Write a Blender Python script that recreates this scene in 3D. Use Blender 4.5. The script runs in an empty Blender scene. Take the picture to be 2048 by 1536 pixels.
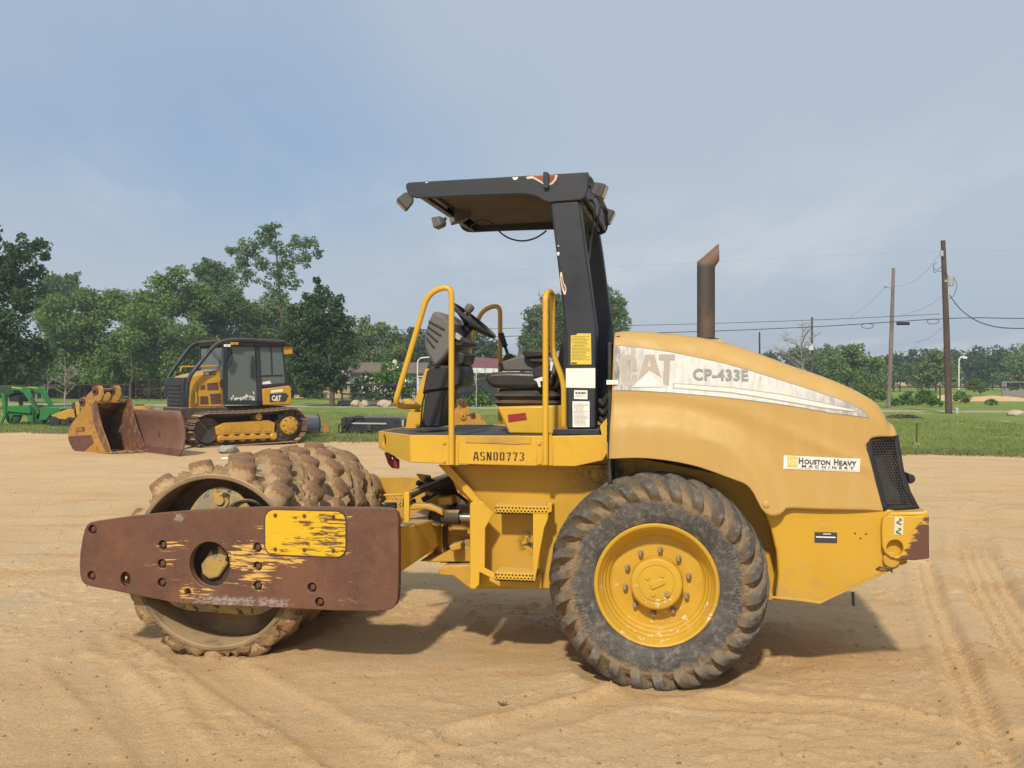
import bpy, bmesh, math, random
import numpy as np
from mathutils import Vector, Matrix, geometry
random.seed(7)
rnd = random.Random(11)
SC = bpy.context.scene
COL = SC.collection
PI = math.pi

# ------------------------------------------------------------------ camera
F = 1950.0; H = 1.74; YH = 760.0          # focal length (px of a 2048 wide frame), eye height, horizon row
cam_d = bpy.data.cameras.new('camera'); cam = bpy.data.objects.new('camera', cam_d); COL.objects.link(cam)
cam.location = (0, 0, H); cam.rotation_euler = (PI/2, 0, 0)
cam_d.sensor_width = 36; cam_d.lens = F/2048*36
cam_d.shift_y = -(768-YH)/2048
cam_d.clip_start = 0.05; cam_d.clip_end = 3000
SC.camera = cam

# ------------------------------------------------------------------ sun and sky
SUN_EL, SUN_AZ = 41.0, 12.0                 # elevation; degrees left of straight behind the camera
el, az = math.radians(SUN_EL), math.radians(SUN_AZ)
to_sun = Vector((-math.sin(az)*math.cos(el), -math.cos(az)*math.cos(el), math.sin(el)))
sd = bpy.data.lights.new('sun', 'SUN'); sd.energy = 3.45; sd.angle = math.radians(3.0); sd.color = (1.0, 0.90, 0.74)
sun = bpy.data.objects.new('sun', sd); COL.objects.link(sun)
sun.rotation_euler = (-to_sun).to_track_quat('-Z', 'Y').to_euler(); sun.location = (0, 0, 60)

W = bpy.data.worlds.new('World'); SC.world = W; W.use_nodes = True
nt = W.node_tree; nt.nodes.clear()
def wn(t, **k):
    n = nt.nodes.new(t)
    for a, b in k.items(): setattr(n, a, b)
    return n
sky = wn('ShaderNodeTexSky', sky_type='NISHITA', sun_disc=False, sun_elevation=el, sun_rotation=PI+az,
         air_density=1.0, dust_density=2.4, ozone_density=2.2)
tcw = wn('ShaderNodeTexCoord'); sep = wn('ShaderNodeSeparateXYZ'); nt.links.new(tcw.outputs['Generated'], sep.inputs[0])
def wm(op, a, b=None, c=None, clamp=False):
    n = wn('ShaderNodeMath', operation=op, use_clamp=clamp)
    for i, x in enumerate((a, b, c)):
        if x is None: continue
        if isinstance(x, (int, float)): n.inputs[i].default_value = x
        else: nt.links.new(x, n.inputs[i])
    return n.outputs[0]
zz = wm('ADD', wm('MAXIMUM', sep.outputs[2], 0.0), 0.16)
cx = wm('DIVIDE', sep.outputs[0], zz); cy = wm('DIVIDE', sep.outputs[1], zz)
comb = wn('ShaderNodeCombineXYZ'); nt.links.new(cx, comb.inputs[0]); nt.links.new(cy, comb.inputs[1])
def wnoise(scale, detail, rough, vec, dist=0.0, loc=(0, 0, 0), rot=0.0, sc=(1, 1, 1)):
    mp = wn('ShaderNodeMapping'); mp.inputs['Location'].default_value = loc; mp.inputs['Rotation'].default_value = (0, 0, rot); mp.inputs['Scale'].default_value = sc
    nt.links.new(vec, mp.inputs[0])
    n = wn('ShaderNodeTexNoise'); n.inputs['Scale'].default_value = scale; n.inputs['Detail'].default_value = detail
    n.inputs['Roughness'].default_value = rough; n.inputs['Distortion'].default_value = dist
    nt.links.new(mp.outputs[0], n.inputs['Vector']); return n.outputs['Fac']
def wramp(f, lo, hi):
    n = wn('ShaderNodeMapRange'); n.interpolation_type = 'SMOOTHSTEP'
    n.inputs[1].default_value = lo; n.inputs[2].default_value = hi
    nt.links.new(f, n.inputs[0]); return n.outputs[0]
veil = wramp(wnoise(0.42, 3, 0.45, comb.outputs[0], 0.5, (2.2, 7.7, 0), -0.6, (1.0, 0.45, 1)), 0.30, 0.58)   # broad thin veil
puff = wramp(wnoise(1.3, 6, 0.55, comb.outputs[0], 0.2, (1.7, 2.2, 0), 0.0, (0.9, 0.42, 1)), 0.50, 0.68)    # small soft clouds
low = wramp(sep.outputs[2], 0.30, 0.06)                                                                         # small clouds sit low over the land
puff = wm('MULTIPLY', puff, wm('MULTIPLY_ADD', low, 0.8, 0.05))
def wmix(f, a, b):
    n = wn('ShaderNodeMix', data_type='RGBA'); n.blend_type = 'MIX'
    if isinstance(f, float): n.inputs[0].default_value = f
    else: nt.links.new(f, n.inputs[0])
    for s, x in ((6, a), (7, b)):
        if isinstance(x, tuple): n.inputs[s].default_value = (*x, 1)
        else: nt.links.new(x, n.inputs[s])
    return n.outputs[2]
SKYV = (4.62, 5.25, 6.05)
col = wmix(0.72, sky.outputs[0], (3.00, 4.35, 6.20))                 # hazy summer air evens the blue out
col = wmix(wm('MULTIPLY', veil, 0.78), col, SKYV)
hz = wramp(sep.outputs[2], 0.24, 0.0)
col = wmix(wm('MULTIPLY', hz, 0.65), col, (4.95, 5.50, 6.05))
col = wmix(wm('MULTIPLY', puff, 0.65), col, (6.5, 6.75, 7.1))
bg = wn('ShaderNodeBackground'); bg.inputs[1].default_value = 0.100
nt.links.new(col, bg.inputs[0]); wo = wn('ShaderNodeOutputWorld'); nt.links.new(bg.outputs[0], wo.inputs[0])

SC.view_settings.view_transform = 'Standard'; SC.view_settings.look = 'None'
SC.view_settings.exposure = 0.12; SC.view_settings.gamma = 1.0
SC.render.engine = 'CYCLES'; SC.cycles.use_denoising = True; SC.cycles.denoiser = 'OPENIMAGEDENOISE'; SC.cycles.denoising_input_passes = 'RGB_ALBEDO_NORMAL'; SC.cycles.denoising_prefilter = 'NONE'
SC.cycles.max_bounces = 6; SC.cycles.transparent_max_bounces = 8; SC.cycles.caustics_reflective = False; SC.cycles.caustics_refractive = False
SC.render.film_transparent = False

# ------------------------------------------------------------------ pixel helpers
def at(px, py, D):                          # photo pixel at depth D -> world point
    return Vector(((px-1024)/F*D, D, H+(YH-py)/F*D))
def gnd(px, py, z=0.0):                     # photo pixel that shows the ground
    return at(px, py, (H-z)*F/(py-YH))
def hgt(py, D): return H+(YH-py)/F*D

# ------------------------------------------------------------------ scene helpers
def thing(name, label, cat, loc=(0, 0, 0), rotz=0.0, group=None):
    o = bpy.data.objects.new(name, None); COL.objects.link(o); o.empty_display_size = 0.2
    o.location = loc; o.rotation_euler = (0, 0, rotz)
    o['label'] = label; o['category'] = cat
    if group: o['group'] = group
    return o
def tag(o, label, cat, group=None):
    o['label'] = label; o['category'] = cat
    if group: o['group'] = group
    return o
def struct(o): o['kind'] = 'structure'; return o
def stuff(o, label=None, cat=None):
    o['kind'] = 'stuff'
    if label: o['label'] = label; o['category'] = cat
    return o
def copyo(o, parent, mw=None):
    c = o.copy(); COL.objects.link(c); c.parent = parent
    if mw is not None: c.matrix_local = mw
    return c
def copy_tree(o, parent=None):
    c = o.copy(); COL.objects.link(c); c.parent = parent
    for ch in o.children: copy_tree(ch, c)
    return c
def sm(a, b, x):
    t = np.clip((x-a)/(b-a), 0, 1); return t*t*(3-2*t)

class MB:
    def __init__(s): s.v = []; s.f = []
    def add(s, vs, fs):
        b = len(s.v); s.v += [tuple(p) for p in vs]; s.f += [tuple(i+b for i in q) for q in fs]; return s
    def hexa(s, p):                          # 8 points: bottom 4 ccw, top 4 ccw
        return s.add(p, [(3, 2, 1, 0), (4, 5, 6, 7), (0, 1, 5, 4), (1, 2, 6, 5), (2, 3, 7, 6), (3, 0, 4, 7)])
    def box(s, c, d, M=None):
        x, y, z = d[0]/2, d[1]/2, d[2]/2
        p = [Vector(q) for q in ((-x, -y, -z), (x, -y, -z), (x, y, -z), (-x, y, -z), (-x, -y, z), (x, -y, z), (x, y, z), (-x, y, z))]
        if M is not None: p = [M @ q for q in p]
        return s.hexa([q+Vector(c) for q in p])
    def b2(s, a, b):                         # box from corner to corner
        return s.box([(a[i]+b[i])/2 for i in range(3)], [abs(b[i]-a[i]) for i in range(3)])
    def tube(s, pts, r, n=10, closed=False, cap=True, squash=None):
        P = [Vector(p) for p in pts]; m = len(P)
        R = list(r) if hasattr(r, '__len__') else [r]*m
        T = []
        for i in range(m):
            a = P[(i-1) % m] if (closed or i) else P[0]; b = P[(i+1) % m] if (closed or i < m-1) else P[m-1]
            T.append((b-a).normalized())
        u = T[0].orthogonal().normalized(); vs = []
        for i in range(m):
            u = (u-T[i]*u.dot(T[i]))
            if u.length < 1e-6: u = T[i].orthogonal()
            u.normalize(); w = T[i].cross(u)
            for k in range(n):
                a = 2*PI*k/n; vs.append(P[i]+(u*math.cos(a)+w*math.sin(a))*R[i])
        fs = []
        for i in range(m if closed else m-1):
            j = (i+1) % m
            for k in range(n):
                l = (k+1) % n; fs.append((i*n+k, i*n+l, j*n+l, j*n+k))
        if cap and not closed:
            fs.append(tuple(range(n-1, -1, -1))); fs.append(tuple((m-1)*n+k for k in range(n)))
        return s.add(vs, fs)
    def cyl(s, a, b, r, r2=None, n=16): return s.tube([a, b], [r, r if r2 is None else r2], n)
    def lathe(s, prof, o, ax, n=32, cap=False, ref=None, a0=0.0, a1=2*PI):      # prof: (radius, distance along axis)
        o = Vector(o); ax = Vector(ax).normalized(); u = Vector(ref) if ref else ax.orthogonal().normalized(); w = ax.cross(u)
        full = abs(a1-a0-2*PI) < 1e-6; na = n if full else n+1; vs = []
        for r, h in prof:
            for k in range(na):
                a = a0+(a1-a0)*k/n; vs.append(o+ax*h+(u*math.cos(a)+w*math.sin(a))*r)
        fs = []
        for i in range(len(prof)-1):
            for k in range(n):
                l = (k+1) % na; fs.append((i*na+k, i*na+l, (i+1)*na+l, (i+1)*na+k))
        if cap and full:
            fs.append(tuple(range(na-1, -1, -1))); fs.append(tuple((len(prof)-1)*na+k for k in range(na)))
        return s.add(vs, fs)
    def prism(s, out, y0, y1, holes=(), fn=None):     # outline (x, z) extruded from y0 to y1; fn maps (x, y, z)
        loops = [list(out)]+[list(h) for h in holes]
        flat = [p for L in loops for p in L]; n = len(flat)
        fn = fn or (lambda x, y, z: (x, y, z))
        vs = [fn(p[0], y0, p[1]) for p in flat]+[fn(p[0], y1, p[1]) for p in flat]
        if holes:
            tri = tess(loops)
            fs = [tuple(t) for t in tri]+[tuple(i+n for i in reversed(t)) for t in tri]
        else:
            fs = [tuple(range(n)), tuple(range(2*n-1, n-1, -1))]
        b = 0
        for L in loops:
            m = len(L)
            for i in range(m):
                j = (i+1) % m; fs.append((b+i, b+n+i, b+n+j, b+j))
            b += m
        return s.add(vs, fs)
    def build(s, name, mat, parent=None, bevel=0.0, seg=2, angle=35, fix=True, loc=None, smooth=True):
        me = bpy.data.meshes.new(name); me.from_pydata(s.v, [], s.f)
        if fix:
            bm = bmesh.new(); bm.from_mesh(me); bmesh.ops.recalc_face_normals(bm, faces=bm.faces); bm.to_mesh(me); bm.free()
        if smooth:
            me.shade_smooth(); me.set_sharp_from_angle(angle=math.radians(angle))
        me.materials.append(mat)
        o = bpy.data.objects.new(name, me); COL.objects.link(o); o.parent = parent
        if loc is not None: o.location = loc
        if bevel > 0:
            md = o.modifiers.new('bevel', 'BEVEL'); md.width = bevel; md.segments = seg; md.limit_method = 'ANGLE'; md.angle_limit = math.radians(40)
            md.harden_normals = False
        return o

def in_poly(p, P):
    c = False; n = len(P)
    for i in range(n):
        a, b = P[i], P[(i+1) % n]
        if (a[1] > p[1]) != (b[1] > p[1]) and p[0] < (b[0]-a[0])*(p[1]-a[1])/(b[1]-a[1])+a[0]: c = not c
    return c
def tess(loops):                             # triangles inside the first loop and outside the others
    flat = [Vector((p[0], p[1])) for L in loops for p in L]; ed = []; b = 0
    for L in loops:
        ed += [(b+i, b+(i+1) % len(L)) for i in range(len(L))]; b += len(L)
    vo, eo, fo, ov, oe, of = geometry.delaunay_2d_cdt(flat, ed, [], 0, 1e-7)
    out = []
    for f in fo:
        c = (sum(vo[i][0] for i in f)/3, sum(vo[i][1] for i in f)/3)
        if in_poly(c, loops[0]) and not any(in_poly(c, h) for h in loops[1:]) and all(ov[i] for i in f): out.append(tuple(ov[i][0] for i in f))
    return out
def circ(c, r, n=24, ry=None): 
    ry = r if ry is None else ry
    return [(c[0]+r*math.cos(2*PI*k/n), c[1]+ry*math.sin(2*PI*k/n)) for k in range(n)]
def rrect(x0, z0, x1, z1, r, n=5):
    P = []
    for cx_, cz_, a in ((x1-r, z1-r, 0), (x0+r, z1-r, PI/2), (x0+r, z0+r, PI), (x1-r, z0+r, 1.5*PI)):
        for k in range(n+1):
            t = a+PI/2*k/n; P.append((cx_+r*math.cos(t), cz_+r*math.sin(t)))
    return P
def curve(P, n=8, closed=False):             # Catmull-Rom through points
    P = [Vector(p) for p in P]; m = len(P); out = []
    for i in range(m if closed else m-1):
        p0 = P[(i-1) % m] if (closed or i) else P[0]; p1 = P[i]; p2 = P[(i+1) % m]; p3 = P[(i+2) % m] if (closed or i < m-2) else P[m-1]
        for k in range(n):
            t = k/n; out.append(0.5*((2*p1)+(p2-p0)*t+(2*p0-5*p1+4*p2-p3)*t*t+(3*p1-p0-3*p2+p3)*t**3))
    if not closed: out.append(P[-1])
    return out
def fillet(P, r, n=6):                        # polyline with rounded bends
    P = [Vector(p) for p in P]; out = [P[0]]
    for i in range(1, len(P)-1):
        a = (P[i-1]-P[i]); b = (P[i+1]-P[i]); d = min(r, a.length*0.49, b.length*0.49)
        p0 = P[i]+a.normalized()*d; p2 = P[i]+b.normalized()*d
        for k in range(n+1):
            t = k/n; out.append(p0*(1-t)**2+P[i]*2*t*(1-t)+p2*t*t)
    out.append(P[-1]); return out

def text_geo(s, size, bold=0.0, shear=0.0, space=1.0):
    cu = bpy.data.curves.new('t', 'FONT'); cu.body = s; cu.size = size; cu.offset = bold; cu.shear = shear; cu.space_character = space
    cu.resolution_u = 3; cu.fill_mode = 'FRONT'
    ob = bpy.data.objects.new('t', cu); COL.objects.link(ob)
    me = bpy.data.meshes.new_from_object(ob)
    vs = [tuple(v.co) for v in me.vertices]; fs = [tuple(p.vertices) for p in me.polygons]
    bpy.data.objects.remove(ob); bpy.data.curves.remove(cu); bpy.data.meshes.remove(me)
    return vs, fs
def text_fit(s, x0, z0, x1, z1, fn, bold=0.0, space=1.0):   # letters stretched into a box, fn maps (u, v) to a point
    vs, fs = text_geo(s, 1.0, bold, 0, space)
    xs = [v[0] for v in vs]; ys = [v[1] for v in vs]; ax, bx, ay, by = min(xs), max(xs), min(ys), max(ys)
    return [fn(x0+(v[0]-ax)/(bx-ax)*(x1-x0), z0+(v[1]-ay)/(by-ay)*(z1-z0)) for v in vs], fs

# ------------------------------------------------------------------ numpy noise
def vnoise(x, y, seed=0):
    xi = np.floor(x).astype(np.int64); yi = np.floor(y).astype(np.int64); fx = x-xi; fy = y-yi
    def h(a, b):
        n = (a*374761393+b*668265263+seed*974711) & 0xFFFFFFFF
        n = ((n ^ (n >> 13))*1274126177) & 0xFFFFFFFF
        return ((n ^ (n >> 16)) & 0xFFFF)/65535.0
    u = fx*fx*(3-2*fx); w = fy*fy*(3-2*fy)
    return (h(xi, yi)*(1-u)+h(xi+1, yi)*u)*(1-w)+(h(xi, yi+1)*(1-u)+h(xi+1, yi+1)*u)*w
def fbm(x, y, oct=4, seed=0, gain=0.5):
    a = 1.0; t = 0; s = 0
    for o in range(oct):
        s = s+a*vnoise(x*2**o+o*17.3, y*2**o-o*9.1, seed+o); t += a; a *= gain
    return s/t
# ------------------------------------------------------------------ materials
class NT:
    def __init__(s, name):
        s.m = bpy.data.materials.new(name); s.m.use_nodes = True; s.t = s.m.node_tree; s.b = s.t.nodes['Principled BSDF']
        s.tc = s.n('ShaderNodeTexCoord'); s.obj = s.tc.outputs['Object']
    def n(s, t, **k):
        q = s.t.nodes.new(t)
        for a, b in k.items(): setattr(q, a, b)
        return q
    def put(s, sock, x):
        if x is None: return
        if isinstance(x, bpy.types.NodeSocket): s.t.links.new(x, sock)
        elif isinstance(x, (tuple, list)) and len(x) == 3 and sock.type == 'RGBA': sock.default_value = (*x, 1)
        else: sock.default_value = x
    def math(s, op, a, b=None, c=None, clamp=False):
        q = s.n('ShaderNodeMath', operation=op, use_clamp=clamp)
        for i, x in enumerate((a, b, c)): s.put(q.inputs[i], x)
        return q.outputs[0]
    def map(s, vec=None, scale=(1, 1, 1), loc=(0, 0, 0), rot=(0, 0, 0)):
        q = s.n('ShaderNodeMapping'); s.put(q.inputs[0], vec or s.obj); q.inputs['Location'].default_value = loc
        q.inputs['Rotation'].default_value = rot; q.inputs['Scale'].default_value = scale; return q.outputs[0]
    def noise(s, scale, detail=5, rough=0.55, vec=None, dist=0.0):
        q = s.n('ShaderNodeTexNoise'); s.put(q.inputs['Vector'], vec or s.obj); q.inputs['Scale'].default_value = scale
        q.inputs['Detail'].default_value = detail; q.inputs['Roughness'].default_value = rough; q.inputs['Distortion'].default_value = dist
        return q.outputs['Fac']
    def vor(s, scale, vec=None, feature='F1', out='Distance'):
        q = s.n('ShaderNodeTexVoronoi'); q.feature = feature; s.put(q.inputs['Vector'], vec or s.obj); q.inputs['Scale'].default_value = scale
        return q.outputs[out]
    def ramp(s, f, lo, hi, a=0.0, b=1.0):
        q = s.n('ShaderNodeMapRange'); q.interpolation_type = 'SMOOTHSTEP'; s.put(q.inputs[0], f)
        q.inputs[1].default_value = lo; q.inputs[2].default_value = hi; q.inputs[3].default_value = a; q.inputs[4].default_value = b
        return q.outputs[0]
    def mix(s, f, a, b, blend='MIX'):
        q = s.n('ShaderNodeMix', data_type='RGBA'); q.blend_type = blend; s.put(q.inputs[0], f); s.put(q.inputs[6], a); s.put(q.inputs[7], b)
        return q.outputs[2]
    def sep(s, vec=None):
        q = s.n('ShaderNodeSeparateXYZ'); s.put(q.inputs[0], vec or s.obj); return q.outputs
    def blob(s, c, r, soft=0.5, vec=None):         # 1 inside an ellipsoid round c, 0 outside
        q = s.map(vec, tuple(1/x for x in r), tuple(-c[i]/r[i] for i in range(3)))
        l = s.n('ShaderNodeVectorMath', operation='LENGTH'); s.put(l.inputs[0], q)
        return s.ramp(l.outputs['Value'], 1.0, 1.0-soft)
    def bump(s, f, strength=0.3, dist=0.01, prev=None):
        q = s.n('ShaderNodeBump'); q.inputs['Strength'].default_value = strength; q.inputs['Distance'].default_value = dist
        s.put(q.inputs['Height'], f)
        if prev is not None: s.put(q.inputs['Normal'], prev)
        return q.outputs[0]
    def done(s, col, rough=0.6, metal=0.0, nrm=None, spec=None, **k):
        s.put(s.b.inputs['Base Color'], col); s.put(s.b.inputs['Roughness'], rough); s.put(s.b.inputs['Metallic'], metal)
        if nrm is not None: s.put(s.b.inputs['Normal'], nrm)
        if spec is not None: s.b.inputs['Specular IOR Level'].default_value = spec
        for a, b in k.items(): s.put(s.b.inputs[a.replace('_', ' ')], b)
        return s.m
def upward(t, lo=0.55, hi=0.9):
    g = t.n('ShaderNodeNewGeometry'); return t.ramp(t.sep(g.outputs['Normal'])[2], lo, hi)

SAND = (0.52, 0.36, 0.19); RUST = (0.13, 0.045, 0.025)
def paint(name, c, c2=None, rough=0.5, dirt=0.25, dirtc=(0.30, 0.20, 0.10), dust=0.35, rust=0.0, bump=0.08, fine=40, metal=0.0, sc=1.0, spec=None, wave=0.06, runs=0.0):
    t = NT(name); c2 = c2 or tuple(x*0.82 for x in c)
    col = t.mix(t.ramp(t.noise(1.7*sc, 6, 0.6), 0.35, 0.68), c, c2)
    if dirt: col = t.mix(t.math('MULTIPLY', t.ramp(t.noise(5.5*sc, 9, 0.68), 0.62-dirt*0.35, 0.80), min(0.9, 0.35+dirt)), col, dirtc)
    if dust: col = t.mix(t.math('MULTIPLY', upward(t), t.ramp(t.noise(9*sc, 7, 0.7), 0.30, 0.62, 0.15*dust, dust*1.4)), col, SAND)
    ro = t.ramp(t.noise(7*sc, 5, 0.6), 0.3, 0.7, rough-0.08, min(1, rough+0.15))
    if rust:
        rm = t.ramp(t.noise(8*sc, 12, 0.72), 0.74-rust*0.3, 0.78-rust*0.3)
        col = t.mix(rm, col, t.mix(t.noise(30*sc, 4), RUST, (0.26, 0.10, 0.04)))
    if runs: col = t.mix(t.math('MULTIPLY', t.ramp(t.noise(1.0, 8, 0.66, t.map(None, (11, 11, 1.3)), 0.3), 0.46, 0.70), runs), col, (0.62, 0.47, 0.26)); col = t.mix(t.ramp(t.noise(70, 6, 0.8), 0.60, 0.72, 0, runs*0.6), col, (0.36, 0.24, 0.11))
    nb = t.bump(t.noise(fine*sc, 6, 0.6), bump, 0.01)
    nb = t.bump(t.noise(2.2*sc, 2, 0.5), wave, 0.02, nb)
    return t.done(col, ro, metal, nb, spec)

M = {}
M['yellow'] = paint('machine_yellow', (0.655, 0.390, 0.030), (0.60, 0.345, 0.030), 0.42, 0.20, (0.33, 0.19, 0.045), 0.55, 0.03)
M['yellow_dirty'] = paint('machine_yellow_soiled', (0.58, 0.34, 0.035), (0.50, 0.285, 0.04), 0.55, 0.42, (0.30, 0.18, 0.07), 0.9, 0.10)
M['faded'] = paint('faded_hood_plastic', (0.520, 0.330, 0.094), (0.495, 0.312, 0.088), 0.55, 0.06, (0.46, 0.30, 0.14), 0.18, 0.0, 0.03, 60, wave=0.02, runs=0.15)
M['mesh_grey'] = paint('grille_mesh_grey', (0.075, 0.068, 0.06), (0.05, 0.046, 0.042), 0.55, 0.2, dust=0.2)
M['black'] = paint('black_steel', (0.018, 0.022, 0.030), (0.025, 0.029, 0.038), 0.45, 0.08, (0.07, 0.06, 0.05), 0.25, 0.0, 0.06)
M['black_plastic'] = paint('black_plastic', (0.020, 0.020, 0.022), (0.028, 0.028, 0.029), 0.50, 0.15, (0.06, 0.052, 0.044), 0.22, 0.0, 0.10)
M['vinyl'] = paint('black_vinyl', (0.022, 0.020, 0.019), (0.030, 0.027, 0.025), 0.38, 0.10, (0.06, 0.05, 0.04), 0.18, 0.0, 0.10, 70)
M['grey_plastic'] = paint('grey_plastic', (0.13, 0.13, 0.128), (0.115, 0.115, 0.113), 0.55, 0.08, (0.17, 0.14, 0.10), 0.35, 0.0, 0.06, 80)
M['rubber'] = paint('hose_rubber', (0.020, 0.019, 0.018), (0.03, 0.028, 0.026), 0.6, 0.35, (0.16, 0.11, 0.06), 0.7, 0.0, 0.15)
M['white'] = paint('white_label', (0.80, 0.79, 0.75), (0.76, 0.75, 0.71), 0.5, 0.05, (0.5, 0.45, 0.35), 0.0, 0.0, 0.02)
M['ink'] = paint('dark_ink', (0.045, 0.045, 0.05), None, 0.6, 0, dust=0, bump=0)
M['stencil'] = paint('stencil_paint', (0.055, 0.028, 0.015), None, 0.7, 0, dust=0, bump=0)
M['label_yellow'] = paint('yellow_label', (0.72, 0.55, 0.07), (0.68, 0.50, 0.06), 0.5, 0.05, dust=0, bump=0.02)
M['red'] = paint('red_paint', (0.30, 0.022, 0.025), (0.24, 0.02, 0.02), 0.5, 0.2, dust=0.2)
M['steel'] = paint('bright_steel', (0.55, 0.54, 0.52), None, 0.25, 0.1, dust=0.1, metal=0.9, bump=0.02)
M['iron'] = paint('dark_iron', (0.045, 0.034, 0.028), (0.07, 0.05, 0.036), 0.65, 0.4, (0.20, 0.13, 0.07), 0.6, 0.15, 0.2)
M['rust'] = paint('brown_rust', (0.135, 0.060, 0.040), (0.10, 0.043, 0.029), 0.62, 0.2, (0.20, 0.12, 0.07), 0.4, 0.0, 0.2)
M['rust_orange'] = paint('orange_rust', (0.34, 0.115, 0.035), (0.22, 0.07, 0.03), 0.75, 0.2, dust=0.2, bump=0.3)
M['primer'] = paint('pale_primer', (0.72, 0.62, 0.48), None, 0.7, 0, dust=0, bump=0.05)

# scuffed rust plate of the drum frame: brown with scraped yellow left round the bolts, grey scuffs below
def plate_material():
    t = NT('scraped_rusty_plate')
    col = t.mix(t.ramp(t.noise(5, 9, 0.72), 0.3, 0.7), (0.150, 0.068, 0.040), (0.102, 0.046, 0.029))
    col = t.mix(t.ramp(t.noise(2.6, 8, 0.7), 0.50, 0.66, 0, 0.6), col, (0.20, 0.088, 0.045))
    col = t.mix(t.ramp(t.noise(1.0, 8, 0.7, t.map(None, (18, 1, 2.2))), 0.54, 0.70, 0, 0.45), col, (0.075, 0.036, 0.025))
    col = t.mix(t.ramp(t.noise(60, 6, 0.75), 0.45, 0.75, 0, 0.5), col, (0.20, 0.10, 0.06))
    st = t.noise(1.0, 7, 0.62, t.map(None, (7, 1, 62)), 0.6)
    col = t.mix(t.math('MULTIPLY', t.ramp(t.noise(1.0, 6, 0.6, t.map(None, (4, 1, 16))), 0.48, 0.75), 0.25), col, (0.16, 0.078, 0.055))
    reg = None
    for c, r, s in PLATE_WEAR:
        b = t.blob(c, r, 0.75); b = t.math('MULTIPLY', b, s); reg = b if reg is None else t.math('MAXIMUM', reg, b)
    ym = t.ramp(t.math('ADD', t.math('MULTIPLY', reg, 0.34), t.math('MULTIPLY', t.math('SUBTRACT', st, 0.5), 1.5)), 0.30, 0.36)
    col = t.mix(ym, col, t.mix(t.noise(12, 4), (0.62, 0.37, 0.06), (0.66, 0.43, 0.13)))
    sc = None
    for c, r, s in PLATE_SCUFF:
        b = t.math('MULTIPLY', t.blob(c, r, 0.9), s); sc = b if sc is None else t.math('MAXIMUM', sc, b)
    gm = t.ramp(t.math('ADD', t.math('MULTIPLY', sc, 0.30), t.math('SUBTRACT', t.noise(1.0, 12, 0.8, t.map(None, (30, 1, 60))), 0.5)), 0.20, 0.36)
    col = t.mix(t.math('MULTIPLY', gm, 0.7), col, (0.40, 0.35, 0.32))
    nb = t.bump(t.noise(70, 7, 0.7), 0.18, 0.005)
    nb = t.bump(ym, 0.3, 0.003, nb)
    return t.done(col, t.ramp(st, 0.3, 0.7, 0.42, 0.66), 0.0, nb, 0.5)
def cover_material():
    t = NT('scraped_yellow_cover')
    st = t.noise(1.0, 9, 0.72, t.map(None, (8, 1, 60)), 0.6)
    big = t.ramp(t.noise(4.5, 4, 0.5), 0.38, 0.60)
    m = t.ramp(t.math('ADD', st, t.math('MULTIPLY', big, 0.12)), 0.615, 0.66)
    col = t.mix(m, t.mix(t.noise(3), (0.74, 0.47, 0.014), (0.66, 0.40, 0.012)), (0.14, 0.062, 0.030))
    return t.done(col, 0.42, 0.0, t.bump(m, 0.25, 0.003))

# mud and dust on steel
def mud_material():
    t = NT('dry_caked_mud')
    col = t.mix(t.ramp(t.noise(6, 8, 0.65), 0.3, 0.7), (0.47, 0.325, 0.175), (0.31, 0.20, 0.105))
    col = t.mix(t.ramp(t.noise(22, 6, 0.7), 0.55, 0.75), col, (0.58, 0.44, 0.26))
    nb = t.bump(t.noise(26, 9, 0.72), 0.9, 0.03); nb = t.bump(t.vor(14), 0.5, 0.02, nb)
    return t.done(col, 0.95, 0.0, nb, 0.2)
def pad_material():
    t = NT('rusty_pad_steel')
    up = upward(t, -0.2, 0.9)
    col = t.mix(t.ramp(t.noise(30, 8, 0.7), 0.35, 0.65), (0.26, 0.150, 0.082), (0.20, 0.115, 0.065))
    col = t.mix(t.ramp(t.math('ADD', t.noise(26, 9, 0.75), t.ramp(t.sep()[2], 0.09, 0.03, 0.0, 0.18)), 0.50, 0.64), col, (0.45, 0.315, 0.175))
    nb = t.bump(t.noise(60, 8, 0.7), 0.5, 0.008)
    return t.done(col, 0.85, 0.0, nb, 0.3)
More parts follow.
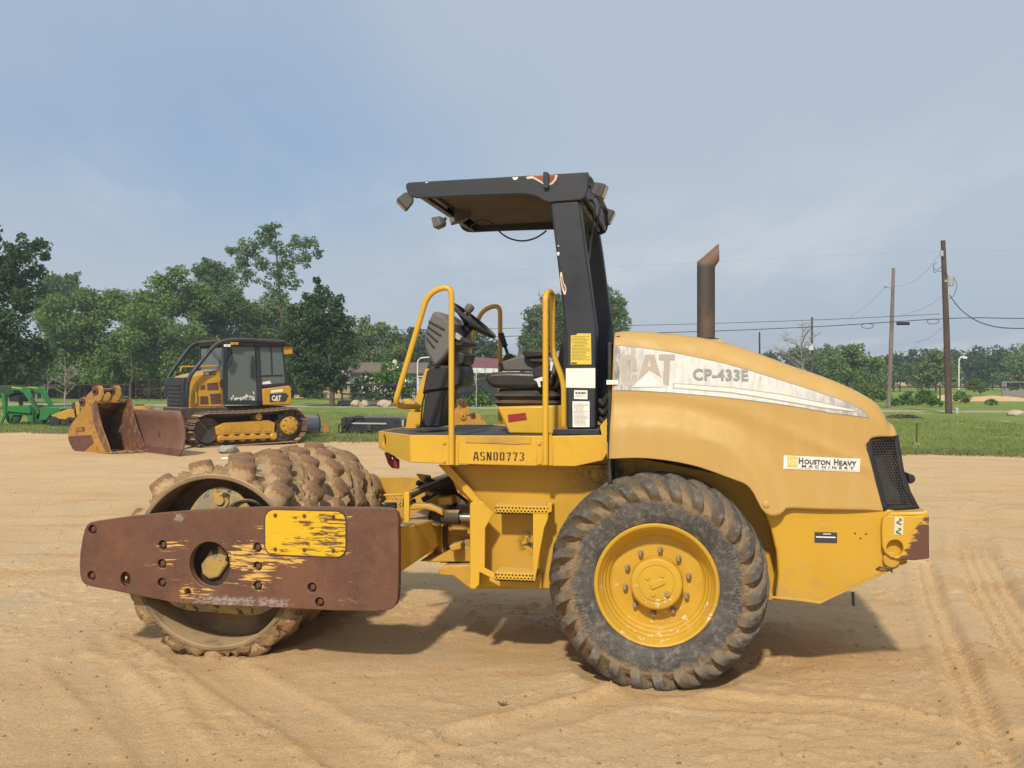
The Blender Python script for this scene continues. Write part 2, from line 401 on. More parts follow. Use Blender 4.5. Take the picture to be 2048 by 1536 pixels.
def tyre_material(zc, yc):
    t = NT('dusty_tyre_rubber')
    p = t.map(None, (1, 1, 1), (0, 0, 0))
    x, y, z = t.sep(p)
    r = t.math('SQRT', t.math('ADD', t.math('MULTIPLY', x, x), t.math('MULTIPLY', z, z)))
    base = t.mix(t.ramp(t.noise(5, 8, 0.65), 0.35, 0.7), (0.054, 0.051, 0.048), (0.110, 0.102, 0.092))
    base = t.mix(t.ramp(t.noise(26, 9, 0.8), 0.46, 0.66, 0, 0.75), base, (0.25, 0.22, 0.18))
    band = t.ramp(r, 0.42, 0.56)                     # caked dirt thickens toward the tread
    dm = t.ramp(t.math('ADD', t.math('MULTIPLY', band, 0.36), t.math('ADD', t.math('MULTIPLY', t.noise(6, 9, 0.66), 0.75), t.math('MULTIPLY', t.noise(45, 5, 0.7), 0.28))), 0.57, 0.80)
    dirt = t.mix(t.noise(20, 6, 0.7), (0.40, 0.285, 0.165), (0.24, 0.165, 0.10))
    lug = t.n('ShaderNodeAttribute'); lug.attribute_name = 'lug'
    bare = t.math('MULTIPLY', lug.outputs['Fac'], t.ramp(t.noise(12, 6, 0.65), 0.26, 0.44))
    dm = t.math('MULTIPLY', dm, t.math('SUBTRACT', 1.0, t.math('MULTIPLY', bare, 0.95)))
    col = t.mix(dm, base, dirt)
    nb = t.bump(t.noise(60, 8, 0.75), 0.5, 0.008); nb = t.bump(t.math('MULTIPLY', dm, t.noise(30, 8, 0.7)), 0.8, 0.015, nb)
    rr = t.math('SINE', t.math('MULTIPLY', r, 420.0)); nb = t.bump(rr, 0.06, 0.003, nb)
    return t.done(col, t.ramp(dm, 0, 1, 0.62, 0.95), 0.0, nb, 0.35)
def rim_material():
    t = NT('yellow_rim_paint')
    z = t.sep()[2]
    col = t.mix(t.ramp(t.noise(4, 6, 0.6), 0.35, 0.7), (0.60, 0.365, 0.035), (0.53, 0.315, 0.034))
    chips = t.math('MULTIPLY', t.ramp(t.noise(26, 10, 0.72), 0.575, 0.60), t.ramp(t.noise(5.5, 3), 0.47, 0.57))
    chips = t.math('MULTIPLY', chips, t.ramp(z, 0.04, -0.10))
    col = t.mix(chips, col, (0.72, 0.66, 0.55))
    col = t.mix(t.ramp(t.noise(9, 9, 0.7), 0.60, 0.78, 0, 0.55), col, (0.36, 0.22, 0.08))
    return t.done(col, 0.36, 0.0, t.bump(t.noise(40, 6), 0.06, 0.01))
M['mud'] = mud_material(); M['pad'] = pad_material(); M['rim'] = rim_material()
def drumin_material():
    t = NT('dusty_drum_steel')
    col = t.mix(t.ramp(t.noise(4, 8, 0.65), 0.3, 0.65), (0.15, 0.105, 0.065), (0.30, 0.21, 0.12))
    col = t.mix(t.math('MULTIPLY', upward(t, 0.2, 0.8), t.ramp(t.noise(7, 6, 0.6), 0.25, 0.5)), col, (0.47, 0.34, 0.19))
    return t.done(col, 0.8, 0.0, t.bump(t.noise(30, 8, 0.7), 0.4, 0.01), 0.3)
M['drum'] = drumin_material()
def bracket_material():
    t = NT('flaking_yellow_bracket')
    col = t.mix(t.ramp(t.noise(9, 9, 0.7), 0.46, 0.54), (0.46, 0.30, 0.08), (0.30, 0.25, 0.17))
    col = t.mix(t.ramp(t.noise(14, 9, 0.7), 0.58, 0.62), col, (0.05, 0.035, 0.022))
    return t.done(col, 0.7, 0.0, t.bump(t.noise(25, 8), 0.4, 0.01))
M['bracket'] = bracket_material()
def decal_material():
    t = NT('weathered_silver_decal')
    col = t.mix(t.ramp(t.noise(1.0, 9, 0.75, t.map(None, (30, 1, 7))), 0.42, 0.72), (0.74, 0.73, 0.70), (0.50, 0.50, 0.49))
    x, y, z = t.sep()
    edge = t.ramp(x, DECAL_X0, DECAL_X0+0.24, 1, 0)
    tip = t.ramp(x, DECAL_X1-0.55, DECAL_X1, 0, 0.8)
    e = t.math('MULTIPLY', t.math('MAXIMUM', edge, tip), t.ramp(t.noise(1.0, 8, 0.7, t.map(None, (25, 1, 8))), 0.30, 0.62))
    col = t.mix(e, col, (0.20, 0.19, 0.18))
    return t.done(col, 0.55, 0.0, t.bump(t.noise(60, 5), 0.05, 0.004))
def exhaust_material():
    t = NT('burnt_exhaust_steel')
    z = t.sep()[2]
    m = t.ramp(t.math('ADD', t.noise(8, 8, 0.65), t.ramp(z, 2.05, 2.45, 0.10, -0.10)), 0.46, 0.70)
    col = t.mix(m, (0.060, 0.055, 0.052), (0.125, 0.080, 0.055))
    col = t.mix(t.ramp(z, 2.47, 2.50), col, t.mix(t.noise(20, 6), (0.23, 0.15, 0.10), (0.13, 0.088, 0.064)))
    return t.done(col, 0.7, 0.0, t.bump(t.noise(50, 6), 0.2, 0.006))
M['exhaust'] = exhaust_material()
def tail_material():
    t = NT('yellow_paint_worn_tail')
    col = t.mix(t.ramp(t.noise(2, 6, 0.6), 0.35, 0.7), (0.60, 0.355, 0.030), (0.54, 0.31, 0.030))
    x, y, z = t.sep()
    d = t.math('ADD', t.ramp(x, TAIL_X-0.20, TAIL_X+0.01, 0, 0.62), t.ramp(z, TAIL_Z+0.22, TAIL_Z-0.02, -0.12, 0.30))
    m = t.ramp(t.math('ADD', d, t.math('MULTIPLY', t.math('SUBTRACT', t.noise(1.0, 9, 0.7, t.map(None, (12, 6, 40))), 0.5), 0.9)), 0.38, 0.47)
    col = t.mix(m, col, t.mix(t.noise(18, 7, 0.7), (0.15, 0.062, 0.040), (0.10, 0.045, 0.034)))
    return t.done(col, 0.5, 0.0, t.bump(m, 0.2, 0.004))
def frame_material():
    t = NT('rear_frame_yellow')
    col = t.mix(t.ramp(t.noise(2, 6, 0.6), 0.35, 0.7), (0.59, 0.345, 0.028), (0.53, 0.305, 0.028))
    x, y, z = t.sep()
    lowd = t.math('MULTIPLY', t.ramp(z, 0.85, 0.5), t.ramp(t.noise(1.0, 9, 0.7, t.map(None, (5, 5, 9)), 1.0), 0.45, 0.70))
    col = t.mix(t.math('MULTIPLY', lowd, 0.75), col, (0.42, 0.27, 0.11))
    soot = t.math('MULTIPLY', t.blob((-0.30, 0.4, 1.18), (0.36, 1, 0.22), 0.9), t.ramp(t.noise(14, 9, 0.7), 0.42, 0.60))
    col = t.mix(soot, col, (0.12, 0.075, 0.03))
    grease = t.math('MULTIPLY', t.blob((-0.79, 0.5, 0.73), (0.10, 1, 0.10), 0.8), t.ramp(t.noise(24, 9, 0.7), 0.45, 0.55))
    col = t.mix(grease, col, (0.03, 0.02, 0.014))
    col = t.mix(t.math('MULTIPLY', upward(t), t.ramp(t.noise(9, 7, 0.7), 0.3, 0.6, 0.2, 0.9)), col, SAND)
    return t.done(col, t.ramp(t.noise(6), 0.3, 0.7, 0.38, 0.6), 0.0, t.bump(t.noise(40, 6), 0.07, 0.01))
M['frame'] = frame_material()
def mat_material():
    t = NT('worn_floor_mat')
    col = t.mix(t.ramp(t.noise(3, 8, 0.65), 0.35, 0.7), (0.055, 0.048, 0.044), (0.11, 0.09, 0.072))
    col = t.mix(t.ramp(t.noise(1.0, 9, 0.7, t.map(None, (3, 14, 1), rot=(0, 0, 0.3))), 0.58, 0.72), col, (0.22, 0.19, 0.16))
    return t.done(col, 0.7, 0.0, t.bump(t.noise(60, 6), 0.2, 0.01))
M['floor_mat'] = mat_material()
def liner_material():
    t = NT('dusty_roof_lining')
    col = t.mix(t.ramp(t.noise(3, 6, 0.6), 0.3, 0.7), (0.085, 0.068, 0.056), (0.06, 0.048, 0.040))
    return t.done(col, 0.9, 0, t.bump(t.noise(4, 4), 0.3, 0.03))
M['liner'] = liner_material()
def glass(name, c, alpha, rough=0.05):
    t = NT(name); m = t.done(c, rough, 0.0, None, 0.6); t.b.inputs['Alpha'].default_value = alpha; return m
M['glass'] = glass('cab_glass', (0.115, 0.145, 0.14), 0.86, 0.05)
M['lamp_glass'] = paint('yellowed_lamp_lens', (0.55, 0.50, 0.30), (0.42, 0.38, 0.22), 0.2, 0.2, dust=0, bump=0.3, fine=90)
M['lamp_body'] = paint('sun_bleached_lamp', (0.062, 0.058, 0.058), (0.09, 0.083, 0.08), 0.6, 0.15, (0.14, 0.12, 0.10), 0.12)
M['seat_red'] = M['red']

# landscape
def leaf(name, a, b, trans=0.35):
    t = NT(name); g = t.n('ShaderNodeNewGeometry')
    oi = t.n('ShaderNodeObjectInfo')
    col = t.mix(g.outputs['Random Per Island'], a, b)
    col = t.mix(t.ramp(t.noise(0.5, 3, 0.5), 0.35, 0.65, 0.0, 0.45), col, tuple(x*1.35 for x in b))
    t.done(col, 0.55, 0.0, None, 0.25)
    tr = t.n('ShaderNodeBsdfTranslucent'); t.put(tr.inputs[0], t.mix(0.5, col, (0.10, 0.16, 0.03)))
    ms = t.n('ShaderNodeMixShader'); ms.inputs[0].default_value = trans
    t.t.links.new(t.b.outputs[0], ms.inputs[1]); t.t.links.new(tr.outputs[0], ms.inputs[2])
    out = [n for n in t.t.nodes if n.type == 'OUTPUT_MATERIAL'][0]; t.t.links.new(ms.outputs[0], out.inputs[0])
    return t.m
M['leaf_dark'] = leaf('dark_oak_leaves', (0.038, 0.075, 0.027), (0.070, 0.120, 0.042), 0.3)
M['leaf_mid'] = leaf('mid_green_leaves', (0.115, 0.200, 0.045), (0.175, 0.270, 0.070))
M['leaf_blue'] = leaf('blue_green_leaves', (0.090, 0.160, 0.056), (0.140, 0.220, 0.078), 0.4)
M['leaf_light'] = leaf('light_green_leaves', (0.140, 0.205, 0.060), (0.20, 0.265, 0.085))
M['leaf_bright'] = leaf('bright_vine_leaves', (0.075, 0.17, 0.022), (0.12, 0.23, 0.04))
M['bloom'] = paint('pale_blossom', (0.74, 0.74, 0.55), None, 0.7, 0, dust=0, bump=0)
M['bark'] = paint('grey_bark', (0.11, 0.085, 0.062), (0.07, 0.055, 0.042), 0.9, 0.2, dust=0, bump=0.6, fine=12)
M['dead'] = paint('bleached_dead_wood', (0.34, 0.30, 0.25), (0.24, 0.20, 0.165), 0.9, 0.1, dust=0, bump=0.3)
M['pole'] = paint('weathered_pole_wood', (0.105, 0.072, 0.052), (0.07, 0.048, 0.036), 0.9, 0.3, (0.15, 0.12, 0.09), dust=0, bump=0.5, fine=8)
M['pole_grey'] = paint('grey_pole_wood', (0.22, 0.185, 0.15), (0.16, 0.13, 0.105), 0.9, 0.2, dust=0, bump=0.5, fine=8)
M['concrete'] = paint('pale_concrete', (0.42, 0.38, 0.31), (0.35, 0.315, 0.26), 0.9, 0.25, (0.30, 0.26, 0.2), 0, 0, 0.2)
M['stone'] = paint('limestone', (0.52, 0.43, 0.30), (0.42, 0.33, 0.22), 0.95, 0.3, (0.28, 0.22, 0.15), 0, 0, 0.6, 10)
M['stone_grey'] = paint('grey_stone', (0.36, 0.34, 0.31), (0.24, 0.225, 0.20), 0.95, 0.4, (0.14, 0.13, 0.115), 0, 0, 0.8, 14)
M['galv'] = paint('galvanised_grey', (0.42, 0.43, 0.43), (0.36, 0.37, 0.37), 0.5, 0.1, dust=0)
M['pipe'] = paint('rusty_pipe', (0.10, 0.050, 0.036), (0.075, 0.04, 0.03), 0.85, 0.2, dust=0)
M['iron_black'] = paint('black_fence_iron', (0.018, 0.020, 0.018), None, 0.6, 0, dust=0)
M['wire'] = paint('line_wire', (0.030, 0.032, 0.036), None, 0.7, 0, dust=0, bump=0)
M['white_paint'] = paint('white_painted_metal', (0.75, 0.75, 0.73), None, 0.5, 0.08, (0.5, 0.46, 0.4), 0)
M['roof_red'] = paint('red_metal_roof', (0.20, 0.060, 0.066), (0.18, 0.052, 0.058), 0.5, 0.1, (0.3, 0.15, 0.14), 0)
M['roof_brown'] = paint('brown_shingles', (0.19, 0.145, 0.105), (0.15, 0.115, 0.085), 0.9, 0.2, dust=0)
M['tan_wall'] = paint('tan_siding', (0.56, 0.42, 0.25), (0.50, 0.37, 0.22), 0.8, 0.15, dust=0)
M['grey_wall'] = paint('grey_siding', (0.30, 0.30, 0.28), (0.25, 0.25, 0.235), 0.8, 0.2, dust=0)
M['corral'] = paint('grey_boards', (0.27, 0.245, 0.225), (0.21, 0.185, 0.17), 0.9, 0.25, dust=0)
M['green'] = paint('tractor_green', (0.020, 0.175, 0.040), (0.018, 0.145, 0.035), 0.42, 0.12, (0.15, 0.14, 0.07), 0.25)
M['tractor_yellow'] = paint('tractor_yellow', (0.62, 0.50, 0.03), None, 0.45, 0.05, dust=0.1)
M['blue_grey'] = paint('blue_grey_steel', (0.075, 0.09, 0.115), (0.06, 0.07, 0.09), 0.45, 0.1, dust=0.25)
M['orange_flag'] = paint('orange_cloth', (0.70, 0.14, 0.045), None, 0.7, 0, dust=0)
M['dozer_yellow'] = paint('dozer_yellow', (0.56, 0.315, 0.030), (0.48, 0.26, 0.030), 0.5, 0.34, (0.22, 0.125, 0.05), 0.4, 0.07)
M['bucket_yellow'] = paint('bucket_paint', (0.42, 0.225, 0.035), (0.34, 0.17, 0.035), 0.6, 0.35, (0.17, 0.08, 0.045), 0.4, 0.62, 0.2, 30, 0, 0.8)
M['car_white'] = paint('car_white_paint', (0.75, 0.76, 0.76), None, 0.25, 0, dust=0, bump=0)
M['car_black'] = paint('car_black_paint', (0.012, 0.012, 0.013), None, 0.25, 0, dust=0, bump=0)
M['tin_green'] = paint('pale_green_box', (0.40, 0.50, 0.38), None, 0.6, 0, dust=0)
M['grey_letters'] = paint('grey_letters', (0.30, 0.33, 0.33), None, 0.6, 0.0, dust=0, bump=0)
M['tan_letters'] = paint('faded_letters', (0.50, 0.44, 0.37), (0.42, 0.37, 0.31), 0.6, 0.15, (0.6, 0.52, 0.42), 0, bump=0.02)
M['pale_letters'] = paint('pale_letter_edges', (0.74, 0.70, 0.64), None, 0.6, 0.0, dust=0, bump=0)
def ground_material():
    t = NT('bare_sandy_dirt')
    a = t.ramp(t.noise(0.35, 5, 0.6), 0.35, 0.65)
    col = t.mix(a, (0.690, 0.455, 0.222), (0.70, 0.495, 0.270))
    st = t.noise(1.0, 6, 0.6, t.map(None, (0.5, 1.6, 1), rot=(0, 0, 0.25)), 0.8)
    col = t.mix(t.ramp(st, 0.48, 0.70, 0, 0.65), col, (0.57, 0.335, 0.138))           # damp orange streaks
    col = t.mix(t.ramp(t.noise(1.1, 5, 0.6), 0.55, 0.75, 0, 0.7), col, (0.60, 0.475, 0.310))   # pale gravelly patches
    col = t.mix(t.ramp(t.noise(1.0, 9, 0.74, t.map(None, (3.2, 6.5, 1), rot=(0, 0, -0.2)), 0.5), 0.56, 0.70, 0, 0.22), col, (0.46, 0.30, 0.155))
    col = t.mix(t.ramp(t.noise(42, 7, 0.75), 0.46, 0.62, 0, 0.30), col, (0.46, 0.305, 0.160))
    col = t.mix(t.ramp(t.noise(105, 4, 0.7), 0.56, 0.64, 0, 0.50), col, (0.34, 0.22, 0.12))
    col = t.mix(t.ramp(t.noise(80, 4, 0.65, t.map(None, loc=(3, 7, 1))), 0.57, 0.64, 0, 0.55), col, (0.78, 0.64, 0.45))
    nb = t.bump(t.noise(95, 6, 0.75), 0.85, 0.016); nb = t.bump(t.noise(22, 7, 0.68), 0.45, 0.025, nb); nb = t.bump(t.noise(4.2, 7, 0.72), 0.20, 0.08, nb)
    return t.done(col, 0.95, 0.0, nb, 0.15)
M['ground'] = ground_material()
def lawn_material():
    t = NT('mown_lawn')
    col = t.mix(t.ramp(t.noise(0.25, 6, 0.62), 0.36, 0.66), (0.200, 0.280, 0.050), (0.280, 0.320, 0.088))
    col = t.mix(t.ramp(t.noise(1.0, 7, 0.7, t.map(None, (0.7, 2.4, 1))), 0.50, 0.70, 0, 0.7), col, (0.145, 0.21, 0.040))
    col = t.mix(t.ramp(t.noise(5, 8, 0.75), 0.52, 0.72, 0, 0.5), col, (0.28, 0.26, 0.11))
    nb = t.bump(t.noise(7, 9, 0.8), 0.9, 0.10)
    return t.done(col, 0.95, 0.0, nb, 0.1)
M['lawn'] = lawn_material()
M['grass_blade'] = leaf('grass_blades', (0.16, 0.22, 0.052), (0.25, 0.275, 0.09), 0.4)
M['weed'] = leaf('weed_blades', (0.20, 0.21, 0.09), (0.32, 0.29, 0.15), 0.4)

M['track'] = paint('rusty_track_steel', (0.165, 0.098, 0.064), (0.115, 0.068, 0.046), 0.65, 0.40, (0.28, 0.20, 0.12), 0.7, 0.0, 0.2)
M['cab_inside'] = paint('dark_cab_inside', (0.055, 0.062, 0.062), None, 0.8, 0, dust=0)
M['blade'] = paint('brown_blade_steel', (0.185, 0.092, 0.064), (0.15, 0.075, 0.054), 0.5, 0.2, (0.21, 0.12, 0.08), 0.3, 0.0, 0.12)
M['bucket_worn'] = paint('bucket_worn_steel', (0.15, 0.070, 0.045), (0.115, 0.055, 0.038), 0.6, 0.5, (0.50, 0.30, 0.07), 0.4, 0.0, 0.2)
M['coupler'] = paint('orange_coupler_paint', (0.56, 0.27, 0.035), (0.48, 0.21, 0.03), 0.5, 0.2, (0.28, 0.12, 0.05), 0.2, 0.16)
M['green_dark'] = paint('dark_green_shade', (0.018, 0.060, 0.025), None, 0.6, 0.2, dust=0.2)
# ------------------------------------------------------------------ frame of the roller (also used by the ground under it)
PSI = math.radians(10.5); CP, SP = math.cos(PSI), math.sin(PSI)
OX, OY = (1312-1024)/F*5.543, 5.543          # hub of the near rear wheel, on the tyre's outer face
def R(px, py, y=0.0):                        # photo pixel on the plane y (metres inward of the tyre face) -> (x, z) in the roller's frame
    dx = (px-1024)/F; t = (y+OX*SP+OY*CP)/(dx*SP+CP)
    return ((t*dx-OX)*CP-(t-OY)*SP, H+t*(YH-py)/F)
def Rw(x, y): return (OX+x*CP+y*SP, OY-x*SP+y*CP)      # roller frame -> world xy

# ------------------------------------------------------------------ ground: one sheet to the horizon
def axis_coords(fine0, fine1, step, lo, hi, g):
    c = list(np.arange(fine0, fine1+1e-6, step))
    s = step; x = fine1
    while x < hi: s *= g; x += s; c.append(min(x, hi))
    s = step; x = fine0; left = []
    while x > lo: s *= g; x -= s; left.append(max(x, lo))
    return np.array(left[::-1]+c)
gx = axis_coords(-4.2, 4.6, 0.024, -900, 900, 1.075)
gy = axis_coords(4.0, 9.4, 0.022, -300, 1500, 1.022)
gy = np.array([y for y in gy if y >= 3.9] ) ; gy = np.concatenate([[-300, -100, -40, -15, -5, 0, 2, 3, 3.4, 3.7], gy])
def seg_dist(X, Y, P):                       # distance to a polyline and length along it
    best = np.full(X.shape, 1e9); along = np.zeros(X.shape); side = np.zeros(X.shape); acc = 0
    for (a, b) in zip(P[:-1], P[1:]):
        d = np.array(b)-np.array(a); L = math.hypot(*d); d = d/L
        t = np.clip((X-a[0])*d[0]+(Y-a[1])*d[1], 0, L); ex = X-a[0]-t*d[0]; ey = Y-a[1]-t*d[1]; q = np.hypot(ex, ey)
        m = q < best; best[m] = q[m]; along[m] = (acc+t)[m]; side[m] = (ex*d[1]-ey*d[0])[m]; acc += L
    return best, along, side
def gxy(px, py): p = gnd(px, py); return (p.x, p.y)
TRACKS = [([gxy(2300, 1560), gxy(2160, 1420), gxy(2045, 1290), gxy(1985, 1190), gxy(1950, 1110), gxy(1940, 1050), gxy(1975, 1000), gxy(2048, 960)], 0.19, 4, 1.5),
          ([gxy(2010, 1560), gxy(1945, 1400), gxy(1890, 1270), gxy(1860, 1190), gxy(1845, 1130)], 0.10, 2, 1.2),
          ([gxy(380, 1640), gxy(330, 1500), gxy(262, 1350), gxy(225, 1280)], 0.13, 2, 0.25),
          ([gxy(30, 1010), gxy(75, 975), gxy(130, 960), gxy(170, 1010), gxy(160, 1080)], 0.16, 4, 0.6),
          ([gxy(560, 1700), gxy(420, 1480), gxy(330, 1350)], 0.08, 1, 0.2),
          ([gxy(300, 1270), gxy(420, 1340), gxy(600, 1440), gxy(800, 1580)], 0.15, 0, 0.55), ([gxy(150, 1330), gxy(260, 1420), gxy(420, 1580)], 0.15, 0, 0.45),
          ([gxy(930, 1480), gxy(1250, 1400), gxy(1700, 1420), gxy(2100, 1500)], 0.12, 0, 0.7), ([gxy(-60, 1180), gxy(120, 1120), gxy(330, 1000), gxy(520, 950)], 0.2, 3, 0.6)]
def ground_z(X, Y):
    d = np.hypot(X, Y); nearf = np.clip(1.35-d/26, 0.0, 1); midf = np.clip(1.3-d/60, 0.05, 1)
    z = 0.075*(fbm(X*0.45+3, Y*0.45, 3, 1)-0.5)*midf
    z += 0.05*(fbm(X*1.5, Y*1.7, 4, 5)-0.5)*nearf
    churn = sm(0.44, 0.62, fbm(X*0.55+8, Y*0.8+2, 3, 9))           # patches torn up by wheels
    lump = fbm(X*9+Y*2.0, Y*14-X*1.5, 4, 21, 0.6)
    z += churn*nearf*0.055*np.maximum(lump-0.50, 0)
    z += nearf*0.015*(fbm(X*6, Y*6, 4, 33, 0.62)-0.5)
    clod = fbm(X*21+4, Y*21, 2, 55); z += (0.15+churn)*nearf*0.05*np.maximum(clod-0.70, 0)*2.0
    for P, w, ribs, dep in TRACKS:
        q, al, sd = seg_dist(X, Y, P); m = sm(w*1.25, w*0.8, q)*nearf
        tread = (np.cos(sd/w*PI*ribs)*0.013+np.sin(al*2*PI/0.085+sd*9)*0.007) if ribs else -0.012*sm(w, 0, q)
        z = z*(1-0.7*m*dep)+m*(tread-0.016)*dep
        z += dep*0.014*sm(w*0.9, w*1.3, q)*sm(w*2.0, w*1.3, q)*nearf
    # flattened under tyres and drum
    for (lx, ly, rx, ry, lv) in ((0.0, 0.19, 0.42, 0.34, -0.028), (0.0, 1.53, 0.42, 0.34, -0.028), (-2.724, 0.85, 0.42, 1.0, 0.012)):
        wx, wy = Rw(lx, ly); ux = (X-wx)*CP-(Y-wy)*SP; uy = (X-wx)*SP+(Y-wy)*CP
        m = sm(1.25, 0.8, np.sqrt((ux/rx)**2+(uy/ry)**2)); z = z*(1-m)+m*(lv+0.25*z)
        ring = sm(0.9, 1.15, np.sqrt((ux/rx)**2+(uy/ry)**2))*sm(1.7, 1.2, np.sqrt((ux/rx)**2+(uy/ry)**2))
        z += ring*0.035*fbm(X*9, Y*9, 3, 71)
    return z
XX, YY = np.meshgrid(gx, gy); ZZ = ground_z(XX, YY)
def grid_mesh(name, XX, YY, ZZ, mat, parent=None):
    r, c = XX.shape; v = np.stack([XX, YY, ZZ], -1).reshape(-1, 3)
    i = np.arange(r*c).reshape(r, c); f = np.stack([i[:-1, :-1], i[:-1, 1:], i[1:, 1:], i[1:, :-1]], -1).reshape(-1, 4)
    me = bpy.data.meshes.new(name); me.vertices.add(len(v)); me.vertices.foreach_set('co', v.ravel())
    me.loops.add(f.size); me.loops.foreach_set('vertex_index', f.ravel().astype(np.int32))
    me.polygons.add(len(f)); me.polygons.foreach_set('loop_start', np.arange(0, f.size, 4, dtype=np.int32)); me.update(calc_edges=True)
    me.shade_smooth(); me.materials.append(mat)
    o = bpy.data.objects.new(name, me); COL.objects.link(o); o.parent = parent; return o
ground = struct(grid_mesh('ground', XX, YY, ZZ, M['ground']))
def gz(x, y): return float(ground_z(np.array([[x]], float), np.array([[y]], float))[0, 0])

# lawn behind the yard: irregular near edge read from the photograph
EDGE = [(-900, 866), (-200, 866), (60, 864), (150, 868), (300, 872), (600, 884), (760, 884), (1000, 893), (1300, 903), (1600, 908), (1900, 910), (2300, 914), (3200, 930)]
ex = [gxy(*e) for e in EDGE]; exx = np.array([e[0] for e in ex]); eyy = np.array([e[1] for e in ex])
def lawn_edge(x): return np.interp(x, exx, eyy)+1.6*(fbm(np.asarray(x, float)*0.5, np.zeros_like(np.asarray(x, float))+3.3, 4, 41)-0.5)+0.5*(fbm(np.asarray(x, float)*3.1, np.zeros_like(np.asarray(x, float)), 3, 43)-0.5)
lx = axis_coords(-22, 22, 0.14, -500, 500, 1.12); lt = np.concatenate([np.linspace(0, 10, 90), np.linspace(10.5, 60, 70), [90, 150, 300]])
LX, LT = np.meshgrid(lx, lt); LY = lawn_edge(LX)+LT
LZ = ground_z(LX, LY)+0.012+0.05*(fbm(LX*1.1, LY*1.1, 3, 61)-0.4)*np.clip(LT/3, 0, 1)+0.03*(fbm(LX*5, LY*5, 2, 64)-0.5)*np.clip(LT, 0, 1)
lawn = struct(grid_mesh('lawn', LX, LY, LZ, M['lawn']))

# concrete road edge beyond the lawn (strip standing a hand above the grass)
def strip(name, P, w, h, mat):
    mb = MB(); L = []; Rr = []
    for i, p in enumerate(P):
        a = Vector(P[max(i-1, 0)]); b = Vector(P[min(i+1, len(P)-1)]); d = (b-a).normalized(); nrm = Vector((-d.y, d.x))
        L.append(Vector(p)-nrm*w/2); Rr.append(Vector(p)+nrm*w/2)
    for i in range(len(P)-1):
        mb.hexa([(L[i].x, L[i].y, -0.2), (L[i+1].x, L[i+1].y, -0.2), (Rr[i+1].x, Rr[i+1].y, -0.2), (Rr[i].x, Rr[i].y, -0.2),
                 (L[i].x, L[i].y, h), (L[i+1].x, L[i+1].y, h), (Rr[i+1].x, Rr[i+1].y, h), (Rr[i].x, Rr[i].y, h)])
    return mb.build(name, mat, smooth=False)
road_pts = [(-160, 102), (-90, 84), (-38, 71), (-12, 63), (6, 58), (24, 53.5), (60, 45), (120, 32)]
struct(strip('road', road_pts, 2.6, 0.03, M['concrete']))

# grass blades along the lawn (nobody could count them)
def blades(name, n, xr, tr, hmin, hmax, mat, label, seed, wid=0.012, power=1.0):
    g = np.random.default_rng(seed); x = g.uniform(*xr, n); t = tr[0]+(tr[1]-tr[0])*g.random(n)**power; y = lawn_edge(x)+t
    z = ground_z(x[None], y[None])[0]+0.0
    a = g.uniform(0, 2*PI, n); h = g.uniform(hmin, hmax, n)*(0.7+0.6*fbm(x*0.8, y*0.8, 2, seed)); w = wid*(0.6+g.random(n)); lean = g.normal(0, 0.45, (n, 2))
    p0 = np.stack([x-np.cos(a)*w, y-np.sin(a)*w, z-0.01], -1); p1 = np.stack([x+np.cos(a)*w, y+np.sin(a)*w, z-0.01], -1)
    p2 = np.stack([x+lean[:, 0]*h, y+lean[:, 1]*h, z+h], -1)
    v = np.stack([p0, p1, p2], 1).reshape(-1, 3); f = np.arange(3*n).reshape(-1, 3)
    me = bpy.data.meshes.new(name); me.from_pydata(v.tolist(), [], f.tolist()); me.materials.append(mat)
    o = bpy.data.objects.new(name, me); COL.objects.link(o); return stuff(o, label, 'grass')
blades('grass', 60000, (-20, 20), (-0.25, 22), 0.05, 0.13, M['grass_blade'], 'short green grass blades across the lawn', 3, 0.014, 1.7)
blades('edge_weeds', 9000, (-20, 17), (-0.7, 1.2), 0.04, 0.15, M['weed'], 'dry tufts along the edge between dirt and lawn', 5, 0.014)

# pebbles and clods on the dirt
def pebbles(name, n, seed, label, mat, smin, smax, area):
    g = np.random.default_rng(seed); V = []; Fc = []; base = [(1, 0, 0), (0, 1, 0), (-1, 0, 0), (0, -1, 0), (0, 0, 0.8), (0, 0, -0.6)]
    tri = [(0, 1, 4), (1, 2, 4), (2, 3, 4), (3, 0, 4), (1, 0, 5), (2, 1, 5), (3, 2, 5), (0, 3, 5)]
    y = area[2]+(area[3]-area[2])*g.random(n)**1.6; x = g.uniform(area[0], area[1], n)*(y/9.0+0.25)
    z = ground_z(x[None], y[None])[0]
    for i in range(n):
        s = smin+(smax-smin)*g.random()**4; a = g.uniform(0, 6.3); ca, sa = math.cos(a), math.sin(a); b = len(V); q = g.uniform(0.6, 1.3, 6)
        e = g.uniform(0.6, 1.0)
        for k, (px_, py_, pz_) in enumerate(base):
            px_, py_ = px_*q[k], py_*q[k]*e; V.append((x[i]+s*(px_*ca-py_*sa), y[i]+s*(px_*sa+py_*ca), z[i]+s*pz_*0.8*q[k]))
        Fc += [tuple(b+j for j in t) for t in tri]
    me = bpy.data.meshes.new(name); me.from_pydata(V, [], Fc); me.materials.append(mat); me.shade_smooth()
    o = bpy.data.objects.new(name, me); COL.objects.link(o); return stuff(o, label, 'gravel')
pebbles('gravel', 5200, 4, 'small pale pebbles lying loose on the sandy dirt', M['stone'], 0.003, 0.011, (-5, 6, 4.2, 14))
pebbles('dirt_clods', 5200, 8, 'small brown clods of broken dirt on the sand', M['mud'], 0.003, 0.017, (-5, 6, 4.2, 16))
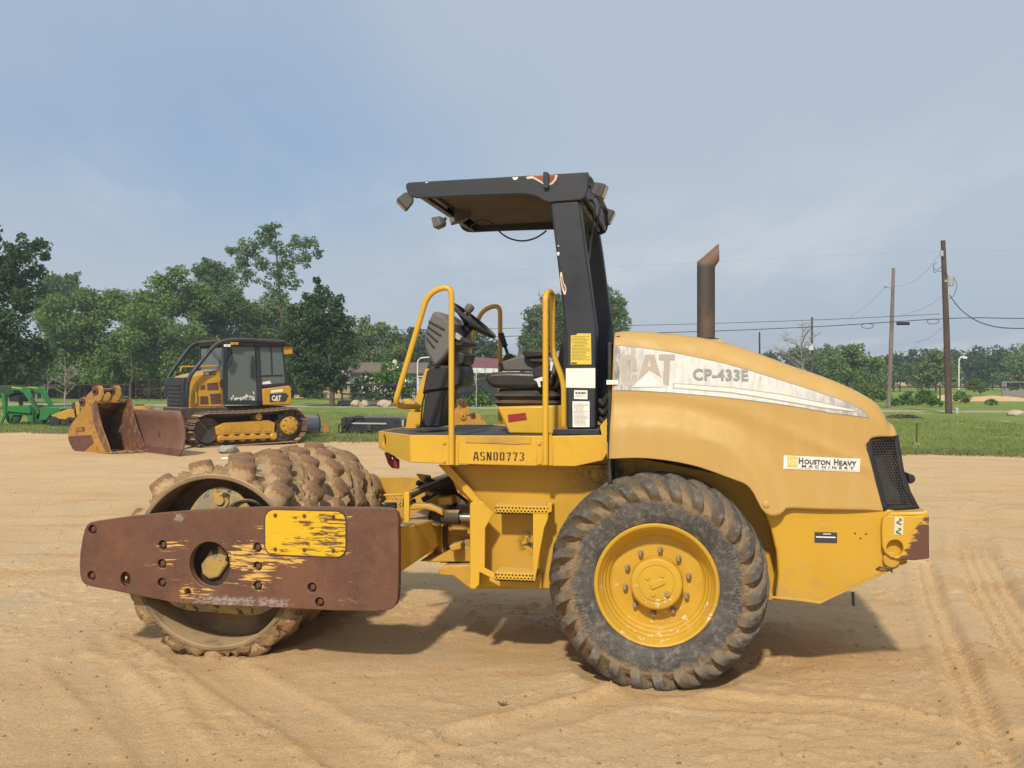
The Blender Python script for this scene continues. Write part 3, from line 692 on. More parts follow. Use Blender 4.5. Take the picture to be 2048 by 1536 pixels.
# ================================================================== road roller
YC = 0.86                                    # its middle plane, metres inward of the near tyre face
def far(y): return 2*YC-y
roller = thing('road_roller', 'yellow padfoot soil compactor with black canopy standing on the dirt', 'road roller', (OX, OY, 0), -PSI)
def RR(P, y): return [R(px, py, y) for px, py in P]
def zoomed(P, s, ox, oy): return [(ox+x/s, oy+y/s) for x, y in P]

# ---------------- drum frame: side plates
YP = -0.09
Z1 = (2.8444, 100, 850)
plate_px = zoomed([(168, 800), (172, 720), (185, 640), (198, 590), (212, 566), (235, 552), (262, 547), (420, 525), (600, 505), (800, 488), (1000, 475), (1200, 469), (1500, 469),
    (1800, 472), (1915, 474), (1950, 481), (1972, 500), (1980, 530), (1982, 700), (1982, 900), (1977, 990), (1966, 1025), (1945, 1046), (1912, 1057), (1850, 1060),
    (1600, 1055), (1300, 1040), (1000, 1027), (800, 1020), (680, 1005), (500, 970), (350, 940), (230, 918), (196, 905), (178, 884), (170, 850)], *Z1)
plate = RR(plate_px, YP)
def pc(x, y, yy=YP): return R(*zoomed([(x, y)], *Z1)[0], yy)
def pr(r): return r/2.8444*5.92/F
hole_big = circ(pc(908, 795), pr(125), 40, pr(131)); hole_slot = circ(pc(428, 877), pr(32), 20, pr(42)); hole_small = circ(pc(785, 950), pr(22), 16)
bolts = [(240, 595), (235, 858), (640, 683), (635, 790), (635, 897), (1178, 698), (1180, 805), (1180, 915), (1490, 925), (1533, 1008)]
sockets = [circ(pc(*b), pr(27), 16) for b in bolts]
def wz(x, y, rx, rz, s): c = pc(x, y); return ((c[0], YP, c[1]), (pr(rx), 1.0, pr(rz)), s)
PLATE_WEAR = [wz(700, 690, 200, 75, 0.78), wz(640, 800, 170, 70, 0.50), wz(1150, 770, 330, 200, 0.98), wz(1190, 880, 220, 95, 0.92), wz(1000, 690, 200, 60, 0.6), wz(1340, 770, 190, 70, 0.9),
              wz(700, 880, 130, 60, 0.55), wz(785, 950, 90, 90, 0.95), wz(870, 945, 120, 60, 0.8), wz(1200, 620, 120, 60, 0.7), wz(1690, 715, 60, 40, 0.85), wz(1690, 520, 50, 30, 0.7)]
PLATE_SCUFF = [wz(1000, 1000, 620, 75, 1.0), wz(1250, 1010, 300, 70, 1.0), wz(735, 525, 80, 70, 1.0), wz(790, 950, 60, 60, 1.0), wz(1700, 1000, 380, 60, 0.7), wz(180, 700, 60, 300, 0.3)]
M['plate'] = plate_material(); M['cover'] = cover_material()
side_plate = MB().prism(plate, YP, YP+0.035, [hole_big, hole_slot, hole_small]+sockets).build('side_plate', M['plate'], roller, 0.004)
side_plate['label'] = 'brown rusted plate with scraped yellow paint and round holes'
MB().prism([(x-0.0, z) for x, z in plate], YP+0.036, YP+0.055, [hole_big, hole_slot, hole_small]).build('backing_plate', M['rust'], side_plate, 0.002)
def hexbolt(r, h, n=6):
    mb = MB(); mb.lathe([(r*1.25, 0), (r*1.25, -h*0.3), (r, -h*0.3), (r, -h*0.9), (r*0.82, -h), (0.0001, -h)], (0, 0, 0), (0, 1, 0), 6 if n == 6 else n); return mb
b0 = hexbolt(pr(17), 0.022).build('bolt', M['rust'], side_plate); b0.location = (pc(*bolts[0])[0], YP+0.034, pc(*bolts[0])[1])
for b in bolts[1:]:
    c = b0.copy(); COL.objects.link(c); c.parent = side_plate; c.location = (pc(*b)[0], YP+0.034, pc(*b)[1]); c.rotation_euler = (0, rnd.uniform(0, 1), 0)
MB().lathe([(pr(24), 0), (pr(24), -0.004), (pr(60), -0.004), (pr(62), 0)], (pc(785, 950)[0], YP, pc(785, 950)[1]), (0, 1, 0), 28).build('collar', M['plate'], side_plate)
ca, cb = pc(1227, 735), pc(1683, 495)
cover = MB().prism(rrect(ca[0], ca[1], cb[0], cb[1], pr(52)), YP-0.008, YP).build('cover_plate', M['cover'], side_plate, 0.002)
cover['label'] = 'bright yellow cover with scraped dark streaks'
MB().prism(rrect(ca[0]-0.008, ca[1]-0.008, cb[0]+0.008, cb[1]+0.008, pr(56)), YP-0.002, YP+0.002).build('gasket', M['iron'], side_plate)
for (x, y) in ((1285, 512), (1450, 516), (1615, 520), (1285, 705), (1450, 708), (1615, 712)):
    c = b0.copy(); COL.objects.link(c); c.parent = side_plate; c.location = (pc(x, y)[0], YP-0.007, pc(x, y)[1]); c.scale = (0.55, 0.5, 0.55)
# the plate on the far side and the cross members
fp = MB().prism(plate, far(YP)-0.035, far(YP)).build('side_plate', M['yellow_dirty'], roller, 0.004)
xl, xr_ = plate[0][0], -1.50
fb = MB(); fb.b2((xl+0.03, YP+0.058, 0.48), (xl+0.16, far(YP)-0.04, 0.66)); fb.build('front_cross_beam', M['yellow_dirty'], roller, 0.01)
rb = MB()
xr0 = R(796, 1040, 0.0)[0]
# yoke: the frame side runs in from the plate to the hitch
za, zb = R(800, 1056, 0.0)[1], R(800, 1150, 0.0)[1]; zc_, zd_ = R(872, 1038, 0.55)[1], R(872, 1096, 0.55)[1]; xh = R(874, 1060, 0.55)[0]
for sgn in (0, 1):
    yy = (lambda y: y) if sgn == 0 else far
    rb.hexa([(xr0-0.12, yy(YP+0.058), zb), (xr0+0.0, yy(YP+0.058), zb), (xh, yy(0.55), zd_), (xh-0.25, yy(0.62), zd_),
             (xr0-0.12, yy(YP+0.058), za), (xr0+0.0, yy(YP+0.058), za), (xh, yy(0.55), zc_), (xh-0.25, yy(0.62), zc_)])
rb.b2((xh-0.24, 0.552, zd_+0.003), (xh-0.002, far(0.552), zc_-0.003))
rb.build('yoke', M['yellow_dirty'], roller, 0.012)
rc = MB(); rc.b2((xr0-0.13, 1.05, 0.72), (xr0-0.02, far(YP)-0.04, 1.03)); rc.build('rear_cross_beam', M['yellow_dirty'], roller, 0.01)

# ---------------- drum with pads and caked mud
DX, DZ, DR, DY0, DY1 = -2.724, 0.607, 0.548, 0.012, 1.70
drum = MB().lathe([(DR-0.028, DY0+0.30), (DR-0.028, DY0+0.004), (DR-0.022, DY0), (DR-0.004, DY0), (DR, DY0+0.004), (DR, DY1-0.004), (DR-0.004, DY1), (DR-0.028, DY1), (DR-0.028, DY0+0.30)],
                  (DX, 0, DZ), (0, 1, 0), 96).build('drum', M['drum'], roller, angle=30)
bulk = MB().lathe([(DR-0.029, 0.285), (0.42, 0.285), (0.40, 0.27), (0.30, 0.24), (0.0001, 0.235)], (DX, 0, DZ), (0, 1, 0), 64).build('bulkhead', M['drum'], drum)
bulk2 = MB().lathe([(DR-0.029, 1.45), (0.0001, 1.45)], (DX, 0, DZ), (0, 1, 0), 48).build('bulkhead', M['drum'], drum)
lob = []
for k in range(90):
    a = 2*PI*k/90; r = 0.335+0.125*max(0, math.cos(1.5*(a-math.radians(88)))**2)**1.3 if True else 0
    lob.append((DX+r*math.cos(a), DZ+r*math.sin(a)))
MB().prism(lob, 0.10, 0.125).build('motor_bracket', M['bracket'], drum, 0.006)
for a in (88, 208, 328):
    a = math.radians(a); MB().lathe([(0.055, 0), (0.055, -0.012), (0.03, -0.014), (0.03, -0.03), (0.0001, -0.03)], (DX+0.38*math.cos(a), 0.10, DZ+0.38*math.sin(a)), (0, 1, 0), 20).build('isolator', M['bracket'], drum)
hub_px = zoomed([(855, 790), (905, 720), (960, 688), (1003, 735), (1008, 790), (958, 868), (905, 882), (862, 850)], *Z1)
MB().prism(RR(hub_px, 0.02), 0.02, 0.10).build('drive_motor', M['bracket'], drum, 0.012)
MB().lathe([(0.17, 0.10), (0.17, 0.06), (0.14, 0.05), (0.0001, 0.05)], (DX, 0, DZ), (0, 1, 0), 32).build('motor_hub', M['iron'], drum)
hp = [R(455, 1022, 0.05), R(468, 1006, 0.05), R(490, 1004, 0.05), R(512, 1014, 0.05)]
MB().tube(curve([(p[0], 0.05+0.03*i, p[1]) for i, p in enumerate(hp)], 6), 0.012, 8).build('hose', M['rubber'], drum)
# pad: tapered oval foot
pm = MB(); prof = [(0.0, 1.0), (0.04, 0.96), (0.082, 0.90), (0.093, 0.85), (0.099, 0.74), (0.1015, 0.35)]
ns = 20; vs = []
for h, k in prof:
    for j in range(ns):
        a = 2*PI*j/ns; c, s_ = math.cos(a), math.sin(a); e = 3.0
        rr_ = (abs(c)**e+abs(s_)**e)**(-1/e); vs.append((0.085*k*rr_*c, 0.066*k*rr_*s_, h*1.06))
fs = [(i*ns+j, i*ns+(j+1) % ns, (i+1)*ns+(j+1) % ns, (i+1)*ns+j) for i in range(len(prof)-1) for j in range(ns)]+[tuple((len(prof)-1)*ns+j for j in range(ns))]
pm.add(vs, fs); NP, NR = 13, 8; pads = []; pad0 = None
prs = random.Random(5)
for r_ in range(NR):
    y = DY0+0.085+r_*(DY1-DY0-0.17)/(NR-1)
    for k in range(NP):
        a = 2*PI*(k+0.5*(r_ % 2)+0.10*abs(r_-3.5))/NP+0.16
        up = Vector((math.cos(a), 0, math.sin(a))); tg = Vector((-math.sin(a), 0, math.cos(a)))
        tw = 0.35*(1 if r_ % 2 else -1)
        t2 = (tg*math.cos(tw)+Vector((0, 1, 0))*math.sin(tw)); b2 = up.cross(t2)
        Mx = Matrix((t2, b2, up)).transposed().to_4x4(); Mx.translation = Vector((DX, y, DZ))+up*(DR-0.012)
        s_ = prs.uniform(0.93, 1.04); Mx = Mx @ Matrix.Diagonal((s_, prs.uniform(0.95, 1.06), s_, 1))
        if pad0 is None:
            pad0 = pm.build('pad', M['pad'], drum, angle=60); o = pad0
        else:
            o = pad0.copy(); COL.objects.link(o); o.parent = drum
        o.matrix_local = Mx; pads.append((a, y))
# caked mud between the pads
na_, ny_ = 400, 220
A, Yg = np.meshgrid(np.linspace(0, 2*PI, na_), np.linspace(DY0+0.001, DY1-0.001, ny_))
ux, uy = A*DR, Yg; near = np.full(A.shape, 9.0)
for a, y in pads:
    da = (A-a+PI) % (2*PI)-PI; near = np.minimum(near, np.hypot(da*DR/0.105, (Yg-y)/0.082))
ca_, sa_ = np.cos(A), np.sin(A)
n1 = fbm(ca_*2.4+Yg*2.6, sa_*2.4-Yg*1.4, 4, 5); n2 = fbm(ca_*11+Yg*16+5, sa_*11-Yg*9, 4, 9, 0.65); n3 = fbm(ca_*28+Yg*44, sa_*28-Yg*31, 3, 12, 0.7)
thick = (n1-0.475)*0.20+sm(1.9, 1.0, near)*0.046*(0.2+n1)+(n2-0.5)*0.115*sm(0.38, 0.48, n1)+(n3-0.5)*0.052
edge_f = sm(0.0, 0.03, Yg-DY0)*sm(0.0, 0.03, DY1-Yg)
Rm = DR-0.004+np.clip(thick, -0.02, 0.085)*edge_f
mud = grid_mesh('mud', DX+Rm*ca_, Yg, DZ+Rm*sa_, M['mud'], drum); mud['kind'] = 'stuff'

# ---------------- hitch between the halves
hx0, hx1 = R(868, 1065, 0.62)[0], R(945, 1065, 0.62)[0]; hz = R(880, 1066, 0.80)[1]
h = MB(); h.lathe([(0.0001, hx0-0.02), (0.20, hx0-0.02), (0.21, hx0), (0.21, hx0+0.05), (0.17, hx0+0.055), (0.17, hx0+0.10), (0.19, hx0+0.105), (0.19, hx1+0.25), (0.0001, hx1+0.25)], (0, YC, hz), (1, 0, 0), 36)
hitch = h.build('hitch', M['yellow_dirty'], roller)
MB().lathe([(0.195, hx0+0.052), (0.215, hx0+0.056), (0.215, hx0+0.074), (0.195, hx0+0.078)], (0, YC, hz), (1, 0, 0), 36).build('seal_ring', M['iron'], hitch)
def poly(P, y0, y1, name, mat, par, bev=0.006, holes=(), yr=None):
    yr = y0 if yr is None else yr
    return MB().prism(RR(P, yr), y0, y1, [RR(hh, yr) for hh in holes]).build(name, mat, par, bev)
Z4 = (4.388, 740, 850)
def q4(P): return zoomed(P, *Z4)
poly(q4([(560, 1180), (700, 1100), (700, 1080), (800, 1040), (890, 1090), (890, 1200), (570, 1205), (430, 1195)]), 0.45, 1.2, 'lower_hitch_plate', M['yellow_dirty'], hitch, 0.01)
poly(q4([(690, 1060), (790, 1035), (800, 1090), (710, 1110)]), 0.34, 0.46, 'stop_block', M['yellow_dirty'], hitch, 0.008)
poly(q4([(600, 1270), (650, 1235), (890, 1225), (890, 1430), (860, 1430), (730, 1330), (605, 1320)]), 0.40, 0.95, 'tow_tongue', M['yellow_dirty'], hitch, 0.01)
poly(q4([(590, 640), (720, 625), (725, 700), (600, 705)]), 0.50, 0.62, 'lock_arm', M['yellow_dirty'], hitch, 0.01)
poly(q4([(350, 690), (520, 695), (630, 745), (640, 800), (560, 760), (480, 740), (350, 750)]), 0.40, 0.46, 'lock_bar', M['yellow_dirty'], hitch, 0.01)
poly(q4([(400, 430), (520, 445), (560, 600), (520, 630), (470, 520)]), 0.60, 0.64, 'hose_clamp', M['yellow_dirty'], hitch, 0.006)
c1, c2, c3 = R(884, 1033, 0.48), R(920, 1034, 0.48), R(965, 1035, 0.48)
st = MB().cyl((c1[0], 0.48, c1[1]), (c2[0], 0.48, c2[1]), 0.045, n=20).build('steering_cylinder', M['iron'], hitch, 0.004)
MB().cyl((c2[0], 0.48, c2[1]), (c3[0], 0.48, c3[1]), 0.024, n=18).build('rod', M['steel'], hitch)
MB().lathe([(0.055, 0), (0.055, 0.05), (0.0001, 0.05)], (c1[0]-0.03, 0.45, c1[1]), (0, 1, 0), 20).build('rod_eye', M['iron'], hitch)
hs = random.Random(3)
for i, (p, q) in enumerate([((765, 1012), (905, 955)), ((790, 1008), (910, 962)), ((800, 1003), (915, 950)), ((815, 990), (905, 968)), ((830, 985), (900, 975)), ((835, 965), (905, 990)), ((850, 958), (930, 975)), ((845, 1000), (925, 990)), ((770, 1018), (830, 1002)), ((840, 975), (925, 962)), ((855, 985), (935, 1000))]):
    y0, y1 = 0.25+0.05*i, 0.55+0.03*i; a = R(*p, y0); b = R(*q, y1); m = ((a[0]+b[0])/2, (y0+y1)/2, (a[1]+b[1])/2+hs.uniform(-0.02, 0.06))
    MB().tube(curve([(a[0], y0, a[1]), m, (b[0], y1, b[1])], 8), 0.019, 8).build('hydraulic_hose', M['rubber'], roller)
# scraper bracket behind the plate
poly([(807, 985), (818, 983), (818, 1045), (808, 1046)], -0.02, 0.0, 'scraper_post', M['yellow'], roller, 0.003)
sg = MB()
for k in range(7):
    a = R(772+7*k, 991, 0.02); b = R(776+7*k, 1003, 0.02); sg.tube([(a[0], 0.02, a[1]), (b[0], 0.02, b[1])], 0.004, 5); a2 = R(779+7*k, 991, 0.02); sg.tube([(b[0], 0.02, b[1]), (a2[0], 0.02, a2[1])], 0.004, 5)
for k in range(8):
    a = R(797, 994+6.4*k, 0.02); b = R(803, 997+6.4*k, 0.02); a2 = R(797, 1000+6.4*k, 0.02); sg.tube([(a[0], 0.02, a[1]), (b[0], 0.02, b[1]), (a2[0], 0.02, a2[1])], 0.004, 5)
for p, q in (((768, 990), (806, 989)), ((770, 1003), (806, 1003)), ((796, 992), (796, 1046)), ((804, 992), (804, 1046))):
    a, b = R(*p, 0.02), R(*q, 0.02); sg.tube([(a[0], 0.02, a[1]), (b[0], 0.02, b[1])], 0.006, 6)
sg.build('scraper_grid', M['yellow_dirty'], roller)

# ---------------- rear frame
fr_px = [(876, 930), (1222, 930), (1222, 905), (1500, 960), (1560, 1005), (1600, 1010), (1600, 1203), (1090, 1177), (944, 1178), (940, 1008), (962, 1003)]
YF = 0.36; YTL = 0.150
frame = MB().prism(RR(fr_px, YF), YF, YF+0.03).build('rear_frame', M['frame'], roller, 0.004)
MB().prism(RR(fr_px, YF), far(YF)-0.03, far(YF)).build('far_frame_side', M['frame'], frame, 0.004)
tl_px = [(1500, 960), (1560, 1008), (1771, 1018), (1800, 1024), (1815, 1124), (1640, 1207), (1600, 1203), (1550, 1199.5), (1556, 1150), (1553, 1105), (1542, 1060), (1522, 1005)]
tailf = MB().prism(RR(tl_px, YTL), YTL, far(YTL)).build('tail_frame', M['frame'], roller, 0.012)
fi = MB(); za_ = R(1300, 1195, YF)[1]
fi.b2((-1.05, YF+0.032, za_+0.02), (0.95, far(YF)-0.032, za_+0.06)); fi.b2((-1.02, YF+0.032, 0.5), (-0.94, far(YF)-0.032, 1.2))
fi.b2((-0.9, YF+0.05, 1.05), (1.2, far(YF)-0.05, 1.20))
fi.build('frame_floor', M['frame'], frame)
ax = MB().lathe([(0.16, YF-0.2), (0.16, far(YF)+0.2)], (0, 0, 0.563), (0, 1, 0), 28, True); ax.build('axle', M['yellow_dirty'], frame)
poly([(1541, 1196.5), (1600, 1202.5), (1640, 1208), (1815, 1126), (1815, 1122), (1640, 1203), (1600, 1198), (1541, 1192)], YTL-0.006, YTL, 'bottom_flange', M['yellow_dirty'], tailf, 0.002)
# brace from platform to frame
poly([(876, 930), (898, 930), (963, 1003), (958, 1012), (950, 1009)], 0.30, 0.335, 'brace', M['yellow'], frame, 0.004)
poly([(884, 932), (893, 932), (957, 1004), (949, 1010), (915, 985), (905, 960)], 0.337, 0.352, 'brace_web', M['yellow_dirty'], frame, 0.003)
# tail block
YTB = 0.10
TAIL_X, TAIL_Z = R(1858, 1118, YTB); M['tail'] = tail_material()
blk = zoomed([(1020, 720), (1040, 695), (1075, 682), (1180, 685), (1300, 690), (1438, 680), (1440, 1070), (1310, 1088), (1160, 1080), (1090, 1060), (1040, 1020), (1016, 960), (1012, 800)], 4.518, 1540, 880)
hol = [(px, py) for px, py in circ(zoomed([(1130, 978)], 4.518, 1540, 880)[0], 75/4.518, 28)]
tail = poly(blk, YTB, YTL+0.1, 'tail_block', M['tail'], roller, 0.008, [hol]); tail['label'] = 'yellow tie-down block worn to brown at its corner'
cpx = zoomed([(1060, 684), (1100, 655), (1380, 648), (1412, 632), (1432, 645), (1438, 690), (1300, 690)], 4.518, 1540, 880)
poly(cpx, YTB+0.005, far(YTB+0.005), 'tail_cap', M['yellow'], tail, 0.01)
tb = MB(); tb.b2((TAIL_X-0.16, YTL+0.102, TAIL_Z+0.004), (TAIL_X-0.004, far(YTL+0.102), 0.975)); tb.build('bumper', M['yellow'], tail, 0.01)
MB().prism(RR(blk, YTB), far(YTL+0.1), far(YTB)).build('far_tail_block', M['tail'], tail, 0.008)
bc = R(*zoomed([(1090, 1075)], 4.518, 1540, 880)[0], YTL); MB().lathe([(0.045, YTL-0.03), (0.045, YTL+0.05)], (bc[0], 0, bc[1]), (0, 1, 0), 24, True).build('tie_down_boss', M['yellow_dirty'], tail, 0.006)
a, b, c, d = [R(*p, YTL) for p in zoomed([(965, 1165), (985, 1142), (1080, 1155), (1100, 1190)], 4.518, 1540, 880)]
MB().tube([(p[0], YTL-0.004-0.02*k, p[1]) for k, p in ((0, a), (1, b), (1, c), (0, d))], 0.006, 8).build('tail_handle', M['iron'], tail)
a, b = R(1706, 1184, 0.5), R(1707, 1212, 0.5); MB().tube([(a[0], 0.5, a[1]), (b[0], 0.5, b[1])], 0.009, 8).build('drain_hose', M['blue_grey'], roller)
# plates and stickers on the frame
def flat(name, P, y, mat, par, t=0.003): return MB().prism(RR(P, y), y-t, y-0.0003).build(name, mat, par)
dp = flat('data_plate', [(1629, 1064), (1674, 1065), (1674, 1086), (1629, 1085)], YTL, M['ink'], tailf)
flat('data_plate_line', [(1632, 1072.5), (1671, 1073.5), (1671, 1076), (1632, 1075)], YTL-0.003, M['white'], tailf, 0.001)
flat('data_plate_mark', [(1646, 1067), (1662, 1067.4), (1662, 1069), (1646, 1068.6)], YTL-0.003, M['white'], tailf, 0.001)
flat('old_patch', [(1640, 1046), (1658, 1046), (1660, 1055), (1638, 1055)], YTL, M['yellow_dirty'], tailf, 0.001)
for p in ((1710, 1067), (1732, 1068), (1721, 1077)):
    c = R(*p, YTL); MB().lathe([(0.006, 0), (0.004, -0.001), (0.0001, -0.0015)], (c[0], YTL, c[1]), (0, 1, 0), 10).build('bolt_hole', M['ink'], tailf)
sk = flat('tag_sticker', [(1789, 1034), (1807, 1035), (1806, 1070), (1788, 1069)], YTB, M['primer'], tail, 0.002)
gm = MB()
for (x0_, y0_) in ((1798, 1043), (1797, 1062)):
    pts = [R(x0_+5*math.sin(t*1.0)*(1 if k % 2 else 0.8), y0_-6+t*1.6, YTB) for k, t in enumerate(np.linspace(0, 7.5, 14))]
    gm.tube([(p[0], YTB-0.0025, p[1]) for p in pts], 0.004, 5)
gm.build('green_scrawl', M['green'], tail)
# ---------------- hood
Z6 = (2.478, 1180, 620)
def q6(P): return zoomed(P, *Z6)
YHD = 0.10
top_px = q6([(118, 108), (200, 103), (330, 112), (530, 135), (650, 158), (780, 195), (900, 238), (1040, 290), (1200, 345), (1330, 400), (1420, 450), (1470, 500), (1495, 555), (1512, 572), (1530, 578), (1548, 625)])
top_px = [(p.x, p.y) for p in curve([(x, y, 0) for x, y in top_px], 5)]
hood_px = top_px+q6([(1500, 628), (1430, 630), (1395, 640), (1378, 665), (1385, 700), (1465, 1000), (1300, 995), (970, 985), (955, 1003), (920, 1016), (885, 1012), (862, 998), (840, 968), (815, 915), (795, 885), (770, 860), (680, 825), (540, 775), (400, 745), (250, 730), (97, 735)])
hood_o = RR(hood_px, YHD); top_o = RR(top_px, YHD)
tx = np.array([p[0] for p in top_o]); tz = np.array([p[1] for p in top_o])
def topz(x): return np.interp(x, tx, tz)
flare = RR(q6([(60, 520), (200, 510), (330, 512), (450, 525), (600, 570), (700, 612), (770, 660), (850, 750), (905, 850), (945, 940), (970, 1000), (985, 1060)]), YHD)
flare = [(p.x, p.y) for p in curve([(x, z, 0) for x, z in flare], 6)]
def flare_d(x, z):                            # distance below/inside the flare crest (positive towards the wheel)
    best = 1e9; s = 1
    for (a, b) in zip(flare[:-1], flare[1:]):
        dx, dz = b[0]-a[0], b[1]-a[1]; L = dx*dx+dz*dz; t = max(0, min(1, ((x-a[0])*dx+(z-a[1])*dz)/L)); ex, ez = x-a[0]-t*dx, z-a[1]-t*dz
        q = math.hypot(ex, ez)
        if q < best: best = q; s = 1 if (dx*ez-dz*ex) < 0 else -1
    return best*s
def hood_y(x, z):
    d = flare_d(x, z); y = YHD+0.015
    t = max(0.0, min(1.0, (d+0.06)/0.15)); y -= 0.062*t*t*(3-2*t)
    rr = 0.13; tt = topz(x)-z
    if tt < rr:
        k = max(0.0, min(1.0, (rr-tt)/rr)); y += 0.10*(1-math.sqrt(max(0, 1-k*k*0.98)))
    y += 0.06*max(0, (x-0.9)/0.5)**2            # sides draw in toward the tail
    cre = 0.007*math.exp(-((tt-0.345-0.05*x)/0.035)**2); return y-cre
def panel(out, step, yf, holes=(), dy=0.0):
    loops = [out]+list(holes); bm = bmesh.new(); V = [bm.verts.new((p[0], 0, p[1])) for L in loops for p in L]
    tri = tess(loops)
    for t in tri:
        try: bm.faces.new([V[i] for i in t])
        except ValueError: pass
    xs = [p[0] for p in out]; zs = [p[1] for p in out]
    for lo, hi, no in ((min(xs), max(xs), (1, 0, 0)), (min(zs), max(zs), (0, 0, 1))):
        k = lo+step*0.513
        while k < hi:
            co = (k, 0, 0) if no[0] else (0, 0, k)
            bmesh.ops.bisect_plane(bm, geom=bm.verts[:]+bm.edges[:]+bm.faces[:], plane_co=co, plane_no=no); k += step
    bmesh.ops.dissolve_limit(bm, angle_limit=0.0001, verts=[], edges=[e for e in bm.edges if False])
    for v in bm.verts: v.co.y = yf(v.co.x, v.co.z)+dy
    bmesh.ops.recalc_face_normals(bm, faces=bm.faces)
    vs = [tuple(v.co) for v in bm.verts]; bm.verts.index_update(); fs = [tuple(v.index for v in f.verts) for f in bm.faces]; bm.free()
    return vs, fs
def panel_obj(name, out, step, yf, mat, par, thick, dy=0.0, holes=(), mirror=False):
    vs, fs = panel(out, step, yf, holes, dy)
    if mirror: vs = [(x, far(y), z) for x, y, z in vs]
    mb = MB().add(vs, fs); o = mb.build(name, mat, par, angle=50)
    # outward normals must face away from the middle plane
    me = o.data; s = sum(p.normal.y for p in me.polygons)
    if (s > 0) != mirror: me.flip_normals()
    if thick:
        md = o.modifiers.new('thick', 'SOLIDIFY'); md.thickness = thick; md.offset = -1
    return o
# the whole hood as one sheet: near side, roof, far side
bot_px = q6([(97, 735), (250, 730), (400, 745), (540, 775), (680, 825), (770, 860), (795, 885), (815, 915), (840, 968), (862, 998), (885, 1012), (920, 1016), (955, 1003), (970, 985), (1100, 989), (1300, 995), (1465, 1000)])
bot_o = RR([(p.x, p.y) for p in curve([(x, y, 0) for x, y in bot_px], 4)], YHD); bxs = np.array([p[0] for p in bot_o]); bzs = np.array([p[1] for p in bot_o]); od = np.argsort(bxs); bxs, bzs = bxs[od], bzs[od]
GC = R(*q6([(1378, 672)])[0], YHD); GE = R(*q6([(1465, 1000)])[0], YHD); gt_o = RR(q6([(1378, 672), (1384, 652), (1400, 638), (1430, 631), (1500, 628), (1548, 625)]), YHD)
gtx = np.array([p[0] for p in gt_o]); gtz = np.array([p[1] for p in gt_o])
xL = (tx[0]+bxs[0])/2; colsA = np.linspace(xL, GC[0], 72); colsB = np.linspace(GC[0], tx[-1], 16)[1:]; colsC = np.linspace(GC[0], GE[0], 12)[1:]
N1, N2, NRf = 26, 26, 15; HV = []; HF = []
def hcol(x, lo, mi, hi):
    zs = list(np.linspace(lo, mi, N1, endpoint=False))+[mi+(hi-mi)*(1-(1-k/N2)**1.8) for k in range(N2+1)]
    xs = [x]*len(zs)
    if x == xL:                                   # the front edge leans
        xs = list(np.interp(zs, [bzs[0], tz[0]], [bxs[0], tx[0]]))
    return [(xx, hood_y(xx, z), z) for xx, z in zip(xs, zs)]
def hgrid(cols, r0, r1):
    b = len(HV); n = r1-r0+1
    for c in cols: HV.extend(c[r0:r1+1])
    HF.extend([(b+i*n+k, b+(i+1)*n+k, b+(i+1)*n+k+1, b+i*n+k+1) for i in range(len(cols)-1) for k in range(n-1)])
def roofcol(c):
    x, y0, z = c[-1]; return [(x, y0+(far(y0)-y0)*k/NRf, z+0.024*(1-abs(2*k/NRf-1)**2.4)) for k in range(1, NRf)]
def full(c):                                      # near side up, across the roof, down the far side
    return c+roofcol(c)+[(x, far(y), z) for x, y, z in reversed(c)]
mid0 = float(np.interp(xL, bxs, bzs))
cA = [hcol(x, float(np.interp(x, bxs, bzs)), GC[1]+0.04*(1-((x-xL)/(GC[0]-xL))), float(topz(x))) for x in colsA]
fA = [full(c) for c in cA]; ntot = len(fA[0]); hgrid(fA, 0, ntot-1)
cB = [cA[-1]]+[hcol(x, float(np.interp(x, gtx, gtz))-0.2, float(np.interp(x, gtx, gtz)), float(topz(x))) for x in colsB]; fB = [full(c) for c in cB]; hgrid(fB, N1, ntot-1-N1)
cC = [cA[-1]]+[hcol(x, float(np.interp(x, bxs, bzs)), float(np.interp(x, [GC[0], GE[0]], [GC[1], GE[1]]))+0.002, float(topz(x))) for x in colsC]; fC = [full(c) for c in cC]
hgrid([c[:N1+1] for c in fC], 0, N1); hgrid([c[-(N1+1):] for c in fC], 0, N1)
hb_ = MB().add(HV, HF); hood = hb_.build('hood', M['faded'], roller, angle=50, fix=False)
bm = bmesh.new(); bm.from_mesh(hood.data); bmesh.ops.remove_doubles(bm, verts=bm.verts, dist=0.0004); bmesh.ops.recalc_face_normals(bm, faces=bm.faces); bm.to_mesh(hood.data); bm.free()
if sum(p.normal.z*p.area for p in hood.data.polygons) < 0: hood.data.flip_normals()
hood.data.shade_smooth(); hood.data.set_sharp_from_angle(angle=math.radians(50))
md = hood.modifiers.new('thick', 'SOLIDIFY'); md.thickness = 0.022; md.offset = -1
# front wall of the engine bay
fw = MB(); fw.b2((-0.235, 0.15, 1.30), (-0.215, far(0.15), 2.0)); fw.build('firewall', M['black'], hood)
fg = MB(); a = R(1222, 690, 0.12); fg.b2((-0.285, 0.13, 1.12), (-0.262, 0.40, 1.96)); fg.build('rubber_seal', M['rubber'], hood, 0.006)
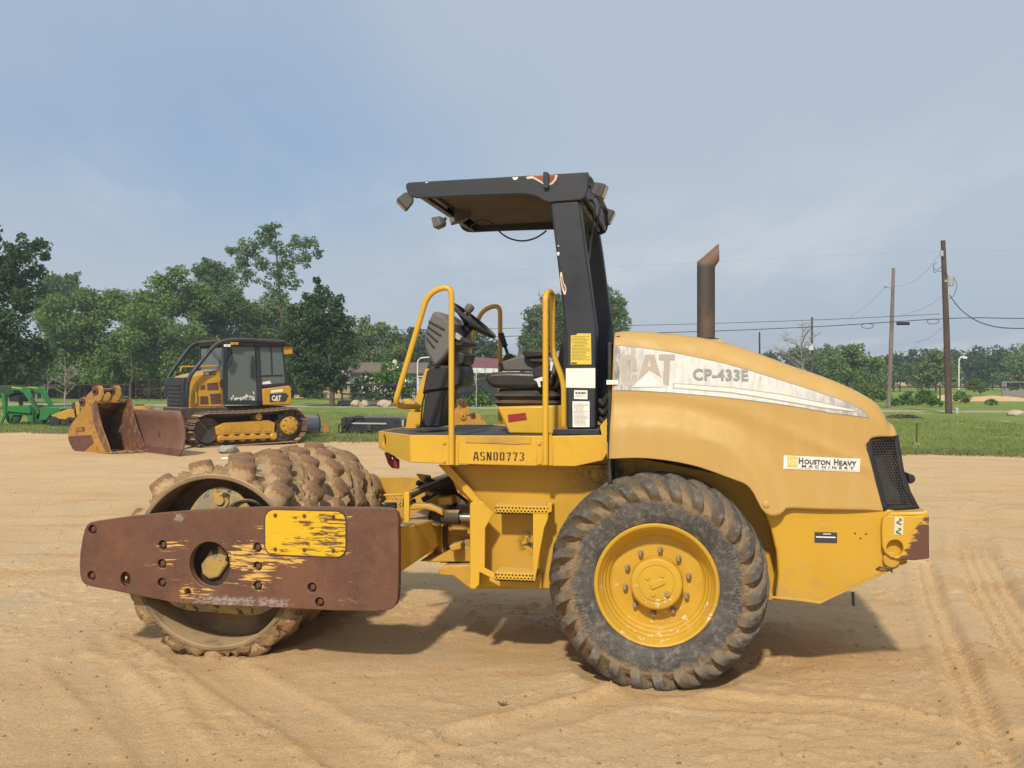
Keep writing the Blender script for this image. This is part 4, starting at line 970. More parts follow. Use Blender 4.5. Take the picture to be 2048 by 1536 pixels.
# tail grille: real hexagonal holes
grille_px = q6([(1500, 627), (1550, 625), (1560, 690), (1575, 790), (1600, 890), (1640, 962), (1662, 998), (1465, 1000), (1378, 690), (1378, 662), (1395, 641), (1430, 631)])
gro = RR(grille_px, YHD)
def inside(p, P):
    c = False; n = len(P)
    for i in range(n):
        a, b = P[i], P[(i+1) % n]
        if (a[1] > p[1]) != (b[1] > p[1]) and p[0] < (b[0]-a[0])*(p[1]-a[1])/(b[1]-a[1])+a[0]: c = not c
    return c
def poly_d(p, P):
    return min(geometry.intersect_point_line(Vector((*p, 0)), Vector((*P[i], 0)), Vector((*P[(i+1) % len(P)], 0)))[0].__sub__(Vector((*p, 0))).length if 0 <= geometry.intersect_point_line(Vector((*p, 0)), Vector((*P[i], 0)), Vector((*P[(i+1) % len(P)], 0)))[1] <= 1 else min((Vector(p)-Vector(P[i])).length, (Vector(p)-Vector(P[(i+1) % len(P)])).length) for i in range(len(P)))
gl_x = np.array([R(1735, 882, YHD)[0], R(1771, 1024, YHD)[0]]); gl_z = np.array([R(1735, 882, YHD)[1], R(1771, 1024, YHD)[1]])
def grille_y(x, z):
    x0 = np.interp(z, gl_z[::-1], gl_x[::-1]); d = max(0, x-x0)
    return hood_y(min(x, 1.30), min(z, float(topz(1.30))-0.14))-0.006+1.4*d*d+(0.03 if d > 0.03 else 0.03*d/0.03)*0.6
def hexmesh(out, yf, pitch, hole, margin, dy=0.0):
    xs = [p[0] for p in out]; zs = [p[1] for p in out]; vs = []; fs = []; idx = {}
    def vid(x, z):
        k = (round(x, 5), round(z, 5))
        if k not in idx: idx[k] = len(vs); vs.append((x, yf(x, z)+dy, z))
        return idx[k]
    R_ = pitch/math.sqrt(3); row = 0; z = min(zs)
    while z < max(zs):
        x = min(xs)+(pitch/2 if row % 2 else 0)
        while x < max(xs):
            if inside((x, z), out) and poly_d((x, z), out) > margin:
                o6 = [vid(x+R_*math.sin(PI/3*k), z+R_*math.cos(PI/3*k)) for k in range(6)]
                i6 = [vid(x+hole*math.sin(PI/3*k), z+hole*math.cos(PI/3*k)) for k in range(6)]
                for k in range(6): l = (k+1) % 6; fs.append((o6[k], o6[l], i6[l], i6[k]))
            x += pitch
        z += pitch*math.sqrt(3)/2; row += 1
    return vs, fs
def inset_poly(P, d):
    n = len(P); area = sum(P[i][0]*P[(i+1) % n][1]-P[(i+1) % n][0]*P[i][1] for i in range(n)); s = 1 if area > 0 else -1; out = []
    for i in range(n):
        a, b, c = Vector(P[i-1]), Vector(P[i]), Vector(P[(i+1) % n]); u = (b-a).normalized(); w = (c-b).normalized()
        nn = Vector((-u.y-w.y, u.x+w.x)).normalized()*s; k = max(0.5, (1+u.dot(w))/2); out.append(tuple(b+nn*d/math.sqrt(k)))
    return out
gri = inset_poly(gro, 0.026)
grille = panel_obj('grille', gro, 0.05, grille_y, M['black_plastic'], roller, 0.012, holes=[gri])
hv, hf = hexmesh(gro, grille_y, 0.0172, 0.0084, 0.020, 0.004)
MB().add(hv, hf).build('grille_mesh', M['mesh_grey'], grille, smooth=False, fix=False)
MB().add(*panel(inset_poly(gro, 0.02), 0.06, lambda x, z: grille_y(x, z)+0.11)).build('radiator_core', M['ink'], grille)
vs, fs = panel(gro, 0.06, grille_y); MB().add([(x, far(y), z) for x, y, z in vs], fs).build('far_grille', M['black_plastic'], grille)
rg = MB(); z0_, z1_ = R(1800, 1020, 0.3)[1], R(1800, 876, 0.3)[1]
rg.hexa([(1.33, 0.30, z0_), (1.47, 0.32, z0_), (1.47, far(0.32), z0_), (1.33, far(0.30), z0_), (1.22, 0.28, z1_), (1.335, 0.26, z1_), (1.335, far(0.26), z1_), (1.22, far(0.28), z1_)])
rg.build('rear_grille', M['black_plastic'], grille, 0.01)
la = zoomed([(1245, 300), (1300, 318), (1318, 345), (1312, 375), (1280, 395), (1255, 395)], 4.518, 1540, 880)
poly(la, 0.50, 0.66, 'tail_lamp', M['black_plastic'], grille, 0.006)

# decal on the hood side, letters and stripe
dec_px = q6([(119, 175), (250, 188), (400, 210), (530, 236), (660, 265), (780, 298), (900, 335), (1030, 376), (1150, 415), (1230, 442), (1290, 464), (1335, 487), (1365, 510), (1384, 533), (1300, 523), (1200, 510), (1050, 483), (900, 460), (750, 441), (600, 425), (400, 408), (250, 400), (119, 396)])
dec_o = RR(dec_px, YHD); DECAL_X0, DECAL_X1 = dec_o[0][0], dec_o[13][0]; M['decal'] = decal_material()
dec_out = RR(q6([(119, 171), (250, 184), (400, 206), (530, 232), (660, 261), (780, 294), (900, 331), (1030, 372), (1150, 411), (1230, 438), (1292, 460), (1340, 484), (1370, 508), (1391, 537), (1300, 527), (1200, 514), (1050, 487), (900, 464), (750, 445), (600, 429), (400, 412), (250, 404), (119, 400)]), YHD)
dec_b = panel_obj('decal_border', dec_out, 0.04, hood_y, M['grey_letters'], hood, 0, -0.0012)
dec = panel_obj('side_decal', dec_o, 0.04, hood_y, M['decal'], hood, 0, -0.003)
def decal_piece(name, P, mat, dy=-0.0045, holes=()): return panel_obj(name, RR(q6(P), YHD), 0.05, hood_y, mat, hood, 0, dy, [RR(q6(h_), YHD) for h_ in holes])
decal_piece('stripe_edge', [(411, 361), (700, 382), (950, 416), (1150, 458), (1270, 484), (1318, 495), (1331, 503), (1300, 504), (1150, 487), (950, 452), (700, 412), (411, 389)], M['tan_letters'])
decal_piece('stripe', [(416, 366), (700, 387), (950, 421), (1150, 462), (1270, 488), (1310, 496), (1322, 501), (1300, 500), (1150, 482), (950, 447), (700, 407), (416, 384)], M['white'], -0.006)
def on_hood(P): return [(p[0], hood_y(*p)-0.0055, p[1]) for p in P]
Cc = [(232, 300), (232, 262), (226, 236), (210, 222), (185, 220), (165, 226), (154, 240), (150, 270), (150, 330), (155, 358), (168, 372), (195, 378), (216, 372), (230, 354), (233, 322), (206, 322), (205, 340), (198, 350), (190, 350), (184, 340), (182, 310), (182, 268), (185, 252), (193, 246), (200, 250), (204, 262), (205, 300)]
Aa = [(272, 222), (318, 222), (352, 334), (293, 296), (237, 350)]
Ah = [(292, 240), (303, 280), (283, 280)]
Tt = [(340, 220), (420, 220), (420, 248), (396, 248), (390, 376), (364, 366), (362, 345), (368, 248), (340, 248)]
Tri = [(213, 379), (293, 306), (372, 379)]
for nm, P, hs_ in (('letter_c', Cc, ()), ('letter_a', Aa, (Ah,)), ('letter_t', Tt, ())):
    decal_piece('emblem_edge', [(293+(x-293)*1.02, 300+(y-300)*1.035) for x, y in P], M['pale_letters'], -0.0040, hs_)
    decal_piece('emblem_letter', P, M['tan_letters'], -0.0052, hs_)
decal_piece('emblem_triangle', [(205, 382), (293, 298), (380, 382)], M['pale_letters'], -0.0058); decal_piece('emblem_triangle', [(222, 376), (293, 310), (363, 376)], M['white'], -0.0066)
def hood_text(s, x0, y0, x1, y1, mat, name, bold=0.0, space=1.0, slope=0.0):     # box in photo pixels, slope in pixels per pixel
    def fn(u, v):
        px = x0+(x1-x0)*u; x, z = R(px, y1+slope*(px-x0)-(y1-y0)*v, YHD); return (x, hood_y(x, z)-0.0075, z)
    vs, fs = text_fit(s, 0, 0, 1, 1, fn, bold, space)
    return MB().add(vs, fs).build(name, mat, hood, smooth=False, fix=False)
hood_text('CP-433E', 1386, 737, 1497, 760, M['grey_letters'], 'model_lettering', 0.032, 1.06, 0.02)
fl_ = MB(); a = R(1222, 768, YHD); 
MB().prism(RR([(1213, 760), (1236, 760), (1236, 769), (1213, 769)], YHD), YHD-0.004, YHD-0.002).build('white_strip', M['white'], hood)
# dealer sticker
stk_px = [(1568, 911), (1722, 918), (1721, 945), (1567, 938)]
stk = panel_obj('dealer_sticker', RR(stk_px, YHD), 0.06, hood_y, M['white'], hood, 0, -0.003)
panel_obj('sticker_logo', RR([(1575.5, 913), (1596, 914), (1596, 934), (1575, 933)], YHD), 0.05, hood_y, M['label_yellow'], hood, 0, -0.0045)
hood_text('HM', 1578, 917, 1594, 931, M['white'], 'logo_mark', 0.0, 1.0, 0.04)
SL = 0.045
hood_text('H', 1598, 915.2, 1607, 927.6, M['ink'], 'sticker_lettering', 0.025, 1, SL); hood_text('OUSTON', 1609, 918.6, 1661, 928.1, M['ink'], 'sticker_lettering', 0.025, 1.0, SL)
hood_text('H', 1668.5, 918.0, 1677.5, 930.6, M['ink'], 'sticker_lettering', 0.025, 1, SL); hood_text('EAVY', 1679, 921.4, 1714, 931.1, M['ink'], 'sticker_lettering', 0.025, 1.0, SL)
hood_text('MACHINERY', 1604, 929.6, 1709, 934.8, M['ink'], 'sticker_lettering', 0.02, 1.7, SL)
hood_text('+1 713-666-6666 - sales@houstonmachinery.com', 1576, 934.6, 1714, 937.2, M['ink'], 'sticker_lettering', 0.0, 1.2, SL)

fb_ = R(1531, 1006, YHD); MB().lathe([(0.020, 0.0), (0.020, -0.006), (0.014, -0.009), (0.0001, -0.009)], (fb_[0], hood_y(*fb_), fb_[1]), (0, 1, 0), 18).build('fender_fastener', M['faded'], hood)
# ---------------- exhaust stack
ex0 = R(1412, 676, YC); EXR = 0.0575
exm = MB(); e1 = R(1412, 533, YC); n_ = 28
rings = [[(ex0[0]+EXR*math.cos(a), YC+EXR*math.sin(a), ex0[1]) for a in np.linspace(0, 2*PI, n_, False)],
         [(e1[0]+EXR*math.cos(a), YC+EXR*math.sin(a), e1[1]+0.012-0.018*math.cos(a)) for a in np.linspace(0, 2*PI, n_, False)]]
tx_, tzt, tzb = R(1438, 487, YC)[0], R(1438, 487, YC)[1], R(1438, 521, YC)[1]
rings.append([(tx_+0.002*math.cos(a), YC+EXR*1.02*math.sin(a), (tzt+tzb)/2-(tzt-tzb)/2*math.cos(a)) for a in np.linspace(0, 2*PI, n_, False)])
rings.append([(tx_-0.001, YC+EXR*0.95*math.sin(a), (tzt+tzb)/2-(tzt-tzb)/2*0.94*math.cos(a)) for a in np.linspace(0, 2*PI, n_, False)])
rings.append([(e1[0]+EXR*0.9*math.cos(a), YC+EXR*0.9*math.sin(a), e1[1]) for a in np.linspace(0, 2*PI, n_, False)])
exm.add([p for r in rings for p in r], [(i*n_+k, i*n_+(k+1) % n_, (i+1)*n_+(k+1) % n_, (i+1)*n_+k) for i in range(len(rings)-1) for k in range(n_)])
exh = exm.build('exhaust_stack', M['exhaust'], roller)
MB().lathe([(EXR*1.02, ex0[1]-0.004), (EXR*1.45, ex0[1]-0.004), (EXR*1.45, ex0[1]-0.012)], (ex0[0], YC, 0), (0, 0, 1), 24).build('stack_flange', M['iron'], exh)
bz = ex0[1]-0.012; MB().hexa([(ex0[0]-0.12, YC-0.16, bz-0.10), (ex0[0]+0.17, YC-0.16, bz-0.10), (ex0[0]+0.17, YC+0.16, bz-0.10), (ex0[0]-0.12, YC+0.16, bz-0.10), (ex0[0]-0.09, YC-0.10, bz), (ex0[0]+0.10, YC-0.10, bz), (ex0[0]+0.10, YC+0.10, bz), (ex0[0]-0.09, YC+0.10, bz)]).build('stack_boss', M['faded'], exh, 0.015, 3)

# ---------------- rear wheels
HZ = 0.566; NL = 26; TR = 0.592
sp = [(0.325, 0.060), (0.345, 0.036), (0.37, 0.020), (0.41, 0.008), (0.45, 0.002), (0.49, 0.004), (0.52, 0.014), (0.540, 0.034), (0.555, 0.062), (0.566, 0.10), (0.574, 0.14), (0.577, 0.19)]
sp = sp+[(r, 0.38-y) for r, y in sp[-2::-1]]
spx = curve([(r, y, 0) for r, y in sp], 5); Pn = np.array([(p.x, p.y) for p in spx]); tg_ = np.gradient(Pn, axis=0); nn = np.stack([tg_[:, 1], -tg_[:, 0]], -1); nn /= np.linalg.norm(nn, axis=1)[:, None]
nth = NL*34; th = np.linspace(0, 2*PI, nth, False); TH, IP = np.meshgrid(th, np.arange(len(Pn)))
Rr_, Yr = Pn[IP, 0], Pn[IP, 1]; hgt_ = np.zeros(TH.shape)
arc = np.concatenate([[0], np.cumsum(np.linalg.norm(np.diff(Pn, axis=0), axis=1))]); mid = arc[len(arc)//2]; Sx = (arc[IP]-mid)
for side in (-1, 1):
    t = Sx*side/0.190                              # 0 centre, 1 shoulder, >1 down the sidewall
    c = 0.30*(1-np.clip(t, -0.1, 1.2))**1.35*side*1.0
    c = 0.36*np.power(np.clip(1.15-t, 0, 2), 1.3)
    ph = (TH-c-(0.0 if side < 0 else PI/NL)) % (2*PI/NL)-PI/NL
    w = 0.046+0.012*np.clip(t, 0, 1)
    hh = sm(w+0.009, w-0.004, np.abs(ph))*sm(-0.12, -0.02, t)*sm(1.20, 0.99, t)
    hgt_ = np.maximum(hgt_, hh)
disp = hgt_*0.060+(1-hgt_)*np.maximum(0, fbm(np.cos(TH)*6+Yr*12+3, np.sin(TH)*6-Yr*9, 4, 13, 0.6)-0.45)*0.035*sm(0.52, 0.56, Rr_)+(fbm(np.cos(TH)*9+Yr*20, np.sin(TH)*9-Yr*14, 4, 3, 0.6)-0.5)*0.016*sm(0.50, 0.56, Rr_)
side_ = (Yr < 0.1)
disp = disp+0.004*np.exp(-((Rr_-0.405)/0.006)**2)+0.005*np.exp(-((Rr_-0.505)/0.008)**2)+0.0025*side_*sm(0.440, 0.446, Rr_)*sm(0.474, 0.468, Rr_)*(np.sin(TH*150) > 0)*((np.sin(TH*2+0.6) > 0.35) | (np.sin(TH*3+2.0) > 0.8))
Rd = Rr_+nn[IP, 0]*disp; Yd = Yr+nn[IP, 1]*disp*0.8
Xt = Rd*np.cos(TH); Zt = Rd*np.sin(TH); lowz = -(HZ+0.022)
flatm = np.clip(lowz+0.05-Zt, 0, None); Zt = np.maximum(Zt, lowz+0.0)+0.0; Yd = Yd+np.sign(Yd-0.19)*flatm*0.35
tverts = np.stack([Xt, Yd, Zt], -1).reshape(-1, 3); np_, nt_ = TH.shape
ii = np.arange(np_*nt_).reshape(np_, nt_); jj = np.roll(ii, -1, axis=1); tf = np.stack([ii[:-1], jj[:-1], jj[1:], ii[1:]], -1).reshape(-1, 4)
M['tyre'] = tyre_material(HZ, 0.19)
tyre_me = []
def wheel(yo, mirror):
    rim = MB().lathe([(0.352, 0.034), (0.356, 0.022), (0.348, 0.014), (0.336, 0.018), (0.328, 0.032), (0.322, 0.05), (0.312, 0.062), (0.309, 0.085), (0.298, 0.095), (0.292, 0.118), (0.280, 0.128), (0.274, 0.150), (0.262, 0.160), (0.20, 0.158), (0.0001, 0.155)], (0, 0, 0), (0, 1, 0), 72).build('wheel', M['rim'], roller, angle=28)
    if tyre_me: me = tyre_me[0]
    else:
     me = bpy.data.meshes.new('tyre'); me.from_pydata(tverts.tolist(), [], tf.tolist()); tyre_me.append(me)
     at_ = me.attributes.new('lug', 'FLOAT', 'POINT'); at_.data.foreach_set('value', hgt_.ravel().astype(np.float32)); me.shade_smooth(); me.materials.append(M['tyre'])
    ty = bpy.data.objects.new('tyre', me); COL.objects.link(ty); ty.parent = rim
    hubm = MB().lathe([(0.150, 0.155), (0.150, 0.075), (0.146, 0.064), (0.138, 0.058), (0.112, 0.056), (0.108, 0.060), (0.100, 0.060), (0.096, 0.055), (0.0001, 0.053)], (0, 0, 0), (0, 1, 0), 56).build('hub', M['rim'], rim, angle=28)
    Mt = Matrix.Rotation(-0.45, 4, 'Y'); Mt.translation = (0.004, 0.052, 0.004)
    hb = MB().box((0, 0, 0), (0.085, 0.012, 0.042)).build('hub_plate', M['rim'], rim, 0.006); hb.matrix_local = Mt
    for k, (x, z) in enumerate(((-0.05, 0.04), (0.03, 0.055), (-0.02, -0.055), (0.062, -0.05))):
        MB().lathe([(0.016, 0.055), (0.014, 0.047 if k < 3 else 0.04), (0.006, 0.046 if k < 3 else 0.04), (0.0001, 0.05)], (x, 0, z), (0, 1, 0), 14).build('plug', M['rim'] if k < 3 else M['bracket'], rim)
    nut = None
    for k in range(10):
        a = 2*PI*(k+0.08)/10+0.16; p = (0.187*math.cos(a), 0.156, 0.187*math.sin(a))
        if nut is None: nut = hexbolt(0.0145, 0.038).build('wheel_nut', M['bracket'], rim); nut.location = p
        else: n2_ = nut.copy(); COL.objects.link(n2_); n2_.parent = rim; n2_.location = p
    rim.location = (0, yo, HZ)
    if mirror: rim.rotation_euler = (0, 0, PI); 
    return rim
wheel(0.0, False); wheel(2*YC, True)
# ---------------- operator platform
Z2 = (3.793, 720, 560)
def q2(P): return zoomed(P, *Z2)
YS = 0.14                                    # near face of the platform
ZD = R(900, 871, YS)[1]                      # deck height
fas = MB()
main_px = [(820, 870), (1103, 872), (1205, 870), (1205, 921), (1150, 933), (1060, 932), (905, 928), (874, 927), (821, 925)]
fascia = MB().prism(RR(main_px, YS), YS, YS+0.02).build('platform', M['yellow'], roller, 0.005)
# chamfered front corner running inward
yA = 0.60
A0, A1 = R(820, 870, YS), R(821, 925, YS); B0, B1 = R(757, 862, yA), R(757, 896, yA); Bm = R(790, 912, 0.37)
def corner(yf, nm):
    hc = []; 
    cxp, czp = R(770, 882, 0.50)
    p = [(A0[0], YS, A0[1]), (B0[0], yA, B0[1]), (B1[0], yA, B1[1]), (Bm[0], 0.37, Bm[1]), (A1[0], YS, A1[1])]
    e1 = (Vector(p[1])-Vector(p[0])); e1.z = 0; L = e1.length; e1.normalize(); nrm = Vector((e1.y, -e1.x, 0)); 
    if nrm.y > 0: nrm = -nrm
    uv = [((Vector(q)-Vector(p[0])).dot(e1), q[2]) for q in p]
    hc = circ((L*0.80, czp), 0.030, 18, 0.040)
    def fn(u, w, z):
        q = Vector((A0[0], YS, 0))+e1*u-nrm*w; return (q.x, yf(q.y), z)
    return MB().prism(uv, 0.0, 0.015, [hc], fn).build(nm, M['yellow'], fascia, 0.003)
corner(lambda y: y, 'corner_plate'); corner(far, 'corner_plate')
fl = MB().prism(RR(main_px, YS), far(YS)-0.02, far(YS)).build('far_fascia', M['yellow'], fascia, 0.005)
fx = B0[0]
MB().b2((fx, yA+0.003, B1[1]), (fx+0.015, far(yA)-0.003, B0[1])).build('front_plate', M['yellow'], fascia, 0.004)
# deck and mat
xr1 = R(1205, 872, YS)[0]
deck_o = [(A0[0]+0.01, YS+0.022), (xr1, YS+0.022), (xr1, far(YS)-0.022), (A0[0]+0.01, far(YS)-0.022), (fx+0.02, far(yA)), (fx+0.02, yA)]
MB().prism(deck_o, ZD-0.035, ZD-0.022, fn=lambda x, y, z: (x, z, y)).build('deck', M['yellow_dirty'], fascia)
MB().prism([(x*1.0, y) for x, y in deck_o[:]], ZD-0.021, ZD-0.008, fn=lambda x, y, z: (x, z, y)).build('floor_mat', M['floor_mat'], fascia, 0.003)
# underside body between deck and frame
MB().prism([(-1.45, ZD-0.05), (-0.30, ZD-0.05), (-0.30, 1.02), (-0.95, 1.02), (-1.18, 1.20)], YF+0.034, far(YF)-0.034).build('platform_support', M['yellow_dirty'], fascia, 0.01)
poly([(768, 905), (776, 905), (796, 921), (796, 938), (783, 936), (776, 928)], 0.72, 0.76, 'tow_lug', M['red'], fascia, 0.004, [circ((783, 917), 3, 10)])
# serrated tread strip on the edge
P = [(932, 885), (1060, 887)]; ser = []
for k in range(52):
    x = 931+130*k/51; ser.append((x, (871 if k % 2 else 873.4)+2*(k/51)))
ser = ser+[(1061, 887), (1040, 887.5), (1036, 888.5), (1000, 887), (996, 886), (985, 886.5), (960, 885.5), (931, 885)]
poly(ser, YS-0.006, YS-0.001, 'tread_strip', M['yellow_dirty'], fascia, 0.0)
# stencilled number (stencil strokes with bridges)
GL = {'A': [((0.02, 0), (0.36, 1.0)), ((0.98, 0), (0.64, 1.0)), ((0.25, 0.32), (0.75, 0.32))],
      'S': [((0.9, 0.92), (0.58, 0.92)), ((0.42, 0.92), (0.12, 0.92)), ((0.14, 0.95), (0.14, 0.58)), ((0.14, 0.54), (0.42, 0.50)), ((0.58, 0.50), (0.86, 0.46)), ((0.86, 0.42), (0.86, 0.05)), ((0.88, 0.08), (0.58, 0.08)), ((0.42, 0.08), (0.1, 0.08))],
      'N': [((0.14, 0), (0.14, 1)), ((0.86, 0), (0.86, 1)), ((0.24, 0.92), (0.76, 0.08))],
      '0': [((0.16, 0.12), (0.16, 0.88)), ((0.84, 0.12), (0.84, 0.88)), ((0.16, 0.84), (0.40, 0.96)), ((0.84, 0.84), (0.60, 0.96)), ((0.16, 0.16), (0.40, 0.04)), ((0.84, 0.16), (0.60, 0.04))],
      '7': [((0.06, 0.90), (0.48, 0.90)), ((0.60, 0.90), (0.96, 0.90)), ((0.84, 0.84), (0.58, 0.44)), ((0.56, 0.36), (0.42, 0))],
      '3': [((0.1, 0.92), (0.44, 0.92)), ((0.56, 0.92), (0.80, 0.88)), ((0.84, 0.86), (0.84, 0.58)), ((0.78, 0.52), (0.46, 0.50)), ((0.84, 0.44), (0.84, 0.14)), ((0.80, 0.10), (0.56, 0.06)), ((0.44, 0.06), (0.08, 0.10))]}
lt_ = MB(); n_ch = 'ASN00773'
for i, ch in enumerate(n_ch):
    x0 = 947.5+i*13.05; x1 = x0+9.3; y0_, y1_ = 903.6+0.12*i, 921.0+0.12*i
    for (a, b) in GL[ch]:
        pa = (x0+(x1-x0)*a[0], y1_+(y0_-y1_)*a[1]); pb = (x0+(x1-x0)*b[0], y1_+(y0_-y1_)*b[1])
        d = Vector((pb[0]-pa[0], pb[1]-pa[1])); nv = Vector((-d.y, d.x)).normalized()*(1.45 if abs(d.x) < abs(d.y) else 1.25)
        q = [(pa[0]+nv.x, pa[1]+nv.y), (pb[0]+nv.x, pb[1]+nv.y), (pb[0]-nv.x, pb[1]-nv.y), (pa[0]-nv.x, pa[1]-nv.y)]
        lt_.prism(RR(q, YS), YS-0.0015, YS-0.0004)
lt_.build('stencilled_number', M['stencil'], fascia, smooth=False)
# bolts and rail brackets on the fascia
def sidebolt(px, py, y, r, mat, par, nm='bolt'):
    c = R(px, py, y); o = hexbolt(r, 0.014).build(nm, mat, par); o.location = (c[0], y, c[1]); return o
for p in ((889, 886), (889, 923), (1079, 887), (1079, 926)):
    c = R(*p, YS); MB().lathe([(0.0145, 0), (0.0145, -0.004), (0.0001, -0.004)], (c[0], YS, c[1]), (0, 1, 0), 18).build('washer', M['yellow'], fascia); sidebolt(*p, YS-0.003, 0.0095, M['yellow'], fascia)
for x in (884, 1073):
    poly([(x, 880), (x+33, 881), (x+33, 931), (x, 930)], YS-0.007, YS-0.001, 'rail_bracket', M['yellow'], fascia, 0.003)
poly([(1085, 880), (1103, 866), (1104, 931), (1085, 931)], YS-0.012, YS-0.008, 'rail_gusset', M['yellow'], fascia, 0.003)

# ---------------- handrails
def rail(P, r, name, mirror=False, fil=0.10, mat='yellow'):
    pts = []
    for px, py, y in P:
        x, z = R(px, py, y); pts.append((x, far(y) if mirror else y, z))
    return MB().tube(fillet(pts, fil, 8), r, 14).build(name, M[mat], roller)
YR = 0.105
rail_f = [(903, 929, YR), (903, 800, YR), (903, 569, YR), (856, 586, YR), (790, 806, YR+0.02), (803, 813, YR+0.12), (838, 813, YR+0.32)]
rail(rail_f, 0.0175, 'front_handrail', fil=0.17); rail(rail_f, 0.0175, 'front_handrail', True, 0.17)
rail_b = [(1091, 929, YR), (1091, 800, YR), (1091, 583, YR), (1105, 583, YR+0.16), (1105, 705, YR+0.16), (1128, 765, YR+0.16), (1128, 856, YR+0.16)]
rail(rail_b, 0.0175, 'rear_handrail', fil=0.07); rail(rail_b, 0.0175, 'rear_handrail', True, 0.07)
# kick bracket at the foot of the front rail
poly(q2([(322, 905), (355, 900), (410, 930), (440, 1000), (430, 1005), (375, 990), (345, 955)]), 0.42, 0.50, 'foot_rest', M['yellow_dirty'], roller, 0.004)

# ---------------- steering console
yc0, yc1 = 0.62, 1.06
con = poly(q2([(497, 672), (522, 672), (515, 760), (470, 930), (455, 1128), (342, 1128), (362, 1010), (400, 990), (412, 915)]), 0.70, 0.74, 'console_bracket', M['yellow'], roller, 0.005)
poly(q2([(497, 672), (522, 672), (515, 760), (470, 930), (455, 1128), (342, 1128), (362, 1010), (400, 990), (412, 915)]), 1.00, 1.04, 'console_bracket', M['yellow'], roller, 0.005, yr=0.70)
poly(q2([(520, 830), (655, 820), (640, 900), (600, 1118), (460, 1120), (490, 900)]), 0.62, 0.98, 'column_cover', M['black_plastic'], roller, 0.012)
poly(q2([(505, 690), (560, 655), (660, 650), (740, 640), (760, 700), (755, 790), (720, 815), (500, 845), (470, 870)]), 0.60, 1.02, 'column_box', M['black_plastic'], roller, 0.012)
dash = poly(q2([(552, 238), (575, 236), (662, 292), (700, 330), (712, 400), (700, 500), (640, 590), (575, 656), (552, 640), (497, 545), (486, 480), (488, 415), (515, 320)]), 0.56, 1.10, 'dash_cover', M['grey_plastic'], roller, 0.02)
for k in range(4):
    a = (510-6*k, 300+42*k); b = (640-26*k, 370+46*k)
    poly(q2([(a[0]+10, a[1]+6), (b[0], b[1]), (b[0]-4, b[1]+9), (a[0]+6, a[1]+15)]), 0.548, 0.562, 'dash_rib', M['black_plastic'], dash, 0.001)
poly(q2([(700, 400), (790, 470), (770, 500), (690, 500)]), 0.62, 1.04, 'instrument_panel', M['black_plastic'], dash, 0.006)
poly(q2([(725, 395), (770, 430), (752, 462), (718, 440)]), 0.60, 0.66, 'ignition_switch', M['galv'], dash, 0.004)
poly(q2([(740, 540), (800, 560), (780, 640), (735, 650)]), 0.66, 0.98, 'valve_block', M['black_plastic'], roller, 0.01)
SWc = R(946, 641, YC); nv = Vector((0.62, 0, 0.785)).normalized(); uu = Vector((0, 1, 0)); ww = nv.cross(uu)
SW = Vector((SWc[0], YC, SWc[1])); swr = 0.178
sw = MB().tube([SW+(uu*math.cos(a)+ww*math.sin(a))*swr for a in np.linspace(0, 2*PI, 48, False)], 0.015, 10, True).build('steering_wheel', M['black_plastic'], roller)
sp_ = MB()
for a in (0.5, 2.6, 4.71): sp_.tube([SW-nv*0.03, SW-nv*0.02+(uu*math.cos(a)+ww*math.sin(a))*0.08, SW+(uu*math.cos(a)+ww*math.sin(a))*swr], [0.022, 0.02, 0.012], 8)
sp_.lathe([(0.0001, 0.01), (0.05, 0.0), (0.06, -0.03), (0.035, -0.06), (0.032, -0.26)], SW, nv, 20); sp_.build('wheel_hub', M['black_plastic'], sw)
kb = R(937, 619, 0.74); K0 = Vector((kb[0], 0.74, kb[1])); MB().lathe([(0.012, -0.045), (0.012, -0.02), (0.026, -0.015), (0.031, 0.01), (0.028, 0.03), (0.018, 0.038), (0.0001, 0.038)], K0, nv, 18).build('spinner_knob', M['grey_plastic'], sw)

# ---------------- seat
ped = poly(q2([(1040, 962), (1530, 950), (1530, 1172), (1128, 1166)]), 0.50, 1.22, 'seat_pedestal', M['yellow'], roller, 0.012)
flat('red_label', q2([(1120, 1022), (1255, 1006), (1268, 1060), (1128, 1080)]), 0.50, M['red'], ped)
bl = MB(); 
zz_ = [R(1050, y, 0.6)[1] for y in (813, 806, 800, 792, 785, 778)]; ww_ = [0.0, 0.03, 0.0, 0.028, 0.0, -0.01]
bx0, bx1 = R(992, 800, 0.6)[0], R(1112, 800, 0.6)[0]
bv = []
for z_, w_ in zip(zz_, ww_):
    for (x, y) in rrect(bx0-w_, 0.62-w_, bx1+w_, 1.10+w_, 0.06, 4): bv.append((x, y, z_))
nb_ = len(bv)//6; bl.add(bv, [(i*nb_+k, i*nb_+(k+1) % nb_, (i+1)*nb_+(k+1) % nb_, (i+1)*nb_+k) for i in range(5) for k in range(nb_)]+[tuple(5*nb_+k for k in range(nb_))])
bl.build('seat_bellows', M['vinyl'], roller)
poly(q2([(945, 740), (955, 712), (1000, 700), (1120, 694), (1300, 700), (1480, 706), (1480, 800), (1300, 822), (1080, 820), (1010, 815), (975, 795), (952, 765)]), 0.59, 1.13, 'seat_cushion', M['vinyl'], roller, 0.045, ).modifiers['bevel'].segments = 4
poly(q2([(1470, 700), (1490, 640), (1540, 400), (1560, 300), (1590, 300), (1640, 420), (1640, 560), (1600, 700), (1560, 740), (1490, 730)]), 0.60, 1.12, 'seat_back', M['vinyl'], roller, 0.045).modifiers['bevel'].segments = 4
poly(q2([(1300, 680), (1380, 650), (1440, 640), (1440, 720), (1330, 740)]), 0.56, 0.60, 'belt_anchor', M['black_plastic'], roller, 0.006)
